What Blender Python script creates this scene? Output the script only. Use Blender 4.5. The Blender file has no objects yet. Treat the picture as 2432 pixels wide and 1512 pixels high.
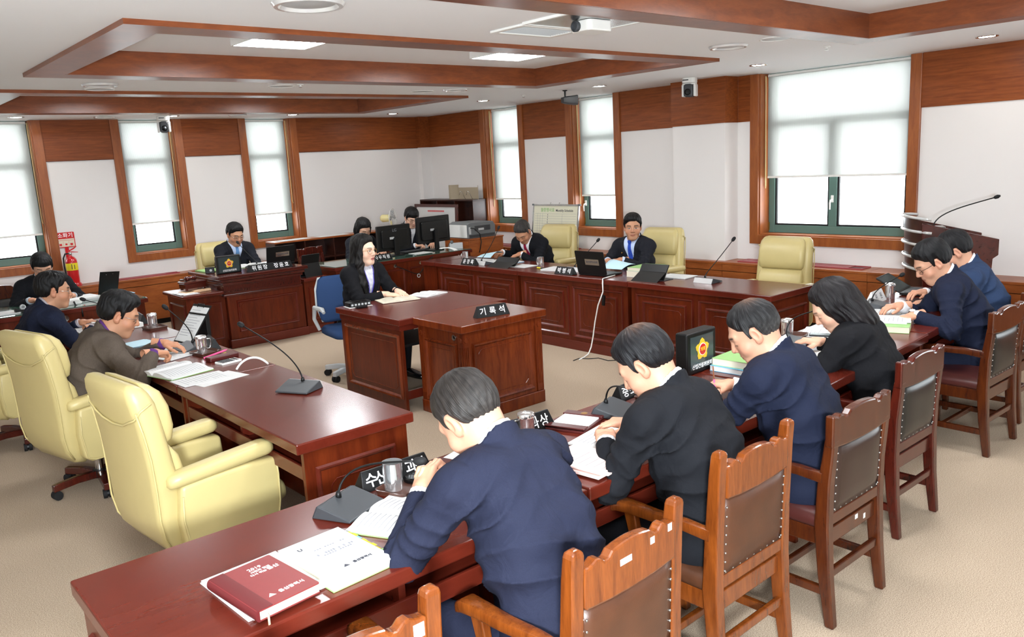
import bpy, math, random
import numpy as np
from mathutils import Vector, Matrix, Euler

C = bpy.context.scene.collection
SC = bpy.context.scene
PI = math.pi
R_ = math.radians

# ------------------------------------------------------------------ camera
cam_d = bpy.data.cameras.new('camera')
cam = bpy.data.objects.new('camera', cam_d)
C.objects.link(cam)
cam_d.sensor_width = 36.0
cam_d.lens = 1932.02 / 2432 * 36.0
cam_d.clip_start = 0.05
_y, _p, _r = R_(49.489), R_(10.986), R_(3.0445)
_f = Vector((math.cos(_y)*math.cos(_p), math.sin(_y)*math.cos(_p), -math.sin(_p)))
_rt = Vector((math.sin(_y), -math.cos(_y), 0))
_dn = _f.cross(_rt)
_r2 = math.cos(_r)*_rt + math.sin(_r)*_dn
_d2 = -math.sin(_r)*_rt + math.cos(_r)*_dn
cam.matrix_world = Matrix(((_r2.x, -_d2.x, -_f.x, 0), (_r2.y, -_d2.y, -_f.y, 0), (_r2.z, -_d2.z, -_f.z, 1.9), (0, 0, 0, 1)))
SC.camera = cam

# ------------------------------------------------------------------ light and exposure
SC.view_settings.view_transform = 'Standard'
SC.view_settings.look = 'None'
SC.view_settings.gamma = 1.0
SC.view_settings.use_curve_mapping = False
SC.view_settings.exposure = 0.17
world = bpy.data.worlds.new('overcast_sky')
SC.world = world
world.use_nodes = True
world.node_tree.nodes['Background'].inputs[0].default_value = (0.90, 0.96, 1.0, 1)
world.node_tree.nodes['Background'].inputs[1].default_value = 9.0
PANEL_POWER = 40.0
DOWNLIGHT_POWER = 110.0

def area_lamp(name, loc, target, size, power, col=(1, 1, 1), sizey=None):
    d = bpy.data.lights.new(name, 'AREA')
    d.energy = power
    d.color = col
    d.size = size
    if sizey:
        d.shape = 'RECTANGLE'
        d.size_y = sizey
    o = bpy.data.objects.new(name, d)
    C.objects.link(o)
    o.location = loc
    v = Vector(target) - Vector(loc)
    o.rotation_euler = v.to_track_quat('-Z', 'Y').to_euler()
    return o

# the photographer's flash, softened by the ceiling behind the camera
area_lamp('flash_bounce', (-0.6, -0.5, 2.45), (4.0, 5.2, 0.9), 1.3, 18, (1, 0.99, 0.98))
area_lamp('flash_upward', (-0.4, -0.5, 1.8), (1.0, 1.2, 2.68), 0.3, 330, (0.86, 0.94, 1))
# ------------------------------------------------------------------ materials
def _nt(name):
    m = bpy.data.materials.new(name)
    m.use_nodes = True
    nt = m.node_tree
    return m, nt, nt.nodes['Principled BSDF']

def _set(b, rough=0.5, spec=0.5, metal=0.0, coat=0.0):
    b.inputs['Roughness'].default_value = rough
    b.inputs['Specular IOR Level'].default_value = spec
    b.inputs['Metallic'].default_value = metal
    b.inputs['Coat Weight'].default_value = coat

def lin(c):
    if isinstance(c, str):
        c = [int(c[i:i+2], 16)/255 for i in (0, 2, 4)]
    return tuple(((x+0.055)/1.055)**2.4 if x > 0.04045 else x/12.92 for x in c)[:3] + (1,)

def plain(name, col, rough=0.5, spec=0.5, metal=0.0, coat=0.0, noise=0.0, nscale=40, bump=0.0, bscale=200):
    m, nt, b = _nt(name)
    _set(b, rough, spec, metal, coat)
    c = lin(col)
    b.inputs['Base Color'].default_value = c
    if noise or bump:
        tc = nt.nodes.new('ShaderNodeTexCoord')
    if noise:
        n = nt.nodes.new('ShaderNodeTexNoise'); n.inputs['Scale'].default_value = nscale; n.inputs['Detail'].default_value = 4
        mx = nt.nodes.new('ShaderNodeMix'); mx.data_type = 'RGBA'
        nt.links.new(tc.outputs['Object'], n.inputs['Vector'])
        nt.links.new(n.outputs['Fac'], mx.inputs['Factor'])
        mx.inputs['A'].default_value = tuple(x*(1-noise) for x in c[:3]) + (1,)
        mx.inputs['B'].default_value = tuple(min(1, x*(1+noise)) for x in c[:3]) + (1,)
        nt.links.new(mx.outputs['Result'], b.inputs['Base Color'])
    if bump:
        n2 = nt.nodes.new('ShaderNodeTexNoise'); n2.inputs['Scale'].default_value = bscale; n2.inputs['Detail'].default_value = 3
        bp = nt.nodes.new('ShaderNodeBump'); bp.inputs['Strength'].default_value = bump; bp.inputs['Distance'].default_value = 0.002
        nt.links.new(tc.outputs['Object'], n2.inputs['Vector'])
        nt.links.new(n2.outputs['Fac'], bp.inputs['Height'])
        nt.links.new(bp.outputs['Normal'], b.inputs['Normal'])
    return m

def wood(name, a, bcol, rough=0.3, coat=0.0, sc=(2.2, 16, 16), spec=0.5, contrast=1.0):
    """grain along the object's local x axis"""
    m, nt, b = _nt(name)
    _set(b, rough, spec, 0, coat)
    b.inputs['Coat Roughness'].default_value = 0.12
    tc = nt.nodes.new('ShaderNodeTexCoord')
    oi = nt.nodes.new('ShaderNodeObjectInfo')
    ad = nt.nodes.new('ShaderNodeVectorMath'); ad.operation = 'ADD'
    mu = nt.nodes.new('ShaderNodeMath'); mu.operation = 'MULTIPLY'; mu.inputs[1].default_value = 7.0
    nt.links.new(oi.outputs['Random'], mu.inputs[0])
    nt.links.new(tc.outputs['Object'], ad.inputs[0]); nt.links.new(mu.outputs[0], ad.inputs[1])
    mp = nt.nodes.new('ShaderNodeMapping'); mp.inputs['Scale'].default_value = sc
    nt.links.new(ad.outputs[0], mp.inputs['Vector'])
    n = nt.nodes.new('ShaderNodeTexNoise'); n.inputs['Scale'].default_value = 1.6; n.inputs['Detail'].default_value = 6; n.inputs['Distortion'].default_value = 0.6
    n2 = nt.nodes.new('ShaderNodeTexNoise'); n2.inputs['Scale'].default_value = 9; n2.inputs['Detail'].default_value = 3
    nt.links.new(mp.outputs[0], n.inputs['Vector']); nt.links.new(mp.outputs[0], n2.inputs['Vector'])
    av = nt.nodes.new('ShaderNodeMath'); av.operation = 'MULTIPLY_ADD'; av.inputs[1].default_value = 0.35
    nt.links.new(n2.outputs['Fac'], av.inputs[0]); nt.links.new(n.outputs['Fac'], av.inputs[2])
    cr = nt.nodes.new('ShaderNodeValToRGB')
    w = 0.22/contrast
    cr.color_ramp.elements[0].position = 0.67-w; cr.color_ramp.elements[1].position = 0.67+w
    cr.color_ramp.elements[0].color = lin(a); cr.color_ramp.elements[1].color = lin(bcol)
    nt.links.new(av.outputs[0], cr.inputs[0])
    nt.links.new(cr.outputs[0], b.inputs['Base Color'])
    return m

def emit(name, col, s):
    m, nt, b = _nt(name)
    b.inputs['Base Color'].default_value = (0.8, 0.8, 0.8, 1)
    b.inputs['Emission Color'].default_value = tuple(col) + (1,)
    b.inputs['Emission Strength'].default_value = s
    return m

def vcol(name, rough=0.5, spec=0.4, bump=0.0, bscale=300, sss=0.0, stretch=None):
    m, nt, b = _nt(name)
    _set(b, rough, spec)
    at = nt.nodes.new('ShaderNodeAttribute'); at.attribute_name = 'Col'
    nt.links.new(at.outputs['Color'], b.inputs['Base Color'])
    if sss:
        b.inputs['Subsurface Weight'].default_value = sss
        b.inputs['Subsurface Radius'].default_value = (0.01, 0.004, 0.002)
        b.inputs['Subsurface Scale'].default_value = 0.6
    if bump:
        tc = nt.nodes.new('ShaderNodeTexCoord')
        n = nt.nodes.new('ShaderNodeTexNoise'); n.inputs['Scale'].default_value = bscale; n.inputs['Detail'].default_value = 2
        mp = nt.nodes.new('ShaderNodeMapping')
        if stretch: mp.inputs['Scale'].default_value = stretch
        nt.links.new(tc.outputs['Object'], mp.inputs['Vector']); nt.links.new(mp.outputs[0], n.inputs['Vector'])
        bp = nt.nodes.new('ShaderNodeBump'); bp.inputs['Strength'].default_value = bump; bp.inputs['Distance'].default_value = 0.003
        nt.links.new(n.outputs['Fac'], bp.inputs['Height']); nt.links.new(bp.outputs['Normal'], b.inputs['Normal'])
    return m

def cloth(name, col, rough=0.85, noise=0.25, weave=1200):
    m, nt, b = _nt(name)
    _set(b, rough, 0.15)
    c = lin(col)
    tc = nt.nodes.new('ShaderNodeTexCoord')
    n = nt.nodes.new('ShaderNodeTexNoise'); n.inputs['Scale'].default_value = weave/4; n.inputs['Detail'].default_value = 2
    n3 = nt.nodes.new('ShaderNodeTexNoise'); n3.inputs['Scale'].default_value = 14; n3.inputs['Detail'].default_value = 3; n3.inputs['Distortion'].default_value = 1.2
    mx = nt.nodes.new('ShaderNodeMix'); mx.data_type = 'RGBA'
    nt.links.new(tc.outputs['Object'], n.inputs['Vector']); nt.links.new(tc.outputs['Object'], n3.inputs['Vector'])
    nt.links.new(n.outputs['Fac'], mx.inputs['Factor'])
    mx.inputs['A'].default_value = tuple(x*(1-noise) for x in c[:3]) + (1,)
    mx.inputs['B'].default_value = tuple(min(1, x*(1+noise)) for x in c[:3]) + (1,)
    nt.links.new(mx.outputs['Result'], b.inputs['Base Color'])
    bp = nt.nodes.new('ShaderNodeBump'); bp.inputs['Strength'].default_value = 0.5; bp.inputs['Distance'].default_value = 0.012
    nt.links.new(n3.outputs['Fac'], bp.inputs['Height']); nt.links.new(bp.outputs['Normal'], b.inputs['Normal'])
    return m

M = {}
M['wall_wood'] = wood('wall_panel_wood', '6f3413', '8c4a1e', 0.42, 0, (2, 14, 30), 0.3)
M['wall_wood_b'] = wood('wall_panel_wood_side', '6f3413', '8c4a1e', 0.42, 0, (14, 2, 30), 0.3)
M['casing'] = wood('casing_wood', '81421c', '9c5828', 0.35, 0, (14, 14, 2))
M['coffer'] = wood('coffer_wood', '6b3418', '864722', 0.3, 0, (3, 3, 14))
M['ledge'] = wood('ledge_wood', '86431c', 'a25a2a', 0.35, 0, (3, 3, 16))
M['desk'] = wood('desk_wood', '50190e', '602216', 0.25, 0.15, (1.2, 7, 7), 0.35, 0.6)
M['desk2'] = wood('lectern_desk_wood', '541e0b', '723113', 0.24, 0.15, (14, 14, 2.0), 0.3)
M['desk_dark'] = wood('dark_desk_wood', '38100a', '4e180e', 0.2, 0.3, (2.0, 14, 14))
M['desk_panel'] = wood('desk_panel_wood', '481608', '61250e', 0.3, 0.05, (14, 14, 2.0), 0.25)
M['chairwood'] = wood('chair_wood_orange', '5a290c', '7f4116', 0.2, 0.4, (20, 20, 3))
M['chairwood_dk'] = wood('chair_wood_dark', '36140a', '54260d', 0.22, 0.35, (20, 20, 3))
M['chairwood_red'] = wood('chair_wood_red', '360f09', '501a0f', 0.22, 0.35, (20, 20, 3))
M['book_dark'] = wood('bookcase_wood', '2c130c', '3f1d13', 0.35, 0, (3, 14, 14))
M['wallpaper'] = plain('wallpaper', 'e2dedb', 0.8, 0.2, bump=0.15, bscale=90)
M['paint'] = plain('ceiling_paint', 'f6f8fa', 0.85, 0.2)
M['leather'] = plain('cream_leather', 'c3b27a', 0.38, 0.45, noise=0.05, nscale=9, bump=0.12, bscale=500)
M['leather_br'] = plain('brown_leather', '492a19', 0.4, 0.5, noise=0.35, nscale=14, bump=0.15, bscale=300)
M['leather_rd'] = plain('maroon_leather', '47201c', 0.35, 0.5, noise=0.15, nscale=20)
M['leather_bk'] = plain('black_leather', '24221f', 0.33, 0.5, noise=0.1, nscale=20)
M['leather_db'] = plain('dark_brown_leather', '30211b', 0.33, 0.5, noise=0.15, nscale=20)
M['black'] = plain('black_plastic', '0e0e0e', 0.42, 0.3)
M['black_gl'] = plain('glossy_black', '0c0c0d', 0.18, 0.5)
M['plate_black'] = plain('plate_black', '0e0e0f', 0.4, 0.25)
M['rubber'] = plain('black_rubber', '1b1b1c', 0.7, 0.3)
M['grey'] = plain('grey_plastic', '6b6e70', 0.5, 0.4)
M['dgrey'] = plain('dark_grey_plastic', '3b3d40', 0.45, 0.4)
M['lgrey'] = plain('light_grey_plastic', 'b9bbbb', 0.45, 0.4)
M['white'] = plain('white_plastic', 'e6e5e0', 0.45, 0.4)
M['cream'] = plain('cream_plastic', 'e8dca0', 0.4, 0.4)
M['chrome'] = plain('chrome', 'd8d8d8', 0.08, 0.5, metal=1.0)
M['cupsteel'] = plain('polished_steel', 'ececec', 0.14, 0.5, metal=0.9)
M['rim'] = plain('clear_glass_rim', 'e4e4e2', 0.12, 0.6, metal=0.3)
M['steel'] = plain('brushed_steel', 'b5b5b3', 0.25, 0.5, metal=1.0)
M['silver'] = plain('satin_silver', 'cfcfcd', 0.25, 0.6, metal=0.25)
M['brass'] = plain('brass', 'b08a4a', 0.3, 0.5, metal=1.0)
M['paper'] = plain('paper', 'd2d2d0', 0.8, 0.2)
M['paper_y'] = plain('cream_paper', 'd8d0bb', 0.8, 0.2)
M['paper_b'] = plain('pale_blue_paper', 'b9d6e0', 0.8, 0.2)
M['paper_p'] = plain('pink_paper', 'edcdc4', 0.8, 0.2)
M['ink'] = plain('ink', '4a4a50', 0.8, 0.1)
M['ink_lt'] = plain('faint_ink', '8a8a90', 0.8, 0.1)
M['letter'] = plain('white_lettering', 'f2f2f2', 0.5, 0.3)
M['red'] = plain('red_paint', 'c4161c', 0.25, 0.5, coat=0.4)
M['redsign'] = plain('red_print', 'c42020', 0.4, 0.4)
M['yellow'] = plain('yellow_print', 'ecd92e', 0.5, 0.3)
M['gold'] = plain('gold_print', 'eab62a', 0.4, 0.4)
M['green'] = plain('green_cover', '8fb873', 0.5, 0.3)
M['blue'] = plain('blue_cover', '6fb2d2', 0.5, 0.3)
M['navyfab'] = plain('blue_fabric', '2f4468', 0.9, 0.1)
M['maroon_book'] = plain('maroon_bookcover', '7a2f2f', 0.45, 0.4, noise=0.06, nscale=60)
M['maroon_dk'] = plain('maroon_spine', '5e1f21', 0.45, 0.4)
M['maroon_pl'] = plain('maroon_plastic', '9a4448', 0.4, 0.4)
M['folder'] = plain('burgundy_folder', '4b1a18', 0.3, 0.5)
M['tray'] = plain('brown_tray', '4a2c22', 0.3, 0.5, coat=0.3)
M['green_frame'] = plain('green_window_frame', '5a776e', 0.4, 0.4)
M['cardboard'] = plain('cardboard', 'a89a84', 0.8, 0.2)
M['wtboard'] = plain('whiteboard', 'dedcc4', 0.3, 0.4)
M['pink'] = plain('pink_marker', 'e0508a', 0.4, 0.4)
M['purple'] = plain('purple_marker', '4b3fa8', 0.4, 0.4)
M['felt'] = plain('peach_cloth', 'dcb894', 0.9, 0.1)
M['desk_glass'] = plain('desk_glass', '3f5a4c', 0.06, 0.6, coat=0.6)
M['lcd'] = plain('dark_screen', '3a4444', 0.15, 0.5)
M['panel_on'] = emit('light_panel', (0.94, 0.97, 1.0), PANEL_POWER)
M['down_on'] = emit('downlight_lens', (1.0, 0.97, 0.92), DOWNLIGHT_POWER)
M['screen_em'] = emit('backlit_logo', (0.9, 0.3, 0.05), 0.2)
M['lettersilver'] = plain('silver_print', 'cbbfbb', 0.35, 0.5)

def _carpet():
    m, nt, b = _nt('carpet')
    _set(b, 0.95, 0.1)
    tc = nt.nodes.new('ShaderNodeTexCoord')
    n = nt.nodes.new('ShaderNodeTexNoise'); n.inputs['Scale'].default_value = 240; n.inputs['Detail'].default_value = 3
    n2 = nt.nodes.new('ShaderNodeTexNoise'); n2.inputs['Scale'].default_value = 1.1; n2.inputs['Detail'].default_value = 3
    cr = nt.nodes.new('ShaderNodeValToRGB')
    cr.color_ramp.elements[0].position = 0.37; cr.color_ramp.elements[1].position = 0.63
    cr.color_ramp.elements[0].color = lin('94816f'); cr.color_ramp.elements[1].color = lin('c5b29b')
    nt.links.new(tc.outputs['Object'], n.inputs['Vector']); nt.links.new(tc.outputs['Object'], n2.inputs['Vector'])
    nt.links.new(n.outputs['Fac'], cr.inputs[0])
    mx = nt.nodes.new('ShaderNodeMix'); mx.data_type = 'RGBA'; mx.blend_type = 'MULTIPLY'
    mx.inputs['Factor'].default_value = 0.25
    nt.links.new(cr.outputs[0], mx.inputs['A']); nt.links.new(n2.outputs['Color'], mx.inputs['B'])
    mx2 = nt.nodes.new('ShaderNodeMix'); mx2.data_type = 'RGBA'; mx2.inputs['Factor'].default_value = 0.0
    nt.links.new(cr.outputs[0], mx2.inputs['A']); nt.links.new(mx.outputs['Result'], mx2.inputs['B'])
    nt.links.new(mx2.outputs['Result'], b.inputs['Base Color'])
    bp = nt.nodes.new('ShaderNodeBump'); bp.inputs['Strength'].default_value = 0.6; bp.inputs['Distance'].default_value = 0.004
    nt.links.new(n.outputs['Fac'], bp.inputs['Height']); nt.links.new(bp.outputs['Normal'], b.inputs['Normal'])
    return m
M['carpet'] = _carpet()

def _glass():
    m, nt, b = _nt('window_glass')
    out = nt.nodes['Material Output']
    tr = nt.nodes.new('ShaderNodeBsdfTransparent'); tr.inputs[0].default_value = (0.96, 0.97, 0.97, 1)
    gl = nt.nodes.new('ShaderNodeBsdfGlossy'); gl.inputs['Roughness'].default_value = 0.03
    fr = nt.nodes.new('ShaderNodeFresnel'); fr.inputs[0].default_value = 1.45
    mx = nt.nodes.new('ShaderNodeMixShader')
    ge = nt.nodes.new('ShaderNodeNewGeometry'); iv = nt.nodes.new('ShaderNodeMath'); iv.operation = 'SUBTRACT'; iv.inputs[0].default_value = 1.0
    fm = nt.nodes.new('ShaderNodeMath'); fm.operation = 'MULTIPLY'
    nt.links.new(ge.outputs['Backfacing'], iv.inputs[1]); nt.links.new(iv.outputs[0], fm.inputs[0]); nt.links.new(fr.outputs[0], fm.inputs[1])
    nt.links.new(fm.outputs[0], mx.inputs[0]); nt.links.new(tr.outputs[0], mx.inputs[1]); nt.links.new(gl.outputs[0], mx.inputs[2])
    nt.links.new(mx.outputs[0], out.inputs['Surface'])
    return m
M['glass'] = _glass()

def _blind():
    m, nt, b = _nt('blind_fabric')
    out = nt.nodes['Material Output']
    tc = nt.nodes.new('ShaderNodeTexCoord')
    wv = nt.nodes.new('ShaderNodeTexWave'); wv.inputs['Scale'].default_value = 26; wv.bands_direction = 'X'
    nt.links.new(tc.outputs['Object'], wv.inputs['Vector'])
    mxc = nt.nodes.new('ShaderNodeMix'); mxc.data_type = 'RGBA'
    mxc.inputs['A'].default_value = (0.41, 0.41, 0.39, 1); mxc.inputs['B'].default_value = (0.50, 0.50, 0.475, 1)
    nt.links.new(wv.outputs['Fac'], mxc.inputs['Factor'])
    tl = nt.nodes.new('ShaderNodeBsdfTranslucent'); df = nt.nodes.new('ShaderNodeBsdfDiffuse'); tr = nt.nodes.new('ShaderNodeBsdfTransparent')
    nt.links.new(mxc.outputs['Result'], tl.inputs[0]); nt.links.new(mxc.outputs['Result'], df.inputs[0])
    a = nt.nodes.new('ShaderNodeMixShader'); a.inputs[0].default_value = 0.62
    nt.links.new(df.outputs[0], a.inputs[1]); nt.links.new(tl.outputs[0], a.inputs[2])
    c = nt.nodes.new('ShaderNodeMixShader'); c.inputs[0].default_value = 0.13
    nt.links.new(a.outputs[0], c.inputs[1]); nt.links.new(tr.outputs[0], c.inputs[2])
    nt.links.new(c.outputs[0], out.inputs['Surface'])
    return m
M['blind'] = _blind()

# ------------------------------------------------------------------ mesh helpers
class MB:
    def __init__(self, T=None):
        self.v = []; self.f = []; self.T = T
    def add(self, vs, fs):
        n = len(self.v)
        if self.T is not None:
            vs = [self.T @ Vector(p) for p in vs]
        self.v += [tuple(p) for p in vs]
        self.f += [tuple(i+n for i in q) for q in fs]
        return self
    def box(self, x0, x1, y0, y1, z0, z1):
        vs = [(x, y, z) for z in (z0, z1) for y in (y0, y1) for x in (x0, x1)]
        return self.add(vs, [(0, 2, 3, 1), (4, 5, 7, 6), (0, 1, 5, 4), (2, 6, 7, 3), (0, 4, 6, 2), (1, 3, 7, 5)])
    def cbox(self, c, s, rot=(0, 0, 0)):
        m = Matrix.Translation(c) @ Euler(rot).to_matrix().to_4x4()
        vs = [m @ Vector((x*s[0]/2, y*s[1]/2, z*s[2]/2)) for z in (-1, 1) for y in (-1, 1) for x in (-1, 1)]
        return self.add(vs, [(0, 2, 3, 1), (4, 5, 7, 6), (0, 1, 5, 4), (2, 6, 7, 3), (0, 4, 6, 2), (1, 3, 7, 5)])
    def prism(self, pts, axis, a, b):
        """2-D outline (counter-clockwise) extruded along an axis: x -> (y,z), y -> (x,z), z -> (x,y)"""
        def P(p, t):
            return (t, p[0], p[1]) if axis == 'x' else (p[0], t, p[1]) if axis == 'y' else (p[0], p[1], t)
        n = len(pts)
        vs = [P(p, a) for p in pts] + [P(p, b) for p in pts]
        fs = [tuple(range(n-1, -1, -1)), tuple(range(n, 2*n))] + [(i, (i+1) % n, n+(i+1) % n, n+i) for i in range(n)]
        if axis == 'y':
            fs = [q[::-1] for q in fs]
        return self.add(vs, fs)
    def tube(self, path, r, n=8, flat=1.0):
        path = [Vector(p) for p in path]
        m = len(path)
        rr = r if isinstance(r, (list, tuple)) else [r]*m
        up = None; rings = []
        for i, p in enumerate(path):
            t = (path[min(i+1, m-1)] - path[max(i-1, 0)]).normalized()
            if up is None:
                up = Vector((0, 0, 1)) if abs(t.z) < 0.9 else Vector((1, 0, 0))
            s = t.cross(up).normalized(); u = s.cross(t).normalized(); up = u
            rings.append([p + rr[i]*(math.cos(2*PI*k/n)*s + flat*math.sin(2*PI*k/n)*u) for k in range(n)])
        return self.loft(rings)
    def loft(self, rings, caps=True):
        n = len(rings[0]); vs = [p for q in rings for p in q]; fs = []
        for i in range(len(rings)-1):
            for k in range(n):
                a = i*n+k; b = i*n+(k+1) % n
                fs.append((a, b, b+n, a+n))
        if caps:
            fs.append(tuple(range(n-1, -1, -1)))
            fs.append(tuple(range((len(rings)-1)*n, len(rings)*n)))
        return self.add(vs, fs)
    def lathe(self, prof, n=20, c=(0, 0, 0), caps=True):
        rings = [[(c[0]+r*math.cos(2*PI*k/n), c[1]+r*math.sin(2*PI*k/n), c[2]+z) for k in range(n)] for r, z in prof]
        return self.loft(rings, caps)
    def sphere(self, c, r, n=12, m=8, sz=None):
        rx, ry, rz = (r, r, r) if sz is None else sz
        rings = []
        for j in range(m+1):
            a = -PI/2 + PI*j/m
            q = max(math.cos(a), 0.02)
            rings.append([(c[0]+rx*q*math.cos(2*PI*k/n), c[1]+ry*q*math.sin(2*PI*k/n), c[2]+rz*math.sin(a)) for k in range(n)])
        return self.loft(rings)
    def sheet(self, fn, nu, nv, th=0.0015):
        """a bent sheet z = fn(u,v)->(x,y,z), given a small thickness"""
        top = [fn(i/nu, j/nv) for j in range(nv+1) for i in range(nu+1)]
        bot = [(p[0], p[1], p[2]-th) for p in top]
        N = len(top); w = nu+1; fs = []
        for j in range(nv):
            for i in range(nu):
                a = j*w+i
                fs.append((a, a+1, a+w+1, a+w)); fs.append((N+a, N+a+w, N+a+w+1, N+a+1))
        edge = [i for i in range(nu+1)] + [j*w+nu for j in range(1, nv+1)] + [nv*w+i for i in range(nu-1, -1, -1)] + [j*w for j in range(nv-1, 0, -1)]
        for k in range(len(edge)):
            a, b = edge[k], edge[(k+1) % len(edge)]
            fs.append((a, N+a, N+b, b))
        return self.add(top+bot, fs)

def link(name, me, parent=None, loc=None, rot=None):
    o = bpy.data.objects.new(name, me)
    C.objects.link(o)
    if parent is not None: o.parent = parent
    if loc is not None: o.location = loc
    if rot is not None: o.rotation_euler = rot
    return o

def part(name, mb, mat, parent=None, bevel=0.0, seg=2, smooth=False, loc=None, rot=None, label=None, angle=40):
    me = bpy.data.meshes.new(name)
    me.from_pydata(mb.v, [], mb.f)
    me.materials.append(mat if not isinstance(mat, str) else M[mat])
    if smooth:
        me.polygons.foreach_set('use_smooth', [True]*len(me.polygons))
        if smooth != 'all':
            me.set_sharp_from_angle(angle=R_(angle))
    o = link(name, me, parent, loc, rot)
    if bevel:
        b = o.modifiers.new('bevel', 'BEVEL'); b.width = bevel; b.segments = seg; b.limit_method = 'ANGLE'; b.angle_limit = R_(35)
    if label: o['label'] = label
    return o

def thing(name, label, cat, loc=(0, 0, 0), rz=0.0, group=None):
    o = bpy.data.objects.new(name, None)
    o.empty_display_size = 0.1
    C.objects.link(o)
    o.location = loc; o.rotation_euler = (0, 0, rz)
    o['label'] = label; o['category'] = cat
    if group: o['group'] = group
    return o

def tag(o, label, cat, group=None):
    o['label'] = label; o['category'] = cat
    if group: o['group'] = group
    return o

def struct(name, mb, mat, parent=None, **k):
    o = part(name, mb, mat, parent, **k)
    if parent is None: o['kind'] = 'structure'
    return o

def copy_tree(o, parent=None):
    c = o.copy(); C.objects.link(c)
    if parent is not None: c.parent = parent
    for ch in list(o.children): copy_tree(ch, c)
    return c

_TXT = {}
def text_mesh(s, size, depth=0.0006, mono=False):
    key = (s, size, depth)
    if key not in _TXT:
        cu = bpy.data.curves.new('lettering', 'FONT')
        cu.body = s; cu.size = size; cu.extrude = depth; cu.align_x = 'CENTER'; cu.align_y = 'CENTER'; cu.resolution_u = 2
        cu.offset = size*0.012
        ob = bpy.data.objects.new('lettering', cu); C.objects.link(ob)
        bpy.context.view_layer.update()
        me = bpy.data.meshes.new_from_object(ob)
        bpy.data.objects.remove(ob); bpy.data.curves.remove(cu)
        _TXT[key] = me
    return _TXT[key].copy()

def lettering(s, size, mat, parent, Mx, name='lettering'):
    me = text_mesh(s, size)
    me.transform(Mx)
    me.materials.clear(); me.materials.append(M[mat])
    return link(name, me, parent)

def face_mx(origin, xdir, ydir):
    """matrix placing text so that it reads along xdir with its top towards ydir"""
    x = Vector(xdir).normalized(); y = Vector(ydir); y = (y - x*y.dot(x)).normalized(); z = x.cross(y)
    return Matrix(((x.x, y.x, z.x, origin[0]), (x.y, y.y, z.y, origin[1]), (x.z, y.z, z.z, origin[2]), (0, 0, 0, 1)))

def rrect(w, h, r, n=4):
    """rounded rectangle outline, counter-clockwise, centred"""
    pts = []
    for cx, cy, a0 in ((w/2-r, h/2-r, 0), (-w/2+r, h/2-r, 90), (-w/2+r, -h/2+r, 180), (w/2-r, -h/2+r, 270)):
        for k in range(n+1):
            a = R_(a0+90*k/n)
            pts.append((cx+r*math.cos(a), cy+r*math.sin(a)))
    return pts
# ------------------------------------------------------------------ the room
CZ = 2.685           # ceiling height
YA, XB = 11.48, 8.13  # the two window walls
X0, Y0 = -1.9, -2.4   # the two walls behind the camera

struct('floor', MB().box(X0-.3, XB+.3, Y0-.3, YA+.3, -0.1, 0), 'carpet')
COFFERS = [(1.35, 6.32, 4.40, 6.77), (1.35, 6.25, 7.90, 10.30), (1.35, 6.50, 0.93, 3.27)]
FW = 0.22
ce = MB()
xs = [X0-.3, 1.57, 'R', XB+.3]
yc = Y0-.3
for (x0, x1, y0, y1) in sorted(COFFERS, key=lambda c: c[2]):
    ce.box(X0-.3, XB+.3, yc, y0+FW, CZ, CZ+.08)
    ce.box(X0-.3, x0+FW, y0+FW, y1-FW, CZ, CZ+.08)
    ce.box(x1-FW, XB+.3, y0+FW, y1-FW, CZ, CZ+.08)
    ce.box(x0+FW, x1-FW, y0+FW, y1-FW, CZ+.15, CZ+.2)
    yc = y1-FW
ce.box(X0-.3, XB+.3, yc, YA+.3, CZ, CZ+.08)
ceiling = struct('ceiling', ce, 'paint')
for (x0, x1, y0, y1) in COFFERS:
    a, b, c, d = x0, x1, y0, y1
    root = thing('coffer_frame', 'x', 'frame')
    del root['label']; del root['category']; root.name = 'trim_%d' % (1+COFFERS.index((x0, x1, y0, y1))); root['kind'] = 'structure'
    z0, z1 = CZ-.028, CZ
    w = FW
    for pts in (((a, c), (b, c), (b-w, c+w), (a+w, c+w)), ((b, c), (b, d), (b-w, d-w), (b-w, c+w)),
                ((b, d), (a, d), (a+w, d-w), (b-w, d-w)), ((a, d), (a, c), (a+w, c+w), (a+w, d-w))):
        part('flange_board', MB().prism(pts, 'z', z0, z1), 'coffer', root)
    i0, i1, j0, j1 = a+w, b-w, c+w, d-w
    t = .012
    for bx in ((i0, i0+t, j0, j1), (i1-t, i1, j0, j1), (i0+t, i1-t, j0, j0+t), (i0+t, i1-t, j1-t, j1)):
        part('recess_board', MB().box(*bx, z0+.001, CZ+.15), 'coffer', root)

# ---- window wall on the left (faces -y) and its windows
WA = [(0.95, 2.28), (3.28, 3.975), (4.985, 5.665)]          # clear openings in x
SILL = 0.93
def wall_with_openings(openings, lo, hi, f):
    segs = []; x = lo
    for a, b in openings:
        segs.append((x, a)); x = b
    segs.append((x, hi))
    mb = MB()
    for a, b in segs: f(mb, a, b, 0, CZ+.02)
    for a, b in openings: f(mb, a, b, 0, SILL)
    return mb, segs
mbA, segA = wall_with_openings(WA, X0-.3, XB+.3, lambda m, a, b, z0, z1: m.box(a, b, YA, YA+.24, z0, z1))
wallA = struct('wall_left', mbA, 'wallpaper')
WB = [(-1.2, 0.6), (3.515, 5.14), (7.265, 8.04), (9.13, 9.915)]         # clear openings in y
mbB, segB = wall_with_openings(WB, Y0-.3, YA+.3, lambda m, a, b, z0, z1: m.box(XB, XB+.26, a, b, z0, z1))
wallB = struct('wall_right', mbB, 'wallpaper')
part('pilaster', MB().box(7.88, XB+.01, 5.42, 6.14, 0, CZ), 'wallpaper', wallB)
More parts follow.
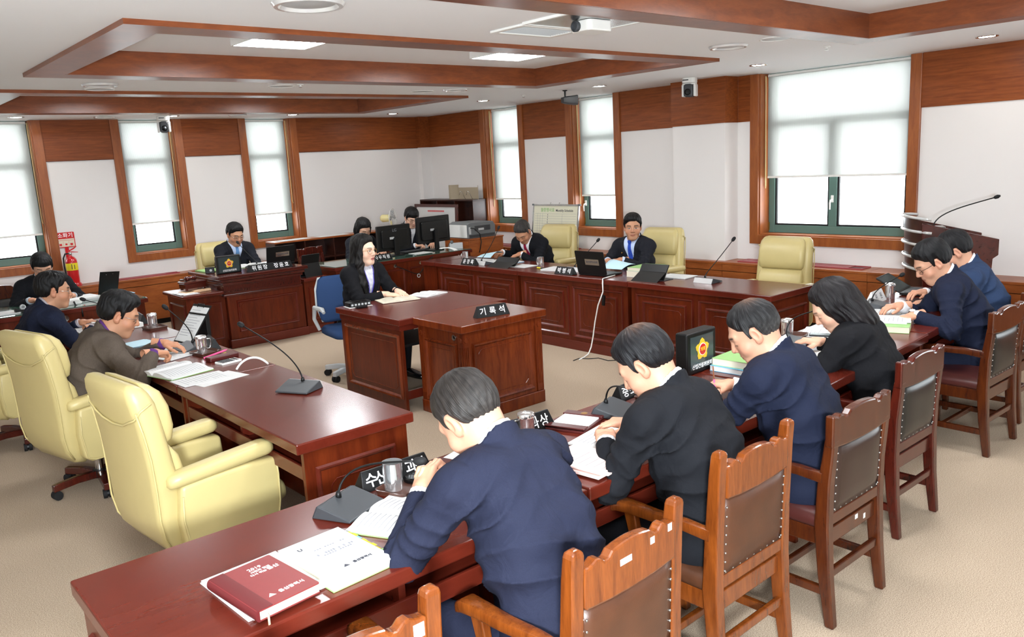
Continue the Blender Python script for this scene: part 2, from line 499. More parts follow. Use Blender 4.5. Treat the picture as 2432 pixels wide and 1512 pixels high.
part('corner_pilaster', MB().box(7.93, XB+.01, 11.38, YA+.01, 0, CZ), 'wallpaper', wallB)
struct('wall_near', MB().box(X0-.3, XB+.3, Y0-.2, Y0, 0, CZ+.02), 'wallpaper')
struct('wall_back', MB().box(X0-.2, X0, Y0-.3, YA+.3, 0, CZ+.02), 'wallpaper')
BZ = 2.185
CW = 0.105
for a, b in segA:
    a2 = a+CW if a > X0 else a; b2 = min(b-CW if b < XB else b, 7.93)
    part('wood_panel', MB().box(a2, b2, YA-.012, YA+.002, BZ, CZ-.002), 'wall_wood', wallA)
    part('panel_rail', MB().box(a2, b2, YA-.0135, YA, BZ-.006, BZ), 'desk_dark', wallA)
for k, (a, b) in enumerate(segB):
    a2 = a+CW if a > Y0 else a; b2 = min(b-CW if b < YA else b, 11.38)
    pieces = [(a2, b2)]
    if k == 2: pieces = [(a2, 5.408), (6.152, b2)]
    for p, q in pieces:
        part('wood_panel', MB().box(XB-.012, XB+.002, p, q, BZ, CZ-.002), 'wall_wood_b', wallB)
part('wood_panel', MB().box(7.868, XB-.013, 5.408, 6.152, BZ, CZ-.002), 'wall_wood_b', wallB)
part('wood_panel', MB().box(7.918, XB-.013, 11.368, YA-.001, BZ, CZ-.002), 'wall_wood_b', wallB)

def window(n, T, w, double=False, handle=None):
    """local frame: x along the wall, y into the wall (0 = inner wall face), z up; opening 0..w"""
    root = thing('window_%d' % n, 'x', 'window')
    del root['label']; del root['category']; root['kind'] = 'structure'
    root.matrix_world = T
    c = CW
    part('casing', MB().box(-c, 0, -.03, .005, SILL-.1, CZ-.004), 'casing', root, bevel=.003)
    part('casing', MB().box(w, w+c, -.03, .005, SILL-.1, CZ-.004), 'casing', root, bevel=.003)
    part('casing', MB().box(0, w, -.03, .005, SILL-.1, SILL), 'casing', root, bevel=.003)
    part('reveal', MB().box(0, .012, .0, .24, SILL, CZ-.004), 'casing', root)
    part('reveal', MB().box(w-.012, w, .0, .24, SILL, CZ-.004), 'casing', root)
    part('sill', MB().box(.012, w-.012, -.005, .24, SILL, SILL+.012), 'ledge', root)
    f = .075; y0, y1 = .175, .225
    z0 = SILL+.012
    zt = 2.10
    bars = [(.012, .012+f, z0, CZ), (w-.012-f, w-.012, z0, CZ), (.012+f, w-.012-f, z0, z0+.085), (.012+f, w-.012-f, zt, zt+.08), (.012+f, w-.012-f, CZ-.05, CZ)]
    xs_ = [.012+f, w-.012-f]
    if double:
        mid = w*.47
        bars.append((mid-.035, mid+.055, z0+.085, zt))
        xs_ = [.012+f, mid-.035, mid+.055, w-.012-f]
    for q in bars:
        part('frame_bar', MB().box(q[0], q[1], y0, y1, q[2], q[3]), 'green_frame', root, bevel=.004)
    for k in range(0, len(xs_), 2):
        a, b = xs_[k], xs_[k+1]
        g = .018
        fr = MB()
        fr.box(a, a+g, y0+.012, y1-.01, z0+.085, zt).box(b-g, b, y0+.012, y1-.01, z0+.085, zt).box(a+g, b-g, y0+.012, y1-.01, z0+.085, z0+.085+g)
        part('glazing_bead', fr, 'rubber', root)
        part('glass_pane', MB().box(a+.001, b-.001, y0+.026, y0+.031, z0+.086, zt-.001), 'glass', root)
    part('glass_pane', MB().box(.012+f+.001, w-.013-f, y0+.026, y0+.031, zt+.081, CZ-.051), 'glass', root)
    if handle is not None:
        hx, hz = handle
        h = part('window_handle', MB().cbox((hx, y0-.008, hz), (.028, .016, .075)), 'white', root, bevel=.004)
        part('lever', MB().tube([(hx, y0-.015, hz-.01), (hx, y0-.045, hz-.012), (hx-.004, y0-.05, hz-.04), (hx-.006, y0-.045, hz-.11)], [.009, .009, .009, .007]), 'white', h, smooth=True)
    part('hinge', MB().cbox((.02, y0-.006, z0+.07), (.012, .012, .09)), 'brass', root)
    return root

def TA(x): return Matrix.Translation((x, YA, 0))
def TB(y): return Matrix(((0, 1, 0, XB), (-1, 0, 0, y), (0, 0, 1, 0), (0, 0, 0, 1)))   # local x runs towards -y
window(1, TA(WA[0][0]), WA[0][1]-WA[0][0])
window(2, TA(WA[1][0]), WA[1][1]-WA[1][0])
window(3, TA(WA[2][0]), WA[2][1]-WA[2][0])
window(4, TB(WB[3][1]), WB[3][1]-WB[3][0])
window(5, TB(WB[2][1]), WB[2][1]-WB[2][0], handle=(.05, 1.26))
window(7, TB(WB[0][1]), WB[0][1]-WB[0][0], True)
window(6, TB(WB[1][1]), WB[1][1]-WB[1][0], True, handle=(1.625*.47+.01, 1.32))

def blind(T, w, zb, label, side):
    root = thing('roller_blind', label, 'blind', group='roller blinds')
    root.matrix_world = T
    y = .12
    part('blind_fabric', MB().box(.03, w-.03, y, y+.0012, zb, CZ-.03), 'blind', root)
    part('bottom_rail', MB().box(.03, w-.03, y-.008, y+.009, zb-.022, zb), 'white', root, bevel=.003)
    part('roller_tube', MB().lathe([(.02, 0), (.02, w-.05)], 14, (0, 0, 0)), 'white', root, loc=(.025, y+.018, CZ-.028), rot=(0, PI/2, 0), smooth=True)
    xc = .02 if side < 0 else w-.02
    zc = zb-.22 if side > 0 else zb-.18
    zc = zb+.12 if side > 0 else zb-.13
    path = [(xc, y-.03, CZ-.03), (xc, y-.032, zc+.03), (xc+.006, y-.036, zc), (xc+.012, y-.04, zc+.03), (xc+.01, y-.05, CZ-.03)]
    part('pull_cord', MB().tube(path, .0035, 6), 'cream', root, smooth=True)
    return root
blind(TA(WA[0][0]), WA[0][1]-WA[0][0], 1.31, 'white roller blind in the window at the far left edge, beside the fire extinguisher sign', 1)
blind(TA(WA[1][0]), WA[1][1]-WA[1][0], 1.335, 'white roller blind of the window just left of the chairman, camera hanging before it', 1)
blind(TA(WA[2][0]), WA[2][1]-WA[2][0], 1.315, 'white roller blind of the window right behind the chairman, above the low bookcase', 1)
blind(TB(WB[3][1]), WB[3][1]-WB[3][0], 1.33, 'white roller blind of the narrow window nearest the room corner, above the printer side', -1)
blind(TB(WB[2][1]), WB[2][1]-WB[2][0], 1.38, 'white roller blind of the narrow window behind the whiteboard and black speaker', -1)
blind(TB(WB[1][1]), WB[1][1]-WB[1][0], 1.575, 'widest white roller blind, in the big two-pane window on the right', -1)

# ---- convector covers that run under the windows
def ledge(n, T, L, joints, grilles, h, d, base=0.0):
    root = thing('trim_%d' % n, 'x', 'trim'); del root['label']; del root['category']; root['kind'] = 'structure'
    root.matrix_world = T
    edges = [0] + joints + [L]
    for a, b in zip(edges[:-1], edges[1:]):
        part('cover_panel', MB().box(a+.002, b-.002, .012, .03, .07, h-.105), 'ledge', root)
        part('cover_fascia', MB().box(a+.002, b-.002, .010, .03, h-.098, h-.026), 'ledge', root)
        part('cover_top', MB().box(a+.001, b-.001, 0, d, h-.025, h), 'ledge', root, bevel=.004)
        part('plinth', MB().box(a, b, .05, .07, 0, .07), 'black', root)
    part('cover_backing', MB().box(0, L, .035, .05, .06, h-.03), 'black', root)
    for a, b in grilles:
        g = MB()
        g.box(a, b, .09, .10, h, h+.012).box(a, b, d-.06, d-.05, h, h+.012).box(a, a+.012, .10, d-.06, h, h+.012).box(b-.012, b, .10, d-.06, h, h+.012)
        gr = part('vent_grille', g, 'maroon_pl', root)
        part('vent_slats', MB().box(a+.012, b-.16, .10, .17, h+.001, h+.009), 'maroon_pl', gr)
        part('vent_slats', MB().box(a+.012, b-.16, .18, d-.06, h+.001, h+.009), 'maroon_pl', gr)
        part('vent_recess', MB().box(b-.15, b-.02, .11, d-.07, h+.0005, h+.003), 'maroon_dk', gr)
    return root
ledge(5, Matrix.Translation((X0, 11.2, 0)), 9.8, [2.9, 4.3, 5.9, 7.4], [(4.75, 5.66), (7.0, 8.4)], .635, .28)
ledge(6, Matrix(((0, 1, 0, 7.78), (-1, 0, 0, 11.2), (0, 0, 1, 0), (0, 0, 0, 1))), 13.6, [1.3, 3.4, 5.06, 5.8, 7.48, 9.6], [(1.5, 3.3), (5.95, 7.38)], .645, .35)
# ledge B second grille lies right of the empty cream chair

# ---- ceiling fittings
def panel_light(x, y, k):
    t = thing('panel_light', PANEL_LABELS[k], 'light', (x, y, CZ+.148), 0, 'square ceiling light panels')
    s = .28
    mb = MB()
    mb.box(-s, s, -s, -s+.012, -.055, 0).box(-s, s, s-.012, s, -.055, 0).box(-s, -s+.012, -s+.012, s-.012, -.055, 0).box(s-.012, s, -s+.012, s-.012, -.055, 0)
    part('light_frame', mb, 'white', t)
    part('diffuser', MB().box(-s+.013, s-.013, -s+.013, s-.013, -.052, -.03), 'panel_on', t)
PANEL_LABELS = ['square white lit ceiling panel, left one in the middle wood-framed recess', 'square white lit ceiling panel, right one in the middle wood-framed recess',
                'lit ceiling panel mostly hidden in the far recess, left one', 'lit ceiling panel mostly hidden in the far recess, right one',
                'lit ceiling panel in the nearest recess, left one', 'lit ceiling panel in the nearest recess, right one']
for k, (x, y) in enumerate([(2.72, 5.42), (4.86, 5.46), (2.72, 9.0), (4.86, 9.0), (2.72, 2.05), (4.86, 2.05)]):
    panel_light(x, y, k)
DL = [(2.055, 11.0, 'small round lit downlight above the far left window'), (3.80, 10.93, 'small round lit downlight beside the dome camera at the left windows'),
      (5.40, 10.80, 'small round lit downlight above the window behind the chairman'), (6.99, 10.7, 'small round lit downlight nearest the room corner'),
      (6.98, 8.52, 'small round lit downlight above the narrow window by the corner'), (7.16, 6.62, 'small round lit downlight between black speaker and right dome camera'),
      (7.26, 4.61, 'small round lit downlight at the left end of the big window'), (7.49, 2.65, 'small round lit downlight at the upper right corner, past the big window')]
for x, y, lb in DL:
    t = thing('downlight', lb, 'light', (x, y, CZ), 0, 'round downlights along the walls')
    part('trim_ring', MB().lathe([(.062, -.001), (.075, -.007), (.083, -.006), (.085, -.0005)], 24), 'chrome', t, smooth=True)
    part('lens', MB().lathe([(.0605, -.003), (.03, -.006), (.002, -.007)], 24), 'down_on', t, smooth=True)
GL = [(1.99, 3.70, .175, 'large round glass ceiling lamp cut by the top edge of the photo'), (2.02, 7.39, .14, 'round glass ceiling lamp between left coffers, with a speaker beside it'),
      (5.56, 7.25, .14, 'round glass ceiling lamp above the tip of the far coffer'), (5.66, 3.86, .15, 'round glass ceiling lamp between the two right coffers'),
      (3.0, 11.0, .12, 'round glass ceiling lamp close above the left windows, unlit'), (4.6, 10.78, .12, 'round glass ceiling lamp above the wood panel behind the chairman, unlit')]
for x, y, r, lb in GL:
    t = thing('glass_lamp', lb, 'light', (x, y, CZ), 0, 'unlit round glass ceiling lamps')
    part('glass_ring', MB().lathe([(r*.74, -.002), (r*.82, -.018), (r*.93, -.018), (r, -.002)], 32), 'rim', t, smooth=True)
    part('reflector', MB().lathe([(r*.74, -.003), (r*.45, -.010), (r*.2, -.013), (.002, -.014)], 32), 'lgrey', t, smooth=True)
for x, y, lb in [(2.11, 7.75, 'flat round white ceiling speaker beside the left glass lamp'), (3.545, 7.25, 'flat round white ceiling speaker above the far coffer middle'), (5.67, 3.45, 'flat round white ceiling speaker near the right coffer corner'), (5.3, 7.5, 'flat round white ceiling speaker left of the coffer tip lamp')]:
    t = thing('ceiling_speaker', lb, 'speaker', (x, y, CZ), 0, 'round ceiling speakers')
    part('rim', MB().lathe([(.105, -.001), (.112, -.008), (.122, -.006), (.125, -.0005)], 28), 'white', t, smooth=True)
    part('mesh_cover', MB().lathe([(.104, -.004), (.05, -.007), (.002, -.008)], 28), 'lgrey', t, smooth=True)
for x, y, lb in [(6.6, 3.55, 'tiny sprinkler head beside the nearest right coffer'), (3.66, 7.1, 'tiny sprinkler head above the far coffer'), (6.2, 8.7, 'tiny sprinkler head by the far corner downlights'), (7.0, 7.75, 'tiny sprinkler head left of the black speaker')]:
    t = thing('sprinkler', lb, 'sprinkler', (x, y, CZ), 0, 'ceiling sprinklers')
    part('escutcheon', MB().lathe([(.03, -.0005), (.028, -.006), (.012, -.009), (.010, -.02)], 16), 'white', t, smooth=True)
    part('deflector', MB().lathe([(.004, -.021), (.018, -.026), (.018, -.028), (.002, -.028)], 12), 'chrome', t, smooth=True)
# cassette grille and the lift plate with the projector
t = thing('air_vent', 'white rectangular air vent in the ceiling beside the projector', 'vent', (3.63, 3.86, CZ))
mb = MB()
for b in ((-.26, .26, -.15, -.12), (-.26, .26, .12, .15), (-.26, -.22, -.12, .12), (.22, .26, -.12, .12)): mb.box(*b, -.015, -.0005)
part('vent_frame', mb, 'white', t, bevel=.004)
for k in range(11):
    part('slat', MB().cbox((0, -.108+k*.0216, -.006), (.43, .014, .004), (R_(30), 0, 0)), 'lgrey', t)
t = thing('projector', 'white projector on a shiny square lift plate in the ceiling', 'projector', (3.67, 3.44, CZ))
part('lift_plate', MB().box(-.3, .3, -.23, .23, -.012, -.0005), 'steel', t, bevel=.003)
part('plate_edge', MB().box(-.32, .32, -.25, -.231, -.016, -.0005).box(-.32, .32, .231, .25, -.016, -.0005).box(-.32, -.301, -.231, .231, -.016, -.0005).box(.301, .32, -.231, .231, -.016, -.0005), 'white', t)
part('projector_body', MB().prism(rrect(.2, .16, .03), 'z', -.075, -.013), 'white', t, bevel=.008)
part('lens_barrel', MB().lathe([(.03, 0), (.032, .02), (.024, .025), (.02, .012)], 16), 'dgrey', t, loc=(-.1, .02, -.045), rot=(0, -PI/2, 0), smooth=True)

def ptz(loc, rz, label):
    t = thing('dome_camera', label, 'camera', loc, rz, 'pan tilt cameras under the ceiling')
    part('mount', MB().prism(rrect(.15, .16, .05), 'z', -.055, 0), 'white', t, bevel=.006)
    part('vent_slot', MB().box(-.055, .01, -.0815, -.078, -.03, -.02), 'black', t)
    part('yoke', MB().prism(rrect(.15, .13, .04), 'z', -.075, -.056).box(-.078, -.052, -.05, .05, -.2, -.07).box(.052, .078, -.05, .05, -.2, -.07), 'white', t, bevel=.01, seg=3)
    h = part('camera_head', MB().prism(rrect(.1, .14, .03), 'y', -.075, .06), 'dgrey', t, loc=(0, 0, -.135), bevel=.012)
    part('lens', MB().lathe([(.036, 0), (.036, .012), (.028, .016), (.024, .006), (.002, .004)], 20), 'black_gl', h, loc=(0, -.075, -.018), rot=(PI/2, 0, 0), smooth=True)
    return t
ptz((3.70, 11.0, CZ), R_(-15), 'white and black dome camera hanging before the left window')
ptz((7.6, 5.68, CZ), R_(-70), 'white and black dome camera hanging by the pilaster on the right')
t = thing('wall_speaker', 'small black horn-shaped speaker hung from the ceiling by the narrow window', 'speaker', (7.1, 7.12, CZ), R_(-60))
part('bracket', MB().lathe([(.03, 0), (.03, -.008), (.012, -.014), (.009, -.1)], 12).sphere((0, 0, -.105), .02), 'black', t, smooth=True)
part('speaker_body', MB().loft([[(x*s, y, -.115+z*s) for x, z in rrect(.09, .09, .015)] for y, s in ((-.04, .7), (.02, 1.0), (.1, 1.15), (.15, 1.3))]), 'dgrey', t, rot=(0, 0, R_(-40)), smooth=True)
# ------------------------------------------------------------------ desks
def frame_ring(mb, x0, x1, z0, z1, w, th, y=0.0, P=None):
    """raised moulding on a face at y, facing -y"""
    prof = [(0, 0), (w*.25, th), (w*.6, th*.75), (w, 0)]
    rings = []
    for o, h in prof:
        rings.append([(x0+o, y-h, z0+o), (x1-o, y-h, z0+o), (x1-o, y-h, z1-o), (x0+o, y-h, z1-o)])
    if P: rings = [[P(p) for p in r] for r in rings]
    return mb.loft(rings, caps=False)

def inscribed(mb, x0, x1, z0, z1, y, P=None):
    """thin bead line with notched corners"""
    c = .03; r = .003
    pts = [(x0+c, z1), (x1-c, z1), (x1-.006, z1-c*.6), (x1, z1-c), (x1, z0+c), (x1-c, z0), (x0+c, z0), (x0, z0+c), (x0, z1-c), (x0+.006, z1-c*.6), (x0+c, z1)]
    pts = [(x, y-.001, z) for x, z in pts]
    if P: pts = [P(p) for p in pts]
    return mb.tube(pts, r, 5)

def council_desk(label, T, L, D, npan, group, H=.75, ends=(1, 1), wd='desk', pw='desk_panel', drawers=True):
    t = thing('council_desk', label, 'desk', group=group)
    t.matrix_world = T
    part('desk_top', MB().box(0.002, L-.002, -.035, D, H-.05, H), wd, t, bevel=.006)
    part('front_board', MB().box(.02, L-.02, 0, .022, .0, H-.0505), pw, t)
    part('plinth', MB().box(.012, L-.012, -.012, -.0005, 0, .095), wd, t, bevel=.004)
    part('end_panel', MB().box(.02, .045, .0225, D-.035, 0, H-.0505), pw, t)
    part('end_panel', MB().box(L-.045, L-.02, .0225, D-.035, 0, H-.0505), pw, t)
    g = (L-.10)/npan
    for k in range(npan):
        a = .05+k*g+.025; b = .05+(k+1)*g-.025
        mo = part('panel_moulding', frame_ring(MB(), a, b, .13, H-.10, .028, .016), wd, t)
        part('inner_moulding', frame_ring(MB(), a+.075, b-.075, .20, H-.165, .026, .016), wd, mo)
        part('bead_line', inscribed(MB(), a+.135, b-.135, .26, H-.225, 0), wd, mo)
    for side, x in ((0, .02), (1, L-.02)):
        if ends[side]:
            s = -1 if side == 0 else 1
            P = (lambda p, x=x, s=s: (x + s*(-p[1]), p[0], p[2]))
            mo = part('panel_moulding', frame_ring(MB(), .07, D-.085, .13, H-.13, .026, .014, P=P), wd, t)
            part('bead_line', inscribed(MB(), .14, D-.155, .22, H-.21, 0, P=P), wd, mo)
    if drawers:
        part('under_shelf', MB().box(.046, L-.046, .06, D-.05, H-.165, H-.145), wd, t)
        part('shelf_lip', MB().box(.046, L-.046, D-.05, D-.036, H-.185, H-.12), wd, t, bevel=.003)
        part('divider', MB().box(L/2-.012, L/2+.012, .06, D-.055, H-.144, H-.051), wd, t)
    return t

def TR(y): return Matrix(((0, 1, 0, 5.655), (-1, 0, 0, y), (0, 0, 1, 0), (0, 0, 0, 1)))
def TL(y): return Matrix(((0, -1, 0, 2.01), (1, 0, 0, y), (0, 0, 1, 0), (0, 0, 0, 1)))
def TN(x): return Matrix(((-1, 0, 0, x), (0, -1, 0, 2.535), (0, 0, 1, 0), (0, 0, 0, 1)))
GR, GL_, GN = 'panelled desks of the right row', 'panelled desks of the left row', 'panelled desks of the near row'
council_desk('red-brown panelled desk at the right end of the far right row, empty cream chair behind', TR(4.925), 1.485, .61, 2, GR)
council_desk('red-brown panelled desk in the right row middle, white cable hanging down its front', TR(6.46), 1.53, .61, 2, GR)
council_desk('red-brown panelled desk of the right row before the man in a red tie', TR(7.96), 1.495, .61, 2, GR)
council_desk('red-brown desk nearest the camera in the left row, bare top with one microphone', TL(3.15), 1.48, .57, 2, GL_)
council_desk('red-brown left-row desk in front of the man in a brown jacket', TL(4.635), 1.48, .57, 2, GL_)
council_desk('red-brown left-row desk in front of the man seen in right profile', TL(6.12), 1.45, .57, 2, GL_)
council_desk('red-brown desk at the bottom left with the maroon 2019 book on top', TN(1.93), 1.51, .64, 2, GN)
council_desk('red-brown desk of the near row between the navy-suited and the black-suited man', TN(3.43), 1.495, .64, 2, GN)
council_desk('red-brown desk of the near row carrying the boxed emblem and green books', TN(3.435) @ Matrix.Rotation(R_(3.5), 4, 'Z') @ Matrix.Translation((-1.505, 0, 0)), 1.505, .64, 2, GN)
council_desk('red-brown desk at the far right end of the near row, before the man with glasses', Matrix.Translation((0, .11, 0)) @ TN(4.955) @ Matrix.Rotation(R_(3.5), 4, 'Z') @ Matrix.Translation((-1.64, 0, 0)), 1.64, .64, 2, GN)

# the corner filler between the right row and the staff desk
t = thing('corner_desk', 'dark brown corner desk piece joining the staff desk and the right row', 'desk', (5.655, 7.97, 0))
part('desk_top', MB().box(-.03, .58, .002, .28, .70, .75), 'desk', t, bevel=.005)
part('front_board', MB().box(0, .02, .0, .27, 0, .699), 'desk_panel', t)

# ---- recorder's desk: rear table and front block
t = thing('recorder_desk', 'glossy red-brown desk with open side where the woman with long hair sits', 'desk', (3.30, 5.19, 0))
part('desk_top', MB().box(0, 1.09, 0, .98, .70, .75), 'desk', t, bevel=.006)
part('top_apron', MB().box(.02, 1.07, .03, .95, .655, .699), 'desk', t)
part('side_panel', MB().box(.03, .055, .03, .95, 0, .654), 'desk_panel', t)
part('side_panel', MB().box(1.035, 1.06, .03, .95, 0, .654), 'desk_panel', t)
P = lambda p: (.03+p[1], .98-p[0], p[2])
mo = part('panel_moulding', frame_ring(MB(), .09, .92, .10, .62, .035, .018, P=P), 'desk2', t)
part('bead_line', inscribed(MB(), .16, .85, .17, .55, 0, P=P), 'desk2', mo)
part('under_shelf', MB().box(.056, 1.034, .04, .5, .52, .54), 'black', t)
part('foot_rail', MB().box(.056, 1.034, .06, .09, .09, .16), 'desk', t, bevel=.004)
t = thing('front_desk', 'glossy red-brown block desk with carved posts carrying the white-lettered recorder sign', 'desk', (3.425, 4.575, 0))
W, D = .84, .60
part('desk_top', MB().box(0, W, 0, D+.015, .695, .75), 'desk2', t, bevel=.006)
part('cabinet_body', MB().box(.045, W-.045, .045, D, .10, .694), 'desk2', t)
part('plinth', MB().box(.025, W-.025, .025, D, 0, .0995), 'desk2', t, bevel=.006)
for px, py in ((.03, .03), (W-.095, .03), (.03, D-.07), (W-.095, D-.07)):
    po = part('corner_post', MB().box(px, px+.065, py, py+.065, .1, .694), 'desk2', t, bevel=.004)
    for k in range(3):
        part('flute', MB().box(px+.012+k*.016, px+.02+k*.016, py-.004, py+.002, .16, .58), 'desk2', po)
        part('flute', MB().box(px-.004, px+.002, py+.012+k*.016, py+.02+k*.016, .16, .58), 'desk2', po)
    part('rosette', MB().lathe([(.022, 0), (.02, .006), (.008, .004), (.002, .007)], 14), 'desk2', po, loc=(px+.0325, py-.0005, .635), rot=(PI/2, 0, 0), smooth=True)
    part('rosette', MB().lathe([(.022, 0), (.02, .006), (.008, .004), (.002, .007)], 14), 'desk2', po, loc=(px-.0005, py+.0325, .635), rot=(0, -PI/2, 0), smooth=True)
mo = part('panel_moulding', frame_ring(MB(), .12, W-.12, .13, .60, .035, .018, y=.045), 'desk2', t)
part('bead_line', inscribed(MB(), .18, W-.18, .19, .54, .045), 'desk2', mo)
P = lambda p: (.045+p[1], D-p[0], p[2])
mo = part('panel_moulding', frame_ring(MB(), .07, D-.12, .13, .60, .03, .018, P=P), 'desk2', t)
part('bead_line', inscribed(MB(), .12, D-.17, .19, .54, 0, P=P), 'desk2', mo)
part('cable_grommet', MB().lathe([(.016, 0), (.024, .002), (.024, .006), (.014, .006), (.012, .0)], 18), 'steel', t, loc=(.044, .15, .645), rot=(0, -PI/2, 0), smooth=True)

# ---- chairman's bench
t = thing('chairman_bench', 'tall dark red-brown bench with a fluted frieze where the chairman sits', 'desk', (3.30, 8.80, 0))
W, D = 1.06, .85
part('bench_top', MB().box(.0, W, -.09, D, .785, .825), 'desk_dark', t, bevel=.008)
part('top_moulding', MB().box(.03, W-.03, -.06, D-.03, .745, .784), 'desk_dark', t, bevel=.014, seg=3)
part('cornice', MB().box(.05, W-.05, -.04, D-.04, .715, .744), 'desk_dark', t, bevel=.006)
fz = part('frieze', MB().box(.07, W-.07, -.012, D-.06, .61, .714), 'desk_dark', t)
for k in range(46):
    part('flute', MB().box(.085+k*.0195, .094+k*.0195, -.018, -.0115, .63, .70), 'desk_dark', fz)
for k in range(36):
    part('flute', MB().box(.064, .0705, .01+k*.0195, .019+k*.0195, .63, .70), 'desk_dark', fz)
part('base_moulding', MB().box(.06, W-.06, -.02, D-.06, .585, .609), 'desk_dark', t, bevel=.005)
part('body', MB().box(.10, W-.05, 0, D-.08, .10, .584), 'desk_panel', t)
part('plinth', MB().box(.08, W-.03, -.03, D-.08, 0, .0995), 'desk', t, bevel=.008)
mo = part('panel_moulding', frame_ring(MB(), .20, W-.13, .17, .53, .03, .014), 'desk', t)
part('bead_line', inscribed(MB(), .25, W-.18, .21, .49, 0), 'desk', mo)
t = thing('side_cabinet', 'lower dark cabinet at the left of the bench with the gavel on top', 'cabinet', (2.93, 8.85, 0))
part('cabinet_top', MB().box(0, .465, -.05, .62, .62, .655), 'desk', t, bevel=.008)
part('cabinet_body', MB().box(.04, .465, 0, .58, .0, .619), 'desk_panel', t)
part('panel_moulding', frame_ring(MB(), .10, .42, .12, .54, .026, .012), 'desk', t)
P = lambda p: (.04+p[1], .58-p[0], p[2])
part('panel_moulding', frame_ring(MB(), .08, .52, .12, .54, .026, .012, P=P), 'desk', t)
t = thing('side_cabinet', 'lower dark cabinet at the right of the bench under the folding tablet', 'cabinet', (4.335, 8.83, 0))
part('cabinet_top', MB().box(0.002, .35, -.03, .62, .62, .655), 'desk', t, bevel=.006)
part('cabinet_body', MB().box(.01, .33, 0, .58, .0, .619), 'desk_panel', t)
part('plinth', MB().box(.01, .345, -.02, -.0005, 0, .09), 'desk', t)
part('panel_moulding', frame_ring(MB(), .06, .28, .15, .55, .02, .009), 'desk', t)

# ---- staff desks
t = thing('staff_desk', 'long brown staff desk with glass top and two monitors by the corner', 'desk', (4.72, 8.76, 0))
part('desk_top', MB().box(0, 2.1, -.02, .72, .70, .742), 'desk', t, bevel=.004)
part('glass_top', MB().box(.01, 2.09, -.01, .71, .7425, .75), 'desk_glass', t)
part('front_board', MB().box(.02, 2.08, 0, .02, 0, .6995), 'desk_panel', t)
part('end_panel', MB().box(.02, .045, .021, .68, 0, .6995), 'desk_panel', t)
part('end_panel', MB().box(2.055, 2.08, .021, .68, 0, .6995), 'desk_panel', t)
for k in range(2):
    part('panel_moulding', frame_ring(MB(), .10+k*.98, 1.0+k*.98, .12, .62, .028, .014), 'desk', t)
part('grommet', MB().lathe([(.014, 0), (.022, .002), (.022, .006), (.012, .004)], 16), 'steel', t, loc=(.86, -.0005, .66), rot=(PI/2, 0, 0), smooth=True)
part('grommet', MB().lathe([(.014, 0), (.022, .002), (.022, .006), (.012, .004)], 16), 'steel', t, loc=(1.25, -.0005, .66), rot=(PI/2, 0, 0), smooth=True)
t = thing('staff_desk', 'brown desk with green glass top at the far left under the fire extinguisher', 'desk', (0.40, 8.48, 0))
part('desk_top', MB().box(0, 2.08, 0, .74, .70, .742), 'desk', t, bevel=.004)
part('glass_top', MB().box(.01, 2.07, .01, .73, .7425, .75), 'desk_glass', t)
part('front_board', MB().box(.03, 2.05, .03, .05, 0, .6995), 'desk_panel', t)
part('end_panel', MB().box(2.02, 2.05, .051, .70, 0, .6995), 'ledge', t)
part('end_panel', MB().box(.03, .06, .051, .70, 0, .6995), 'desk_panel', t)
part('grommet', MB().lathe([(.018, 0), (.028, .002), (.028, .006), (.016, .004)], 16), 'steel', t, loc=(1.33, .0295, .655), rot=(PI/2, 0, 0), smooth=True)

# ---- bookcases
def bookcase(label, T, L, D, H, divs, shelves, top='book_dark', side='book_dark'):
    t = thing('bookcase', label, 'bookcase'); t.matrix_world = T
    part('top_board', MB().box(0, L, 0, D, H-.022, H), top, t, bevel=.002)
    part('side_board', MB().box(0, .02, 0, D, 0, H-.0225), side, t)
    part('side_board', MB().box(L-.02, L, 0, D, 0, H-.0225), side, t)
    part('back_board', MB().box(.0205, L-.0205, D-.012, D, .05, H-.0225), 'book_dark', t)
    for k in range(1, divs):
        x = L*k/divs
        part('divider', MB().box(x-.009, x+.009, .003, D-.0125, .05, H-.0225), 'book_dark', t)
    for z in shelves:
        part('shelf', MB().box(.0205, L-.0205, .004, D-.0125, z-.018, z), 'book_dark', t)
    return t
bookcase('low dark bookcase along the wall right of the chairman with papers on top', Matrix.Translation((4.97, 10.88, 0)), 2.8, .30, .935, 6, (.07, .36, .65), top='ledge')
bookcase('tall dark bookcase in the room corner with an open cardboard file on top', Matrix(((0, 1, 0, 7.83), (-1, 0, 0, 11.37), (0, 0, 1, .646), (0, 0, 0, 1))), 1.42, .285, .69, 3, (.03, .34), top='book_dark', side='book_dark')

# ------------------------------------------------------------------ chairs
def star_base(t, mat='chairwood_red', r=.30, rot=0.0):
    b = part('base_hub', MB().lathe([(.03, .11), (.045, .11), (.05, .06), (.03, .055)], 16), 'black', t, smooth=True)
    part('gas_lift', MB().lathe([(.028, .10), (.028, .21), (.017, .215), (.017, .33)], 14), 'chrome', t, smooth=True)
    for k in range(5):
        a = rot+2*PI*k/5
        T = Matrix.Rotation(a, 4, 'Z')
        part('base_leg', MB(T).loft([[(x, y*w, z+dz) for y, z in ((-.028, .0), (.028, .0), (.024, .045), (-.024, .045))] for x, w, dz in ((.03, 1, .06), (.16, .95, .065), (r-.01, .8, .055), (r+.015, .7, .052))]), mat, t, bevel=.006)
        cs = part('caster', MB(T).tube([(r-.005, -.028, .029), (r-.005, -.006, .029)], .029, 14).tube([(r-.005, .006, .029), (r-.005, .028, .029)], .029, 14), 'rubber', t, smooth=True)
        part('caster_stem', MB(T).lathe([(.012, .02), (.012, .06)], 8, (r-.005, 0, 0)).tube([(r-.005, -.008, .029), (r-.005, .008, .029)], .022, 10), 'black', cs)
    return b

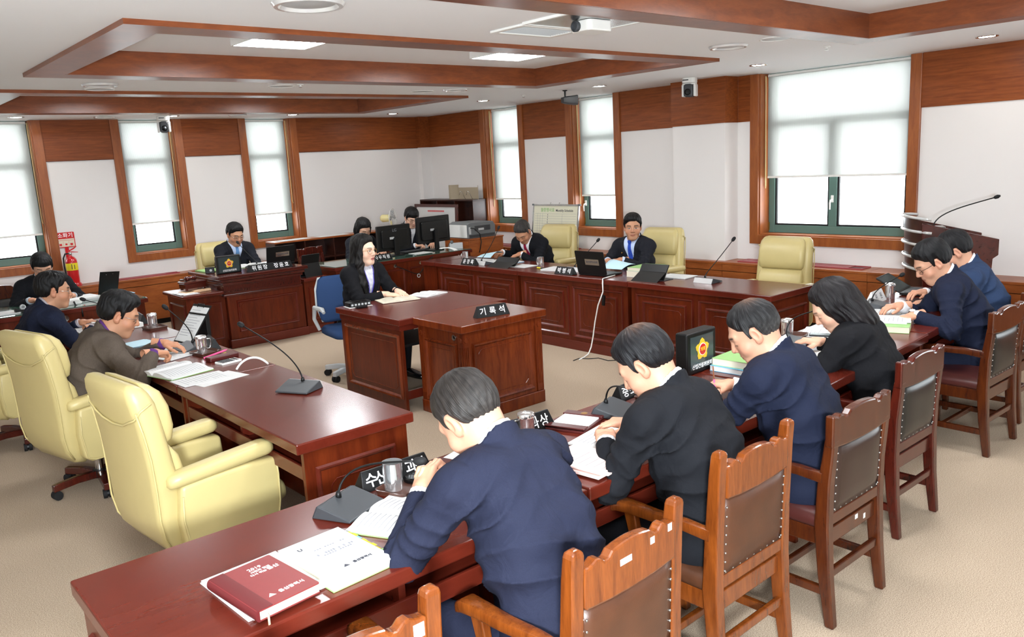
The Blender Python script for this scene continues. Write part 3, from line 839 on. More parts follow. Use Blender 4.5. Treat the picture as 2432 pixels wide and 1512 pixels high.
def slab(rows, r=.04, n=4):
    """rows of (y, z, tilt, width, thickness): rounded slab along a spine, returns rings"""
    rings = []
    for y, z, tl, w, th in rows:
        c, s = math.cos(R_(tl)), math.sin(R_(tl))
        rings.append([(px, y+py*c, z+py*s) for px, py in rrect(w, th, min(r, th*.48), n)])
    return rings

def exec_chair(label, loc, rz, base_rot=.3, group='cream leather armchairs', base=True):
    """cream leather swivel chair, faces local +y"""
    t = thing('leather_armchair', label, 'chair', loc, rz, group)
    rows = [(-.14, .285, 70, .40, .05), (-.17, .285, 62, .48, .09), (-.215, .31, 45, .54, .12), (-.252, .37, 25, .575, .135), (-.268, .45, 8, .59, .135), (-.272, .55, 0, .60, .13), (-.28, .66, -5, .60, .125),
            (-.293, .78, -8, .595, .12), (-.31, .90, -9, .585, .12), (-.327, .985, -9, .575, .125), (-.337, 1.03, -12, .555, .11), (-.342, 1.055, -14, .51, .075), (-.343, 1.065, -14, .44, .03)]
    part('back_shell', MB().loft(slab(rows, .05)), 'leather', t, smooth='all')
    head = [(-.245, .775, -8, .44, .02), (-.232, .80, -8, .485, .075), (-.232, .86, -9, .50, .10), (-.243, .95, -9, .50, .10), (-.262, 1.02, -14, .48, .085), (-.285, 1.052, -16, .42, .05), (-.30, 1.06, -16, .36, .02)]
    part('headrest_pad', MB().loft(slab(head, .04)), 'leather', t, smooth='all')
    lum = [(-.21, .44, 6, .44, .04), (-.195, .50, 4, .485, .085), (-.20, .62, -2, .49, .09), (-.216, .72, -7, .485, .08), (-.232, .772, -8, .45, .03)]
    part('lumbar_pad', MB().loft(slab(lum, .035)), 'leather', t, smooth='all')
    # piping seam round the headrest cap on the rear, and down both sides
    pth = [(-.296, -.30, .985), (-.296, -.352, .96), (-.27, -.372, .925), (-.19, -.376, .90), (-.12, -.372, .878), (0, -.371, .868), (.12, -.372, .878), (.19, -.376, .90), (.27, -.372, .925), (.296, -.352, .96), (.296, -.30, .985)]
    part('piping', MB().tube(pth, .0055, 6), 'leather', t, smooth='all')
    for s in (-1, 1):
        sp = [(s*.285, -.37, .955), (s*.295, -.352, .86), (s*.297, -.335, .74), (s*.298, -.33, .6), (s*.294, -.33, .46), (s*.284, -.315, .37), (s*.262, -.27, .295)]
        part('piping', MB().tube(sp, .005, 6), 'leather', t, smooth='all')
        # arm: side panel and padded top
        out = [(-.235, .30), (-.19, .272), (.0, .268), (.20, .288), (.245, .315), (.262, .38), (.268, .52), (.262, .60), (.1, .612), (-.1, .612), (-.235, .605), (-.255, .45)]
        x0 = s*.255; x1 = s*.345
        part('arm_panel', MB().prism(out, 'x', min(x0, x1), max(x0, x1)), 'leather', t, bevel=.022, seg=3, smooth='all')
        pin = [(s*.345, y*.985, .44+(z-.44)*.97) for y, z in out[:9]]
        part('piping', MB().tube([(s*.347, y, z) for y, z in [(-.235, .56), (-.243, .45), (-.222, .305), (-.18, .283), (0, .28), (.195, .30), (.235, .325), (.25, .39), (.255, .52), (.25, .59)]], .005, 6), 'leather', t, smooth='all')
        rows = []
        for y, z, w, h in ((-.285, .625, .04, .03), (-.275, .628, .085, .055), (-.22, .632, .105, .065), (0, .645, .108, .068), (.2, .655, .108, .07), (.225, .655, .10, .068), (.248, .652, .075, .05), (.255, .65, .03, .02)):
            rows.append([(s*.30+px, y, z+pz) for px, pz in rrect(w, h, min(.03, h*.46), 4)])
        part('arm_pad', MB().loft(rows), 'leather', t, smooth='all')
    seat = []
    for y, z, w, h in ((-.20, .40, .46, .08), (-.16, .405, .50, .15), (.1, .405, .505, .155), (.26, .40, .505, .15), (.315, .395, .50, .13), (.345, .385, .48, .09), (.355, .38, .44, .04)):
        seat.append([(px, y, z+pz) for px, pz in rrect(w, h, min(.05, h*.46), 4)])
    part('seat_cushion', MB().loft(seat), 'leather', t, smooth='all')
    part('seat_pan', MB().box(-.2, .2, -.16, .2, .285, .33), 'black', t, bevel=.01)
    part('tilt_unit', MB().box(-.08, .08, -.1, .12, .235, .2845), 'black', t, bevel=.012)
    part('tilt_lever', MB().tube([(.06, .02, .26), (.2, .03, .262), (.27, .03, .25)], [.006, .006, .01]), 'black', t, smooth=True)
    if base: star_base(t, rot=base_rot)
    t.scale = (.90, .93, 1.0)
    return t
ex = [('cream leather swivel armchair in the left foreground, empty, nearest the camera', (1.22, 3.77, 0), R_(-84), .9),
      ('cream leather swivel armchair of the man in the brown jacket', (1.175, 5.50, 0), R_(-76), .35),
      ('cream leather swivel armchair cut off by the left edge of the photo', (1.03, 6.93, 0), R_(-80), .2),
      ('empty cream leather armchair behind the right end of the far desk row', (6.60, 4.06, 0), R_(93), .2),
      ('cream leather armchair behind the man with the blue tie', (7.0, 5.80, 0), R_(98), .2),
      ('cream leather armchair behind the man with the red tie', (6.98, 7.42, 0), R_(105), .2),
      ('cream leather armchair of the chairman behind the tall bench', (3.97, 10.16, 0), R_(180), .2)]
ch0 = None
for lb, lc, rz, br in ex:
    if ch0 is None:
        ch0 = exec_chair(lb, lc, rz, br)
    else:
        c = copy_tree(ch0); c.location = lc; c.rotation_euler = (0, 0, rz); c['label'] = lb
def arm_chair(label, loc, rz, wd, back, seat, finial, group, seatmat=None):
    """carved wooden armchair with upholstered back, faces local +y"""
    t = thing('wooden_armchair', label, 'chair', loc, rz, group)
    W = .235
    for s in (-1, 1):
        x = s*(W-.022)
        sec = lambda cx, cy, cz, a, b: [(cx-a, cy-b, cz), (cx+a, cy-b, cz), (cx+a, cy+b, cz), (cx-a, cy+b, cz)]
        top = .925 if finial else .80
        rows = [sec(x, -.262, 0, .019, .019), sec(x, -.235, .22, .022, .026), sec(x, -.222, .42, .024, .03), sec(x, -.228, .60, .023, .026), sec(x, -.242, top-.08, .022, .022), sec(x, -.249, top-.012, .022, .02)]
        if finial: rows += [sec(x, -.25, top, .019, .018), sec(x, -.25, top+.008, .010, .010)]
        part('rear_leg', MB().loft(rows), wd, t, bevel=.007, seg=2)
        part('front_leg', MB().loft([sec(s*(W-.025), .205, 0, .017, .017), sec(s*(W-.025), .21, .2, .02, .02), sec(s*(W-.025), .21, .40, .024, .024)]), wd, t, bevel=.006)
        part('side_rail', MB().box(min(x, x-s*.022), max(x, x-s*.022), -.195, .19, .335, .405), wd, t, bevel=.004)
        part('side_stretcher', MB().box(x-.012, x+.012, -.225, .195, .13, .165), wd, t, bevel=.004)
        # arm: swept rail with a scrolled end and its support
        ay = [(-.222, .628, .016, .022), (-.12, .638, .02, .020), (0, .636, .024, .019), (.10, .64, .027, .02), (.16, .637, .03, .022), (.185, .625, .028, .018), (.195, .61, .02, .010)]
        part('arm_rest', MB().loft([[(s*(W-.012+.018*min(1, (y+.22)/.3))+px, y, z+pz) for px, pz in rrect(2*w, 2*h, min(w, h)*.5, 2)] for y, z, w, h in ay]), wd, t, smooth=True)
        part('arm_support', MB().loft([sec(s*(W-.015), .10, .37, .015, .022), sec(s*(W+.004), .085, .50, .014, .02), sec(s*(W+.006), .11, .628, .016, .026)]), wd, t, bevel=.005)
    part('front_rail', MB().box(-W+.045, W-.045, .195, .22, .335, .405), wd, t, bevel=.004)
    part('rear_rail', MB().box(-W+.045, W-.045, -.235, -.212, .335, .405), wd, t, bevel=.004)
    part('cross_stretcher', MB().box(-W+.034, W-.034, -.012, .012, .132, .163), wd, t, bevel=.004)
    part('rear_stretcher', MB().box(-W+.044, W-.044, -.25, -.228, .20, .235), wd, t, bevel=.004)
    # crest rail with a wavy upper edge
    w = W-.044 if finial else W+.004
    n = 24; tops = []
    for k in range(n+1):
        u = -1+2*k/n; a = abs(u)
        z = .872 + .020*max(0, math.cos(a*PI*.75)) - (.012 if .48 < a < .62 else 0) + (.012*math.exp(-((a-.72)/.1)**2)) + (0 if finial else .028*max(0, (a-.8)/.2)**1.5)
        if not finial and a > .97: z -= .014
        tops.append((u*w, z))
    lo = [(u, .758 - .012*(1-(u/w)**2)) for u in (-w, -w*.5, 0, w*.5, w)]
    part('crest_rail', MB().prism(lo+tops[::-1], 'y', -.268, -.232), wd, t, bevel=.007, seg=2)
    part('lower_rail', MB().box(-W+.045, W-.045, -.247, -.217, .425, .475), wd, t, bevel=.005)
    # upholstered back: front pad and rear panel, slightly hollowed
    nx, nz = 8, 6
    rows = []
    for j in range(nz+1):
        z = .475+(.753-.475)*j/nz; yc = -.237-.010*j/nz
        for_ = []
        m = 10
        ring = []
        for i in range(m+1):
            u = -1+2*i/m; e = (1-abs(u)**4)*(1-abs(2*j/nz-1)**6)
            ring.append((u*(W-.046), yc-.008-.018*e, z))
        for i in range(m, -1, -1):
            u = -1+2*i/m; e = (1-abs(u)**4)*(1-abs(2*j/nz-1)**6)
            ring.append((u*(W-.046), yc+.010+.024*e, z))
        rows.append(ring)
    bp = part('back_panel', MB().loft(rows), back, t, smooth='all')
    nails = MB()
    for j in range(8):
        for s in (-1, 1):
            nails.sphere((s*(W-.054), -.248-.010*j/8, .49+.25*j/7.5), .0045, 6, 4)
    for i in range(9):
        u = -1+2*i/8
        nails.sphere((u*(W-.06), -.2465, .484), .0045, 6, 4)
    no = part('nail_heads', nails, 'steel', bp, smooth='all'); no['kind'] = 'stuff'
    seatr = []
    for z, g in ((.406, .0), (.42, .006), (.445, .004), (.462, -.012), (.468, -.05)):
        seatr.append([(px, py-.008, z) for px, py in rrect(2*(W-.022+g), .415+2*g, .03, 4)])
    part('seat_cushion', MB().loft(seatr), seat, t, smooth='all')
    return t
AG = 'carved wooden armchairs of the near row'
ach = [('shiny orange-brown wooden armchair cut by the bottom edge, behind the empty desk place', (0.755, 1.735, 0), 0.0, 'chairwood', 'leather_rd', 'leather_rd', 1),
       ('shiny orange-brown wooden armchair with mottled brown leather back, behind the navy-suited man in front', (1.53, 1.62, 0), R_(2), 'chairwood', 'leather_br', 'leather_br', 1),
       ('shiny orange-brown wooden armchair with brown leather back, behind the man in the black suit', (2.35, 1.75, 0), R_(1), 'chairwood', 'leather_br', 'leather_br', 1),
       ('dark wooden armchair with dark brown leather back and maroon seat, third from the front', (3.05, 1.72, 0), R_(0), 'chairwood_dk', 'leather_db', 'leather_rd', 0),
       ('reddish wooden armchair with black leather back, behind the woman in black', (3.97, 1.87, 0), R_(0), 'chairwood_red', 'leather_bk', 'leather_bk', 0),
       ('dark wooden armchair with black leather back and maroon seat, behind the man with glasses', (5.36, 1.95, 0), R_(-1), 'chairwood_dk', 'leather_bk', 'leather_rd', 0),
       ('dark wooden armchair cut by the right edge of the photo', (6.12, 2.02, 0), R_(-1), 'chairwood_dk', 'leather_db', 'leather_rd', 0)]
LABELS = {0: [(.165, .845, .030, .036)], 1: [(-.03, .838, .048, .018), (.085, .852, .018, .020), (.165, .862, .018, .022)], 3: [(.03, .385, .022, .02), (.10, .365, .016, .022)]}
for i, q in enumerate(ach):
    ac = arm_chair(q[0], q[1], q[2], q[3], q[4], q[5], q[6], AG)
    for lx, lz, lw, lh in LABELS.get(i, []):
        yy = -.2692 if lz > .6 else -.2362
        part('paper_label', MB().box(lx-lw/2, lx+lw/2, yy, yy+.001, lz-lh/2, lz+lh/2), 'paper', ac, label='small white paper label')
arm_chair('carved maroon leather chair of the woman with bobbed hair at the staff desk', (5.22, 9.92, 0), R_(200), 'chairwood_red', 'leather_rd', 'leather_rd', 0, 'staff chairs')
arm_chair('black-backed chair of the man at the far left glass-topped desk', (1.45, 9.68, 0), R_(180), 'chairwood_dk', 'leather_bk', 'leather_bk', 0, 'staff chairs')
arm_chair('dark chair of the man hidden behind the monitors', (6.75, 10.2, 0), R_(180), 'chairwood_dk', 'leather_bk', 'leather_bk', 0, 'staff chairs')

t = thing('office_chair', 'blue swivel office chair with grey arms under the woman with long hair', 'chair', (3.68, 6.62, 0), R_(172))
part('chair_back', MB().loft([[(px, -.21-.03*(z-.5)*2+py-.9*px*px*0, z) for px, py in rrect(w, th, .02, 3)] for z, w, th in ((.50, .34, .03), (.53, .40, .05), (.65, .44, .055), (.80, .43, .05), (.90, .38, .045), (.93, .30, .02))]), 'navyfab', t, smooth='all')
part('back_cover', MB().loft([[(px, -.247-.03*(z-.5)*2+py, z) for px, py in rrect(w, .014, .006, 2)] for z, w in ((.50, .36), (.65, .455), (.82, .44), (.92, .36))]), 'lgrey', t, smooth=True)
part('seat', MB().loft([[(px, py+.02, z) for px, py in rrect(.46*g, .46*g, .08, 4)] for z, g in ((.40, .9), (.42, 1), (.46, 1), (.48, .93))]), 'navyfab', t, smooth='all')
for s in (-1, 1):
    part('arm_rest', MB().tube([(s*.23, -.19, .44), (s*.27, -.2, .55), (s*.27, -.16, .66), (s*.27, .04, .665), (s*.27, .08, .64)], [.016, .018, .022, .022, .014], 8), 'lgrey', t, smooth=True)
part('back_bar', MB().box(-.03, .03, -.26, .0, .36, .39).box(-.03, .03, -.275, -.25, .37, .60), 'black', t, bevel=.006)
star_base(t, 'lgrey', .27, .5)
# ------------------------------------------------------------------ distance-field sculpting for the people
F4 = np.float32
def vv(*a): return np.array(a, dtype=F4)
def d_seg(P, a, b, ra, rb):
    a = np.asarray(a, F4); b = np.asarray(b, F4); ba = b-a
    t = np.clip(((P-a)@ba)/max(float(ba@ba), 1e-9), 0, 1)
    return np.linalg.norm(P-(a+t[:, None]*ba), axis=1)-(ra+(rb-ra)*t)
def d_ell(P, c, r, R=None):
    q = P-np.asarray(c, F4)
    if R is not None: q = q@np.asarray(R, F4)
    r = np.asarray(r, F4)
    k0 = np.linalg.norm(q/r, axis=1); k1 = np.linalg.norm(q/(r*r), axis=1)
    return k0*(k0-1)/np.maximum(k1, 1e-6)
def d_box(P, c, h, rad, R=None):
    q = P-np.asarray(c, F4)
    if R is not None: q = q@np.asarray(R, F4)
    q = np.abs(q)-(np.asarray(h, F4)-rad)
    return np.linalg.norm(np.maximum(q, 0), axis=1)+np.minimum(q.max(axis=1), 0)-rad
def smin(a, b, k):
    h = np.clip(.5+.5*(b-a)/k, 0, 1)
    return b*(1-h)+a*h-k*h*(1-h)
def smax(a, b, k): return -smin(-a, -b, k)
def sstep(a, b, x):
    t = np.clip((x-a)/(b-a), 0, 1)
    return t*t*(3-2*t)
_rng = np.random.RandomState(5)
_WV = [(_rng.randn(3).astype(F4), _rng.rand()*6.28) for _ in range(14)]
def wob(P, f, k0=0, n=5):
    s = 0
    for d, ph in _WV[k0:k0+n]:
        s = s+np.sin(P@(d*f)+ph)
    return s/n

def surface(fn, lo, hi, h):
    """surface nets on a grid, evaluated only near the surface; returns verts, quads"""
    lo = np.asarray(lo, F4); hi = np.asarray(hi, F4)
    n = np.ceil((hi-lo)/h/4).astype(int)+1
    H = 4*h
    cs = [lo[i]+(np.arange(n[i], dtype=F4)+.5)*H for i in range(3)]
    G = np.stack(np.meshgrid(*cs, indexing='ij'), -1).reshape(-1, 3)
    dc = fn(G)
    near = (np.abs(dc) < H*1.35).reshape(n)
    dcr = dc.reshape(n)
    N = n*4
    d = np.repeat(np.repeat(np.repeat(dcr, 4, 0), 4, 1), 4, 2).astype(F4)
    bi = np.argwhere(near)
    o = np.stack(np.meshgrid(*[np.arange(4)]*3, indexing='ij'), -1).reshape(-1, 3)
    idx = (bi[:, None, :]*4+o[None]).reshape(-1, 3)
    P = lo+(idx.astype(F4)+.5)*h
    out = np.empty(len(P), F4)
    for s in range(0, len(P), 400000):
        out[s:s+400000] = fn(P[s:s+400000])
    d[idx[:, 0], idx[:, 1], idx[:, 2]] = out
    ins = d < 0
    c = [ins[i:N[0]-1+i, j:N[1]-1+j, k:N[2]-1+k] for i in (0, 1) for j in (0, 1) for k in (0, 1)]
    tot = sum(x.astype(np.int8) for x in c)
    act = (tot > 0) & (tot < 8)
    A = np.argwhere(act)
    if len(A) == 0: return np.zeros((0, 3)), np.zeros((0, 4), int)
    vid = np.full(act.shape, -1, np.int32); vid[act] = np.arange(len(A))
    acc = np.zeros((len(A), 3), F4); cnt = np.zeros(len(A), F4)
    cor = [(i, j, k) for i in (0, 1) for j in (0, 1) for k in (0, 1)]
    dv = {q: d[A[:, 0]+q[0], A[:, 1]+q[1], A[:, 2]+q[2]] for q in cor}
    for q in cor:
        for ax in range(3):
            if q[ax] == 0:
                r = list(q); r[ax] = 1; r = tuple(r)
                a, b = dv[q], dv[r]
                m = (a < 0) != (b < 0)
                t = np.where(m, a/np.where(m, a-b, 1), 0)
                p = np.tile(np.array(q, F4), (len(A), 1)); p[:, ax] = t
                acc[m] += p[m]; cnt[m] += 1
    V = lo+(A+.5+acc/cnt[:, None])*h
    Q = []
    for ax in range(3):
        sl0 = [slice(1, -1)]*3; 
        u, w = (ax+1) % 3, (ax+2) % 3
        a0 = [slice(1, N[0]-1), slice(1, N[1]-1), slice(1, N[2]-1)]
        a1 = [slice(1, N[0]-1), slice(1, N[1]-1), slice(1, N[2]-1)]
        a0[ax] = slice(0, N[ax]-1); a1[ax] = slice(1, N[ax])
        s0 = ins[tuple(a0)]; s1 = ins[tuple(a1)]
        E = np.argwhere(s0 != s1)
        if len(E) == 0: continue
        flip = s1[E[:, 0], E[:, 1], E[:, 2]]
        off = np.ones(3, int); off[ax] = 0
        E = E+off
        def cell(du, dw):
            e = E.copy(); e[:, u] += du; e[:, w] += dw
            return vid[e[:, 0], e[:, 1], e[:, 2]]
        q = np.stack([cell(-1, -1), cell(0, -1), cell(0, 0), cell(-1, 0)], 1)
        q[flip] = q[flip][:, ::-1]
        q = q[(q >= 0).all(1)]
        Q.append(q)
    Q = np.concatenate(Q)
    # pull the vertices onto the surface
    e = h*.3
    g = np.stack([fn(V+np.eye(3, dtype=F4)[i]*e)-fn(V-np.eye(3, dtype=F4)[i]*e) for i in range(3)], 1)/(2*e)
    f0 = fn(V)
    gn = np.maximum((g*g).sum(1), .3)
    V = V-np.clip(f0/gn, -h*.6, h*.6)[:, None]*g
    return V, Q

def np_mesh(name, V, Q, mat, parent, col=None):
    me = bpy.data.meshes.new(name)
    me.vertices.add(len(V)); me.vertices.foreach_set('co', np.asarray(V, F4).ravel())
    me.loops.add(len(Q)*4); me.loops.foreach_set('vertex_index', np.asarray(Q, np.int32).ravel())
    me.polygons.add(len(Q)); me.polygons.foreach_set('loop_start', np.arange(0, len(Q)*4, 4, dtype=np.int32))
    me.polygons.foreach_set('use_smooth', np.ones(len(Q), bool))
    me.update(calc_edges=True); me.validate()
    me.materials.append(mat if not isinstance(mat, str) else M[mat])
    if col is not None:
        at = me.color_attributes.new('Col', 'FLOAT_COLOR', 'POINT')
        at.data.foreach_set('color', np.concatenate([col, np.ones((len(col), 1))], 1).astype(F4).ravel())
    return link(name, me, parent)

M['skin'] = vcol('skin', 0.5, 0.35, bump=0.08, bscale=400)
M['hair'] = vcol('hair', 0.5, 0.25)
def _strands():
    nt = M['hair'].node_tree; b = nt.nodes['Principled BSDF']
    at = nt.nodes.new('ShaderNodeAttribute'); at.attribute_name = 'Str'
    n = nt.nodes.new('ShaderNodeTexNoise'); n.inputs['Scale'].default_value = 1.0; n.inputs['Detail'].default_value = 3; n.inputs['Distortion'].default_value = .5
    nt.links.new(at.outputs['Vector'], n.inputs['Vector'])
    bp = nt.nodes.new('ShaderNodeBump'); bp.inputs['Strength'].default_value = 0.55; bp.inputs['Distance'].default_value = 0.006
    nt.links.new(n.outputs['Fac'], bp.inputs['Height']); nt.links.new(bp.outputs['Normal'], b.inputs['Normal'])
    ca = [x for x in nt.nodes if x.type == 'ATTRIBUTE' and x.attribute_name == 'Col'][0]
    mx = nt.nodes.new('ShaderNodeMix'); mx.data_type = 'RGBA'; mx.blend_type = 'MULTIPLY'; mx.inputs['Factor'].default_value = 1
    cr = nt.nodes.new('ShaderNodeValToRGB'); cr.color_ramp.elements[0].position = .35; cr.color_ramp.elements[1].position = .65
    cr.color_ramp.elements[0].color = (.55, .55, .55, 1); cr.color_ramp.elements[1].color = (1.5, 1.5, 1.5, 1)
    nt.links.new(n.outputs['Fac'], cr.inputs[0]); nt.links.new(ca.outputs['Color'], mx.inputs['A']); nt.links.new(cr.outputs[0], mx.inputs['B'])
    nt.links.new(mx.outputs['Result'], b.inputs['Base Color'])
_strands()
M['lens'] = M['glass']

def rotm(ax, a):
    return np.array(Matrix.Rotation(R_(a), 3, ax), F4)
def unit(v): v = np.asarray(v, F4); return v/max(np.linalg.norm(v), 1e-9)

# ---- head (local frame: origin between the ears, +y out of the face, z up)
def head_base(P):
    d = d_ell(P, (0, -.016, .032), (.074, .094, .086))
    d = smin(d, d_ell(P, (0, .030, -.020), (.063, .062, .085)), .03)
    d = smin(d, d_ell(P, (0, .028, -.062), (.050, .055, .050)), .03)
    d = smin(d, d_seg(P, (-.018, .066, -.096), (.018, .066, -.096), .018, .018), .03)
    return d
def head_sdf(P, neck=None, fem=False, neck_r=.056):
    X = np.stack([np.abs(P[:, 0]), P[:, 1], P[:, 2]], 1)
    d = head_base(P)
    d = smin(d, d_ell(X, (.043, .050, -.032), (.026, .026, .024)), .02)
    d = smin(d, d_seg(X, (.010, .080, .026), (.042, .066, .026), .012, .010), .018)
    d = smax(d, -d_ell(X, (.032, .098, .006), (.019, .018, .012)), .012)
    d = smin(d, d_ell(X, (.032, .070, .004), (.0145, .0135, .0115)), .004)
    d = smin(d, d_seg(P, (0, .084, .018), (0, .103, -.022), .0075, .0115), .010)
    d = smin(d, d_ell(X, (.0125, .091, -.027), (.0085, .011, .0075)), .006)
    d = smin(d, d_ell(P, (0, .084, -.054), (.025, .012, .0075)), .006)
    d = smin(d, d_ell(P, (0, .082, -.066), (.021, .012, .0075)), .006)
    d = smax(d, -d_seg(X, (0, .099, -.060), (.022, .088, -.060), .0022, .0018), .003)
    # ear: shell with a hollow
    er = rotm('X', -12)
    e = d_ell(X, (.077, -.010, .000), (.011, .018, .033), er)
    e = smin(e, d_ell(X, (.075, -.004, -.026), (.008, .010, .012)), .008)
    e = smax(e, -d_ell(X, (.086, -.006, .002), (.006, .010, .020), er), .004)
    d = smin(d, e, .006)
    if neck is not None:
        d = smin(d, d_seg(P, (0, -.022, -.045), neck, neck_r, neck_r+.006), .03)
    return d

def head_col(P, o):
    X = np.abs(P[:, 0]); y, z = P[:, 1], P[:, 2]
    sk = np.array(lin(o['skin'])[:3]); col = np.tile(sk, (len(P), 1))
    def mixin(m, c): 
        nonlocal col
        col = col*(1-m[:, None])+np.array(lin(c)[:3])*m[:, None]
    red = np.array(o['skin'])
    mixin(.22*np.exp(-((X-.043)**2+(z+.028)**2)/.0006)*(y > .02), 'b5543f')
    mixin(.25*np.exp(-((X-.080)**2)/.00015), 'b0503c')
    mixin(.20*np.exp(-(X**2+(z+.022)**2)/.00025)*(y > .085), 'b0503c')
    lips = np.clip(1.25-((P[:, 0]/.025)**2+((z+.060)/.0115)**2), 0, 1)*(y > .062)
    mixin(np.clip(lips*1.6, 0, 1)*(.75 if o.get('fem') else .5), o.get('lip', '9a4a40'))
    mixin(np.clip(1.6-np.abs(z+.060)/.0022, 0, 1)*(X < .022)*(y > .07)*.8, '4a1d18')
    if o.get('jaw', 0):
        mixin(o['jaw']*sstep(-.035, -.06, z)*(y > .0)*np.clip(1-lips*2, 0, 1), '6a5a50')
    # brows
    zb = .0265+.004*np.cos((X-.034)/.02)-.001
    mixin(np.clip(1.5-np.abs(z-zb)/(.0042 if not o.get('fem') else .003), 0, 1)*sstep(.012, .018, X)*sstep(.056, .048, X)*(y > .03)*.9, o.get('haircol', '141214'))
    if o.get('eyes', 'open') == 'open':
        ez = (z-.004)/.0050; ex = (X-.032)/.0145
        w = np.clip((1-ex**2-ez**2)*4, 0, 1)*(y > .055)
        mixin(w, 'd8d0c8')
        mixin(np.clip((1-((P[:, 0]-np.sign(P[:, 0])*.032-o.get('gaze', 0))/.0066)**2-((z-.004)/.0066)**2)*5, 0, 1)*w, '181010')
        mixin(np.clip(1.5-np.abs(ex**2+ez**2-1.1)/.35, 0, 1)*(ez > -.2)*(y > .05)*.85, '2a1a16')
    else:
        mixin(np.clip(1.5-np.abs(z+.0035+.10*(X-.032)**2/.01)/.0022, 0, 1)*(np.abs(X-.032) < .0155)*(y > .05)*.85, '2a1a16')
    return np.clip(col, 0, 1)

def hairline(y, style):
    pts = {'short': [(-.12, -.085), (-.085, -.078), (-.05, -.060), (-.030, -.030), (-.022, .020), (-.006, .024), (.004, -.012), (.018, -.012), (.024, .028), (.045, .040), (.062, .066), (.085, .078), (.12, .085)],
           'high': [(-.12, -.070), (-.085, -.062), (-.05, -.050), (-.030, -.015), (-.022, .026), (-.006, .028), (.004, .0), (.016, .0), (.022, .035), (.040, .056), (.055, .082), (.07, .10), (.12, .12)],
           'fringe': [(-.12, -.085), (-.085, -.078), (-.05, -.060), (-.030, -.028), (-.020, .014), (-.006, .018), (.004, -.018), (.020, -.018), (.028, .02), (.045, .034), (.062, .040), (.085, .042), (.12, .042)],
           'bob': [(-.12, -.09), (.0, -.075), (.03, -.06), (.036, .02), (.055, .05), (.07, .06), (.12, .066)],
           'long': [(-.12, -.12), (.0, -.12), (.022, -.10), (.030, .02), (.05, .055), (.07, .075), (.12, .08)]}[style]
    p = np.array(pts)
    return np.interp(y, p[:, 0], p[:, 1])

def hair_sdf(P, o):
    st = o['hair']; base = {'bob': 'bob', 'long': 'long', 'shoulder': 'long'}.get(st, st)
    zl = hairline(P[:, 1]+.010*0.15*np.sin(P[:, 0]*90), base)
    t = np.clip((P[:, 2]-zl)/.02, -1, 1)
    vol = o.get('vol', .014)
    th = -.0025+.0065*np.clip((P[:, 2]-zl)/.020, 0, 1)+(vol-.004)*np.clip((P[:, 2]-zl)/.05, 0, 1)
    th = th+o.get('top', .008)*sstep(.04, .11, P[:, 2])
    ang = np.arctan2(P[:, 0], P[:, 1]+.03)
    th = th+np.clip((P[:, 2]-zl)/.03, .15, 1)*(.0010*np.sin(ang*23+7*wob(P, 25))+.0022*wob(P, 70, 3)+.0012*wob(P, 170, 6))
    if o.get('part'):   # a side parting: a shallow valley and a lift beside it
        x = P[:, 0]*o['part']
        th = th-.006*np.exp(-((x-.035)/.006)**2)*(P[:, 1] > -.02)*(P[:, 2] > .05)+.008*sstep(.03, .0, x)*sstep(.0, .06, P[:, 1])*sstep(.05, .08, P[:, 2])
    d = head_base(P)-th
    d = smax(d, (zl-P[:, 2])*.6, .006)
    if st == 'bob':
        c = smin(d_ell(P, (0, -.035, -.005), (.090, .085, .100)), d_ell(P, (0, -.03, -.06), (.088, .075, .06)), .03)
        c = np.maximum(c, -d_ell(P, (0, .075, -.04), (.060, .075, .095)))
        X = np.abs(P[:, 0])
        c = smin(c, d_seg(np.stack([X, P[:, 1], P[:, 2]], 1), (.078, .020, .02), (.074, .035, -.085), .018, .012), .012)
        d = smin(d, c+.003*np.sin(ang*30+5*wob(P, 20)), .012)
    if st == 'shoulder':
        c = smin(d_ell(P, (0, -.030, .012), (.096, .105, .110)), d_ell(P, (0, -.055, -.10), (.112, .075, .10)), .05)
        c = smin(c, d_ell(P, (.035, -.055, -.155), (.10, .065, .05)), .04)
        c = np.maximum(c, -d_ell(P, (0, .085, -.05), (.062, .075, .13)))
        d = smin(d, c+.0028*np.sin(ang*17+6*wob(P, 22))+.004*wob(P, 45, 4), .015)
    if st == 'long':
        X = np.stack([np.abs(P[:, 0]), P[:, 1], P[:, 2]], 1)
        c = smin(d_ell(P, (0, -.040, -.02), (.088, .075, .13)), d_ell(P, (0, -.06, -.16), (.10, .055, .13)), .04)
        c = smin(c, d_seg(X, (.066, .018, .040), (.086, .022, -.10), .020, .030), .02)
        c = smin(c, d_seg(X, (.086, .022, -.10), (.092, .055, -.26), .034, .030), .02)
        c = smin(c, d_seg(X, (.092, .055, -.26), (.085, .08, -.33), .030, .012), .02)
        c = np.maximum(c, -d_ell(P, (0, .085, -.03), (.058, .085, .105)))
        d = smin(d, c+.0028*np.sin(ang*17+6*wob(P, 20))+.004*wob(P, 45, 4), .015)
    return d

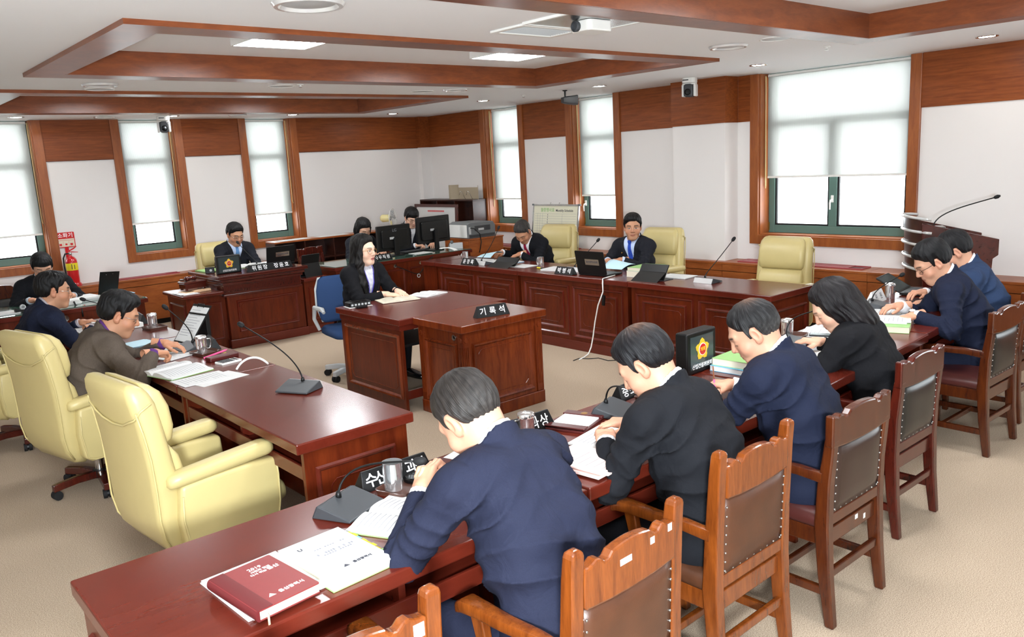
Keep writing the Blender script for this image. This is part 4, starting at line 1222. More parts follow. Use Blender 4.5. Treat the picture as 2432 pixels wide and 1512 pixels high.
def hair_col(P, o):
    c = np.array(lin(o.get('haircol', '141214'))[:3])
    n = (.5+.5*wob(P, 140, 2))[:, None]
    col = c*(.45+.6*n)
    if o.get('grey'):
        g = (o['grey']*sstep(.06, -.06, P[:, 2])*(.4+.6*sstep(-.2, .5, wob(P, 260, 1))))[:, None]
        col = col*(1-g)+np.array(lin('8a8784')[:3])*g
    if o.get('bald'):
        bx, by, bz, br, bs = o['bald']
        q = np.exp(-((P[:, 0]-bx)**2+(P[:, 1]-by)**2+(P[:, 2]-bz)**2)/br**2)
        st = sstep(-.25, .6, np.sin(np.arctan2(P[:, 0]-bx, P[:, 1]-by-.03)*22+3*wob(P, 30)))
        m = np.clip(bs*q*(.45+.55*st), 0, 1)[:, None]
        col = col*(1-m)+np.array(lin(o['skin'])[:3])*.85*m
    return np.clip(col, 0, 1)

# ---- hand (local: wrist at origin, +y along the fingers, +z back of the hand, +x thumb side)
HANDS = {'relax': dict(c=(22, 28, 18), sp=5, th=(35, 10)), 'flat': dict(c=(6, 10, 8), sp=7, th=(42, 5)), 'pen': dict(c=(38, 60, 40), sp=1, th=(22, 30)),
         'fist': dict(c=(55, 75, 50), sp=0, th=(18, 40)), 'hold': dict(c=(30, 40, 25), sp=3, th=(30, 25)), 'clasp': dict(c=(30, 62, 42), sp=0, th=(20, 25))}
def hand_parts(pose):
    q = HANDS[pose]; segs = []
    for k, (x, l) in enumerate(((.027, (.040, .024, .019)), (.009, (.044, .027, .020)), (-.009, (.041, .025, .019)), (-.026, (.032, .019, .017)))):
        y0 = (.088, .091, .087, .080)[k]
        a = 0; p = np.array([x, y0, 0.0]); s = R_(q['sp']*(1.5-k)); r = (.0092, .0095, .009, .008)[k]
        segs.append((np.array([x*.75, .035, 0]), p, r+.003, r+.0005))
        for j in range(3):
            a += q['c'][j]*(1+.06*k)
            dr = np.array([math.sin(s)*math.cos(R_(a)), math.cos(s)*math.cos(R_(a)), -math.sin(R_(a))])
            p2 = p+dr*l[j]
            segs.append((p, p2, r*(1-.08*j), r*(.92-.1*j))); p = p2
    a, cl = q['th']
    p0 = np.array([.026, .022, -.006]); d1 = np.array([math.sin(R_(a)), math.cos(R_(a)), -.35]); d1 /= np.linalg.norm(d1)
    p1 = p0+d1*.042; d2 = np.array([math.sin(R_(a-cl)), math.cos(R_(a-cl)), -.25]); d2 /= np.linalg.norm(d2)
    p2 = p1+d2*.031; d3 = np.array([math.sin(R_(a-cl*1.6)), math.cos(R_(a-cl*1.6)), -.2]); d3 /= np.linalg.norm(d3)
    p3 = p2+d3*.025
    th = [(p0, p1, .0145, .0115), (p1, p2, .0112, .0098), (p2, p3, .0098, .0078)]
    return segs, th
def hand_sdf(P, parts):
    segs, th = parts
    d = d_box(P, (0, .050, 0), (.040, .042, .0135), .0125)
    d = smin(d, d_seg(P, (0, -.07, .0), (0, .02, 0), .026, .027), .02)
    fing = None
    for k in range(4):
        f = None
        for a, b, ra, rb in segs[k*4:k*4+4]:
            e = d_seg(P, a, b, ra, rb)
            f = e if f is None else smin(f, e, .003)
        fing = f if fing is None else np.minimum(fing, f+.0)
    d = smin(d, fing, .006)
    t = None
    for a, b, ra, rb in th:
        e = d_seg(P, a, b, ra, rb); t = e if t is None else smin(t, e, .005)
    return smin(d, t, .010)

def ik(s, w, l1, l2, pole):
    s = np.asarray(s, float); w = np.asarray(w, float); v = w-s; L = np.linalg.norm(v)
    if L > (l1+l2)*.995: w = s+v/L*(l1+l2)*.995; v = w-s; L = np.linalg.norm(v)
    a = (l1*l1-l2*l2+L*L)/(2*L); hgt = math.sqrt(max(l1*l1-a*a, 1e-6)); n = v/L
    p = np.asarray(pole, float); p = p-n*(p@n); p = p/np.linalg.norm(p)
    return s+n*a+p*hgt, w

def person(label, loc, rz, o):
    """a seated figure facing local +y, hips above the local origin"""
    t = thing('person', label, 'person', loc, rz, None)
    hz = o.get('hip', .51); sc = o.get('size', .955)
    l1, l2 = o.get('lean', (8, 12)); sb = o.get('side', 0); tw = o.get('twist', 0)
    def dirn(a, b=0): return unit([math.sin(R_(b)), math.sin(R_(a))*math.cos(R_(b)), math.cos(R_(a))*math.cos(R_(b))])
    S0 = vv(0, 0, hz); u1 = dirn(l1, sb*.5); S1 = S0+.25*sc*u1; u2 = dirn(l2, sb); S2 = S1+.30*sc*u2
    Rt = rotm('Z', tw)
    rt = Rt@vv(1, 0, 0); fw = np.cross(u2, rt); fw = unit(fw); rt2 = unit(np.cross(fw, u2))
    sw = o.get('sh', .182)
    slump = o.get('slump', .02)
    sh = {}
    for s, k in ((1, 'R'), (-1, 'L')):
        sh[k] = S2-.055*u2+rt2*(s*sw)+fw*slump*(1 if not o.get('reach'+k) else 1+o['reach'+k])
    # head
    hp, hy, hr = o.get('head', (20, 0, 0))
    neck_d = dirn(o.get('neck', (l2*.6+hp*.35)), sb)
    piv = S2+.096*neck_d
    RH = rotm('Z', hy)@rotm('Y', hr)@rotm('X', -hp)
    HS = o.get('hs', 1.11)
    HC = piv+RH@vv(0, .022, .052)*HS
    nb = RH.T@(S2-.02*u2+fw*.012-HC)/HS
    hres = o.get('hres', .0045); res = o.get('res', .011)
    fem = o.get('fem', False)
    fn = lambda P: head_sdf(P, nb, fem, .050 if fem else .057)
    lo = np.minimum(vv(-.10, -.125, -.13), nb-.075); hi = np.maximum(vv(.10, .125, .135), nb+.075)
    V, Q = surface(fn, lo, hi, hres)
    col = head_col(V, o)
    VV = [(V*HS)@RH.T+HC]; QQ = [Q]; CC = [col]
    nv = len(V)
    # arms
    arms = {}
    for k, s in (('R', 1), ('L', -1)):
        a = o.get(k)
        if a is None: a = dict(w=(s*.16, .42, .79), pose='relax')
        pole = a.get('pole', (s*.7, -.35, -.75))
        e, w = ik(sh[k], a['w'], .285*sc, .245*sc, pole)
        fd = unit(w-e)
        hd = unit(a['f']) if 'f' in a else unit(fd*vv(1, 1, .25))
        up = np.asarray(a.get('up', (0, 0, 1)), F4); z = unit(up-hd*(up@hd)); x = np.cross(hd, z)
        tx = x*(-s)          # thumb side: right hand palm down -> thumb towards -x
        RHd = np.stack([tx, hd, z], 1).astype(F4)
        arms[k] = dict(e=e.astype(F4), w=w.astype(F4), fd=fd, R=RHd, pose=a.get('pose', 'relax'), show=a.get('show', True), s=s)
        if arms[k]['show']:
            parts = hand_parts(arms[k]['pose'])
            Vh, Qh = surface(lambda P: hand_sdf(P, parts), (-.06, -.075, -.10), (.095, .20, .05), o.get('dres', .0038))
            if -s < 0: pass
            det = np.linalg.det(RHd)
            Wh = Vh@RHd.T+w
            if det < 0: Qh = Qh[:, ::-1]
            sk = np.array(lin(o['skin'])[:3])*np.array([1.03, .95, .92])
            cc = np.tile(sk, (len(Vh), 1))
            VV.append(Wh); QQ.append(Qh+nv); CC.append(np.clip(cc, 0, 1)); nv += len(Vh)
    def core(P):
        d = smin(d_ell(P, S0, (.13, .10, .10)), d_seg(P, S0, S2-.06*u2, .09, .07), .05)
        d = smin(d, d_seg(P, S2-.06*u2, piv, .05, .045), .03)
        d = smin(d, d_seg(P, sh['L'], sh['R'], .045, .045), .03)
        for k in 'LR':
            A = arms[k]
            d = smin(d, np.minimum(d_seg(P, sh[k], A['e'], .042, .036), d_seg(P, A['e'], A['w'], .036, .022)), .02)
        return d
    ap = np.stack([S0, S2, piv]+[sh[k] for k in 'LR']+[arms[k][j] for k in 'LR' for j in ('e', 'w')])
    Vc, Qc = surface(core, ap.min(0)-.15, ap.max(0)+.12, .02)
    VV.append(Vc); QQ.append(Qc+nv); CC.append(np.tile(np.array(lin(o['skin'])[:3]), (len(Vc), 1)))
    body = np_mesh('body', np.concatenate(VV), np.concatenate(QQ), 'skin', t, np.concatenate(CC))
    # hair
    zlo = {'long': -.36, 'shoulder': -.23, 'bob': -.14}.get(o['hair'], -.10)
    Vr, Qr = surface(lambda P: hair_sdf(P, o), (-.13, -.145, zlo), (.13, .14, .155), hres*(1.0 if o['hair'] not in ('long', 'shoulder') else 1.2))
    ho = np_mesh('hair', (Vr*HS)@RH.T+HC, Qr, 'hair', t, hair_col(Vr, o))
    qa = Vr-np.array((0, -.045, .0)); rr_ = np.maximum(np.linalg.norm(qa[:, :2], axis=1), .004)
    stv = np.stack([qa[:, 0]/rr_*34, qa[:, 1]/rr_*34, np.linalg.norm(qa-np.array((0, 0, .12)), axis=1)*9], 1)
    at = ho.data.attributes.new('Str', 'FLOAT_VECTOR', 'POINT'); at.data.foreach_set('vector', stv.astype(F4).ravel())
    # torso shells
    Rl = np.stack([rt2, fw, u2], 1).astype(F4)
    R1 = np.stack([vv(1, 0, 0), unit(np.cross(u1, vv(1, 0, 0))), u1], 1).astype(F4)
    bul = o.get('bulk', 1.0)
    Cc = S1+.15*sc*u2
    nkL = S2+.01*u2
    kn = o.get('knees', (.20, .42, .47))
    def torso(P):
        d = d_ell(P, S0+vv(0, -.005, -.01), (.186*bul, .145*bul, .125))
        d = smin(d, d_box(P, S1-.06*u1, (.165*bul, .118*bul, .20), .105, R1), .06)
        d = smin(d, d_box(P, Cc-.02*u2, (.172*bul, .112*bul, .20), .10, Rl), .06)
        d = smin(d, d_seg(P, sh['L']+rt2*.015, sh['R']-rt2*.015, .062, .062), .06)
        for k in 'LR':
            d = smin(d, d_seg(P, nkL-.030*u2-fw*.008, sh[k], .050, .058), .045)
        if fem: d = smin(d, d_ell(P, Cc+fw*.075-u2*.0, (.12, .055, .07), Rl), .05)
        return d
    # folds
    def ridge(x): return 1-1.7*np.abs(np.sin(x))**.8
    def folds(P):
        q = 0
        for k in 'LR':
            e = arms[k]['e']; s = sh[k]
            m = np.exp(-((P-e)**2).sum(1)/.006)
            q = q+m*.0055*ridge((P-e)@(unit(arms[k]['w']-s)*62).astype(F4)+2.2*wob(P, 18))
            mid = (e*.55+s*.45).astype(F4)
            m = np.exp(-((P-mid)**2).sum(1)/.012)
            q = q+m*.0030*ridge((P-mid)@(unit(e-s)*38+fw*14).astype(F4)+2.4*wob(P, 14, 2))
            ap = s-u2*.10+rt2*(-arms[k]['s']*.035)-fw*.03
            m = np.exp(-((P-ap)**2).sum(1)/.013)
            q = q+m*.0065*ridge((P-ap)@((u2*.75+rt2*arms[k]['s']*.65)*42).astype(F4)+1.7*wob(P, 13, 2))
        wz = (P-S1)@u2.astype(F4); wx = P@rt2.astype(F4)
        q = q+.0045*np.exp(-((wz+.05)/.10)**2)*ridge(wz*30+wx*6+2.2*wob(P, 9, 4))
        q = q+.0030*np.exp(-((wz-.16)/.08)**2)*np.exp(-(wx/.11)**2)*ridge(wz*20-wx*9+2.6*wob(P, 8, 6))
        return q+.0028*wob(P, 17, 1)
    skirt = o.get('skirt', .02)
    def sleeves(P, g, ext, cut=.004):
        d = None
        for k in 'LR':
            A = arms[k]; s = sh[k]
            up = d_seg(P, s, A['e'], .070+g, .058+g)
            fo = d_seg(P, A['e'], A['w']+A['fd']*.03, .058+g, .040+g)
            fo = smax(fo, (P-(A['w']-A['fd']*(.012-ext)))@A['fd'].astype(F4), cut)
            e = smin(up, fo, .02)
            d = e if d is None else np.minimum(d, e)
        return d
    G = .008
    zc = hz-.10
    btn = S1+.02*u1          # lapels meet here
    lr = o.get('vneck', .30)
    def fcoord(P):
        q = P-Cc
        return q@rt2.astype(F4), q@fw.astype(F4), q@u2.astype(F4)
    ndir = unit(u2*.75+neck_d*.35)
    NB = S2-.012*u2+fw*.004
    def ring(P, r, th, z0, z1, front=0.0):
        q = P-NB; tz = q@ndir.astype(F4); rad = q-tz[:, None]*ndir.astype(F4)
        x = rad@rt2.astype(F4); y = rad@fw.astype(F4)
        rr = np.sqrt(x*x+(y*.92)**2)
        zz = tz+front*(y+.03)/.07
        flare = .25*np.maximum(0, .5*(z0+z1)-zz)
        return np.maximum(np.abs(rr-r-flare)-th, np.maximum(z0-zz, zz-z1))
    vb = o.get('vz', -.10)        # bottom of the jacket opening relative to the chest centre
    vw = o.get('vw', .085)        # half width of the opening at the collar
    openj = o.get('open', True)
    def wedge(P):                 # negative inside the opening
        x, y, z = fcoord(P)
        w = vw*np.clip((z-vb)/(.20-vb), 0, 1.15)
        return np.maximum(np.abs(x)-w, np.maximum(-y+.0, vb-z))
    def jacket(P):
        d = torso(P)-G
        sk = d_ell(P, S0+vv(0, .01, -.03), (.200*bul, .150*bul, .17))
        d = smin(d, sk, .06)
        if openj:
            x, y, z = fcoord(P)
            w = vw*np.clip((z-vb)/(.20-vb), 0, 1.15)
            lap = sstep(.052, .046, np.abs(x)-w)*(np.abs(x)-w > -.01)*(y > 0)*(z > vb-.01)*(z < .165)
            d = d-.0055*lap
        d = smin(d, sleeves(P, .0, -.004), .028)
        d = d-folds(P)*o.get('fold', 1.9)
        # seam where the sleeve is set in, and the centre back seam
        for k in 'LR':
            q = (P-sh[k])@rt2.astype(F4)*arms[k]['s']
            d = d+.0022*np.exp(-((q+.022)/.004)**2)*(np.linalg.norm(P-sh[k], axis=1) < .13)
        x, y, z = fcoord(P)
        d = d+.0018*np.exp(-(x/.003)**2)*(y < 0)
        col = ring(P, .0800, .0065, -.03, .054, .040)
        d = smin(d, col, .008)
        if openj: d = np.maximum(d, -wedge(P))
        d = smax(d, zc-P[:, 2], .012)
        q = P-NB; tz = q@ndir.astype(F4); rad = np.linalg.norm(q-tz[:, None]*ndir.astype(F4), axis=1)
        d = np.maximum(d, -np.maximum(rad-.0690, -.03-tz))
        return d
    pts = np.stack([S0, S1, S2]+[sh[k] for k in 'LR']+[arms[k][j] for k in 'LR' for j in ('e', 'w')])
    lo = np.minimum(pts.min(0)-.13, S0-vv(.26, .23, .13)); hi = np.maximum(pts.max(0)+.12, S0+vv(.26, .2, .1))
    lo[2] = max(lo[2], zc-.02)
    V, Q = surface(jacket, lo, hi, res)
    np_mesh('jacket', V, Q, o['jacket'], t)
    # shirt: chest front, collar band and cuffs
    def shirt(P):
        d = torso(P)-.001
        x, y, z = fcoord(P)
        d = np.maximum(d, np.maximum(np.maximum(np.abs(x)-.13, -y), -(z+.22)))
        co = ring(P, .0695, .0050, -.030, .070 if not fem else -.03, .046)
        d = np.minimum(d, co)
        if not fem:      # collar points
            for s in (-1, 1):
                d = np.minimum(d, d_box(P, NB+fw*.062+rt2*(s*.026)-u2*.030, (.020, .006, .020), .003, np.stack([unit(rt2+s*u2*.5), fw, unit(u2-s*rt2*.5)], 1)))
        for k in ('' if fem else 'LR'):
            A = arms[k]
            fo = d_seg(P, A['e'], A['w']+A['fd']*.03, .049, .0355)
            qz = (P-A['w'])@A['fd'].astype(F4)
            d = np.minimum(d, np.maximum(fo, np.maximum(qz-.004, -.06-qz)))
        return d
    if o.get('shirt'):
        V, Q = surface(shirt, lo, hi, min(res, .006))
        if len(V): np_mesh('shirt', V, Q, o['shirt'], t)
    if o.get('tie'):
        def tie(P):
            x, y, z = fcoord(P)
            w = np.interp(z, [-.30, -.12, .12, .15], [.040, .036, .018, .016])
            d = np.maximum(torso(P)-.0075, np.maximum(np.abs(x)-w, np.maximum(-y, np.maximum(-.22-z, z-.165))))
            return smin(d, d_box(P, Cc+u2*.168+fw*.094, (.017, .012, .017), .006, Rl), .006)
        V, Q = surface(tie, Cc-vv(.25, .25, .28), Cc+vv(.25, .25, .28), .005)
        if len(V): np_mesh('tie', V, Q, o['tie'], t)
    if o.get('pin'):
        px = .088
        c = Cc+u2*.06-rt2*px*1.0+fw*.117*bul
        # find the jacket surface along the front
        ts = np.arange(.04, .2, .004, dtype=F4)
        L = Cc+u2*.055+rt2*px+fw*ts[:, None]
        dd = jacket(L.astype(F4)); k = int(np.argmax(dd > 0))
        p = L[k]
        part('lapel_pin', MB().sphere(tuple(p), .009, 10, 6), 'brass', t, smooth='all')
    # trousers and shoes
    ft = o.get('feet', (.13, .46))
    kx, ky, kz = kn
    def legs(P):
        X = np.stack([np.abs(P[:, 0]), P[:, 1], P[:, 2]], 1)
        d = d_ell(P, S0+vv(0, -.01, -.03), (.185, .145, .11))
        d = smin(d, d_seg(X, (.095, .02, hz-.015), (kx*.8, ky, kz), .088, .064), .04)
        d = smin(d, d_seg(X, (kx*.8, ky, kz), (ft[0], ft[1]-.06, .09), .062, .048), .03)
        return smax(d, .075-P[:, 2], .01)
    V, Q = surface(legs, (-.32, -.2, .04), (.32, max(ky, ft[1])+.12, hz+.12), .014)
    np_mesh('trousers', V, Q, o.get('trousers', o['jacket']), t)
    for s in (-1, 1):
        rr = []
        for y, w, h in ((-.10, .05, .05), (-.08, .068, .085), (0, .075, .08), (.09, .088, .055), (.15, .075, .045), (.175, .04, .03)):
            rr.append([(s*ft[0]+px, ft[1]+y, .006+h/2+pz) for px, pz in rrect(w, h, min(w, h)*.4, 3)])
        part('shoe', MB().loft(rr), 'black_gl', t, smooth='all')
    # glasses
    if o.get('glasses'):
        T = Matrix([list(RH[i]*HS)+[HC[i]] for i in range(3)]+[[0, 0, 0, 1]])
        g = MB(T)
        for s in (-1, 1):
            rim = [(s*.033+px, .093-.10*abs(px+s*.0)*s*0+(-.35*(abs(s*.033+px)-.033) if abs(s*.033+px) > .033 else 0), .002+pz) for px, pz in rrect(.050, o.get('rim', .032), o.get('rimr', .012), 4)]
            g.tube(rim+[rim[0]], .0014, 5)
            g.tube([(s*.058, .084, .008), (s*.073, .05, .008), (s*.079, -.004, .010), (s*.079, -.02, -.004)], .0016, 5)
        g.tube([(-.010, .096, .006), (0, .099, .009), (.010, .096, .006)], .0014, 5)
        gl = part('glasses', g, o['glasses'], t, smooth='all')
        for s in (-1, 1):
            part('lens', MB(T).add([(s*.033+px, .0935+(-.35*(abs(s*.033+px)-.033) if abs(s*.033+px) > .033 else 0), .002+pz) for px, pz in rrect(.048, o.get('rim', .032)-.002, o.get('rimr', .012), 4)], [tuple(range(20))]), 'glass', gl)
    if o.get('watch'):
        A = arms[o['watch']]; c = A['w']+A['fd']*.012
        z = A['R'][:, 2]; x = A['R'][:, 0]
        ring_ = [tuple(c+x*(.031*math.cos(a))+z*(.026*math.sin(a))) for a in np.linspace(0, 2*PI, 17)]
        wa = part('wristwatch', MB().tube(ring_, .006, 6), 'steel', t, smooth='all')
        Rm = Matrix([list(A['R'][i])+[(c+z*.029)[i]] for i in range(3)]+[[0, 0, 0, 1]])
        part('dial', MB(Rm).lathe([(.016, -.004), (.017, .003), (.014, .005), (.002, .005)], 18), 'white', wa, smooth=True)
    if o.get('extra'):
        o['extra'](t, dict(Cc=Cc, rt=rt2, fw=fw, up=u2, torso=torso, jacket=jacket, arms=arms, HC=HC, RH=RH))
    return t, arms
# ---- clothing
M['navy'] = cloth('navy_suit', '1f2233')
M['navy2'] = cloth('dark_navy_suit', '191e30')
M['blacksuit'] = cloth('black_suit', '17181c')
M['blackw'] = cloth('black_wool', '141417')
M['charcoal'] = cloth('charcoal_suit', '1e1f25')
M['bluegrey'] = cloth('blue_grey_suit', '2b3a56')
M['brown'] = cloth('brown_tweed', '544a41', noise=0.4)
M['shirt_w'] = cloth('white_shirt', 'e9e9ec', noise=.03)
M['shirt_b'] = cloth('pale_blue_shirt', 'bccbe6', noise=.05)
M['shirt_p'] = cloth('purple_shirt', '5a3570', noise=.1)
M['shirt_c'] = cloth('checked_shirt', 'a8a0a4', noise=.3)
M['shirt_g'] = cloth('grey_shirt', 'a9b4bd', noise=.1)
M['tie_b'] = cloth('blue_tie', '2c49a8', noise=.35, weave=300)
M['tie_l'] = cloth('light_blue_tie', '5d86b4', noise=.2, weave=300)
M['tie_r'] = cloth('crimson_tie', '8e1f3c', noise=.2, weave=300)
M['blouse'] = cloth('white_print_blouse', 'c9c9d2', noise=.5, weave=160)
SK1, SK2, SK3 = 'c6967b', 'b98768', 'd6a88e'
EYD = 'down'
# near row, seen from behind
person('man in a navy suit seen from behind, nearest the camera, hands clasped over a document', (1.505, 1.59, 0), R_(2), dict(
    skin=SK1, hair='short', haircol='2a2522', grey=.10, vol=.010, top=.004, hip=.52, hs=1.16, size=1.02, lean=(20, 32), head=(46, 8, -4), neck=40, jacket='navy', shirt='shirt_w', sh=.19, bulk=1.03, eyes=EYD,
    L=dict(w=(-.13, .50, .865), pose='clasp', f=(.55, .35, .55), up=(-.8, -.1, .5), pole=(-.62, -.3, -.55)), R=dict(w=(.02, .52, .86), pose='clasp', f=(-.6, .3, .5), up=(.6, 0, .6), pole=(.8, -.2, -.5)),
    fold=2.9, res=.0075, hres=.0036, dres=.003))
person('man in a black suit seen from behind, with a thinning crown of black hair', (2.38, 1.68, 0), R_(6), dict(
    skin=SK1, hair='short', haircol='141316', vol=.014, bald=(.0, -.060, .105, .034, .6), lean=(14, 26), head=(40, 18, 0), neck=30, jacket='blacksuit', shirt='shirt_w', sh=.19, bulk=1.05, eyes=EYD,
    L=dict(w=(-.10, .42, .80), pose='relax'), R=dict(w=(.14, .46, .80), pose='relax'), fold=2.8, res=.008, hres=.0036))
person('man in a dark navy suit in left profile writing with an orange pencil, grey sideburn', (3.09, 1.675, 0), R_(10), dict(
    skin=SK1, hair='short', haircol='1a191a', grey=.3, vol=.009, top=.002, bald=(.0, -.05, .115, .03, .4), hip=.505, lean=(13, 24), head=(34, 22, 0), neck=30, jacket='navy2', shirt='shirt_w', sh=.19, bulk=1.08, eyes=EYD,
    L=dict(w=(-.02, .50, .80), pose='pen', f=(-.3, .9, -.1)), R=dict(w=(.20, .46, .80), pose='relax'), fold=2.6, res=.008, hres=.0038))
person('woman in a black jacket with shoulder-length wavy hair seen from behind', (4.12, 1.83, 0), R_(6), dict(
    hip=.45, fem=True, skin=SK3, hair='shoulder', haircol='171315', vol=.016, lean=(15, 25), head=(38, 24, 0), neck=38, jacket='blackw', sh=.165, bulk=.95, eyes=EYD, open=False,
    L=dict(w=(-.14, .44, .80), pose='relax'), R=dict(w=(.16, .44, .80), pose='relax'), res=.009, hres=.0042))
person('man in a dark navy suit and black glasses bending over papers, watch on his wrist', (5.67, 1.92, 0), R_(24), dict(
    skin=SK1, hair='short', haircol='121214', vol=.016, top=.01, lean=(20, 30), head=(34, 16, 0), neck=30, jacket='navy2', shirt='shirt_w', sh=.19, glasses='black', eyes=EYD,
    L=dict(w=(-.30, .42, .80), pose='relax', f=(-.6, .6, -.1)), R=dict(w=(-.02, .50, .81), pose='relax', f=(-.5, .7, 0)), watch='L', fold=2.6, res=.0085, hres=.004))
person('man in a blue-grey suit at the far right, half hidden by the one with glasses', (6.16, 1.99, 0), R_(22), dict(
    skin=SK1, hair='short', haircol='161618', vol=.015, lean=(18, 28), head=(34, 6, 0), neck=28, jacket='bluegrey', shirt='shirt_w', sh=.19, eyes=EYD,
    L=dict(w=(-.26, .44, .80), pose='relax', f=(-.4, .8, -.1)), R=dict(w=(.1, .48, .80), pose='relax'), watch='L', res=.010, hres=.0045))
# left row
person('man in a brown jacket and purple shirt reading an open book with a yellow highlighter', (1.07, 5.48, 0), R_(-94), dict(
    skin=SK2, hair='short', haircol='100f10', vol=.018, top=.012, part=1, hip=.485, lean=(22, 33), head=(24, -12, 0), neck=32, jacket='brown', shirt='shirt_p', sh=.19, bulk=1.06, glasses='steel', eyes=EYD, vw=.07, jaw=.1,
    R=dict(w=(.22, .46, .84), pose='pen', f=(-.35, .85, -.15), pole=(.8, -.2, -.6)), L=dict(w=(-.10, .60, .83), pose='relax', f=(.4, .8, -.2)), fold=2.6, res=.008, hres=.0036, dres=.0032))
person('man in a dark jacket in right profile with rimless glasses at the left edge', (1.10, 6.98, 0), R_(-88), dict(
    skin=SK2, hair='short', haircol='121112', vol=.017, top=.01, part=1, hip=.475, lean=(16, 27), head=(8, -10, 0), neck=26, jacket='navy2', shirt='shirt_c', sh=.19, bulk=1.03, glasses='chrome', vw=.07, jaw=.12, gaze=.0,
    R=dict(w=(.16, .46, .80), pose='fist', f=(-.3, .9, -.1)), L=dict(w=(-.16, .46, .80), pose='relax'), watch='R', res=.009, hres=.0038))
person('man in a dark suit and glasses bowing at the far left desk under the window', (1.76, 9.50, 0), R_(176), dict(
    skin=SK1, hair='fringe', haircol='131315', vol=.016, top=.006, hip=.465, lean=(13, 22), head=(26, 0, 0), neck=24, jacket='blacksuit', shirt='shirt_g', sh=.19, glasses='steel', eyes=EYD, vw=.05,
    R=dict(w=(.17, .46, .80), pose='relax'), L=dict(w=(-.20, .48, .80), pose='pen'), res=.011, hres=.0045))
# bench and recorder
person('man in a dark suit and light blue tie reading at the tall bench, the chairman', (4.0, 10.04, 0), R_(180), dict(
    skin=SK2, hair='short', haircol='100f10', vol=.016, top=.006, lean=(8, 14), head=(24, 6, 0), neck=18, jacket='charcoal', shirt='shirt_b', tie='tie_l', sh=.178, glasses='steel', eyes=EYD, pin=1, hip=.53,
    R=dict(w=(.14, .44, .80), pose='relax'), L=dict(w=(-.08, .46, .80), pose='relax'), res=.010, hres=.0042))
def lanyard(t, k):
    pts = []
    for s in (-1, 1):
        row = []
        for z in np.linspace(.17, -.13, 9):
            x = s*(.055*(z+.13)/.30+.004)
            L = k['Cc']+k['up']*z+k['rt']*x+k['fw']*np.arange(.03, .22, .004, dtype=F4)[:, None]
            d = k['torso'](L.astype(F4)); row.append(tuple(L[int(np.argmax(d > .004))]))
        pts.append(row)
    part('lanyard', MB().tube(pts[0], .004, 5).tube(pts[1], .004, 5), 'purple', t, smooth='all')
person('woman in a black jacket with long wavy hair and round glasses at the recorder desk', (3.76, 6.54, 0), R_(190), dict(
    fem=True, skin='e6bfa6', hair='long', haircol='14110f', vol=.015, lean=(4, 8), head=(5, 12, 0), neck=10, jacket='blackw', shirt='blouse', sh=.165, bulk=.92, glasses='brass', rim=.040, rimr=.0195, lip='b8404a', vw=.075, vz=-.18, gaze=-.002,
    R=dict(w=(.02, .37, .79), pose='flat', f=(-.6, .7, -.1)), L=dict(w=(-.13, .38, .79), pose='flat', f=(.3, .9, -.1)), extra=lanyard, res=.008, hres=.0036, dres=.0035, hip=.50))
# staff behind
person('woman with a black bob looking down behind the recorder at the staff desk', (5.58, 9.72, 0), R_(188), dict(
    fem=True, skin=SK3, hair='bob', haircol='121012', vol=.014, hip=.475, lean=(10, 18), head=(32, -10, 0), neck=22, jacket='charcoal', shirt='shirt_w', sh=.165, bulk=.92, eyes=EYD, vw=.04,
    R=dict(w=(.14, .40, .80), pose='relax'), L=dict(w=(-.14, .42, .80), pose='relax'), res=.011, hres=.0045))
person('young man with black bowl-cut hair looking down behind the right monitor', (6.53, 9.95, 0), R_(178), dict(
    skin=SK3, hair='fringe', haircol='0e0d0e', vol=.017, top=.008, hip=.55, lean=(14, 22), head=(30, -8, 0), neck=24, jacket='charcoal', shirt='shirt_w', sh=.18, glasses='black', eyes=EYD, vw=.05,
    R=dict(w=(.10, .46, .80), pose='pen'), L=dict(w=(-.18, .46, .80), pose='relax'), res=.011, hres=.0045))
# right row
person('man in a dark suit and crimson tie bent over papers in the right row', (6.80, 7.32, 0), R_(100), dict(
    skin=SK2, hair='short', haircol='3a3633', grey=.45, vol=.011, top=.004, lean=(22, 36), head=(48, 10, 0), neck=40, jacket='blacksuit', shirt='shirt_w', tie='tie_r', sh=.19, bulk=1.05, eyes=EYD, pin=1,
    R=dict(w=(.36, .34, .80), pose='hold', f=(.1, .9, -.1)), L=dict(w=(-.04, .48, .81), pose='relax', f=(.4, .8, -.2)), res=.009, hres=.004, dres=.0035))
person('man in a dark suit and blue tie looking straight at the camera', (6.82, 5.78, 0), R_(100), dict(
    skin=SK2, hair='short', haircol='0f0e0f', vol=.015, top=.008, part=-1, hip=.475, lean=(10, 16), head=(6, 30, 0), neck=12, jacket='charcoal', shirt='shirt_b', tie='tie_b', sh=.183, bulk=1.0, pin=1, jaw=.06, vz=-.14,
    R=dict(w=(.16, .40, .80), pose='relax'), L=dict(w=(-.04, .44, .82), pose='hold', f=(.6, .7, 0)), res=.008, hres=.0036, dres=.0035))
# ------------------------------------------------------------------ things on the desks
TZ = .75
def bez(pts, n=10):
    P = [Vector(p) for p in pts]; out = []
    for i in range(n+1):
        t = i/n; q = P[:]
        while len(q) > 1: q = [a.lerp(b, t) for a, b in zip(q[:-1], q[1:])]
        out.append(q[0])
    return out

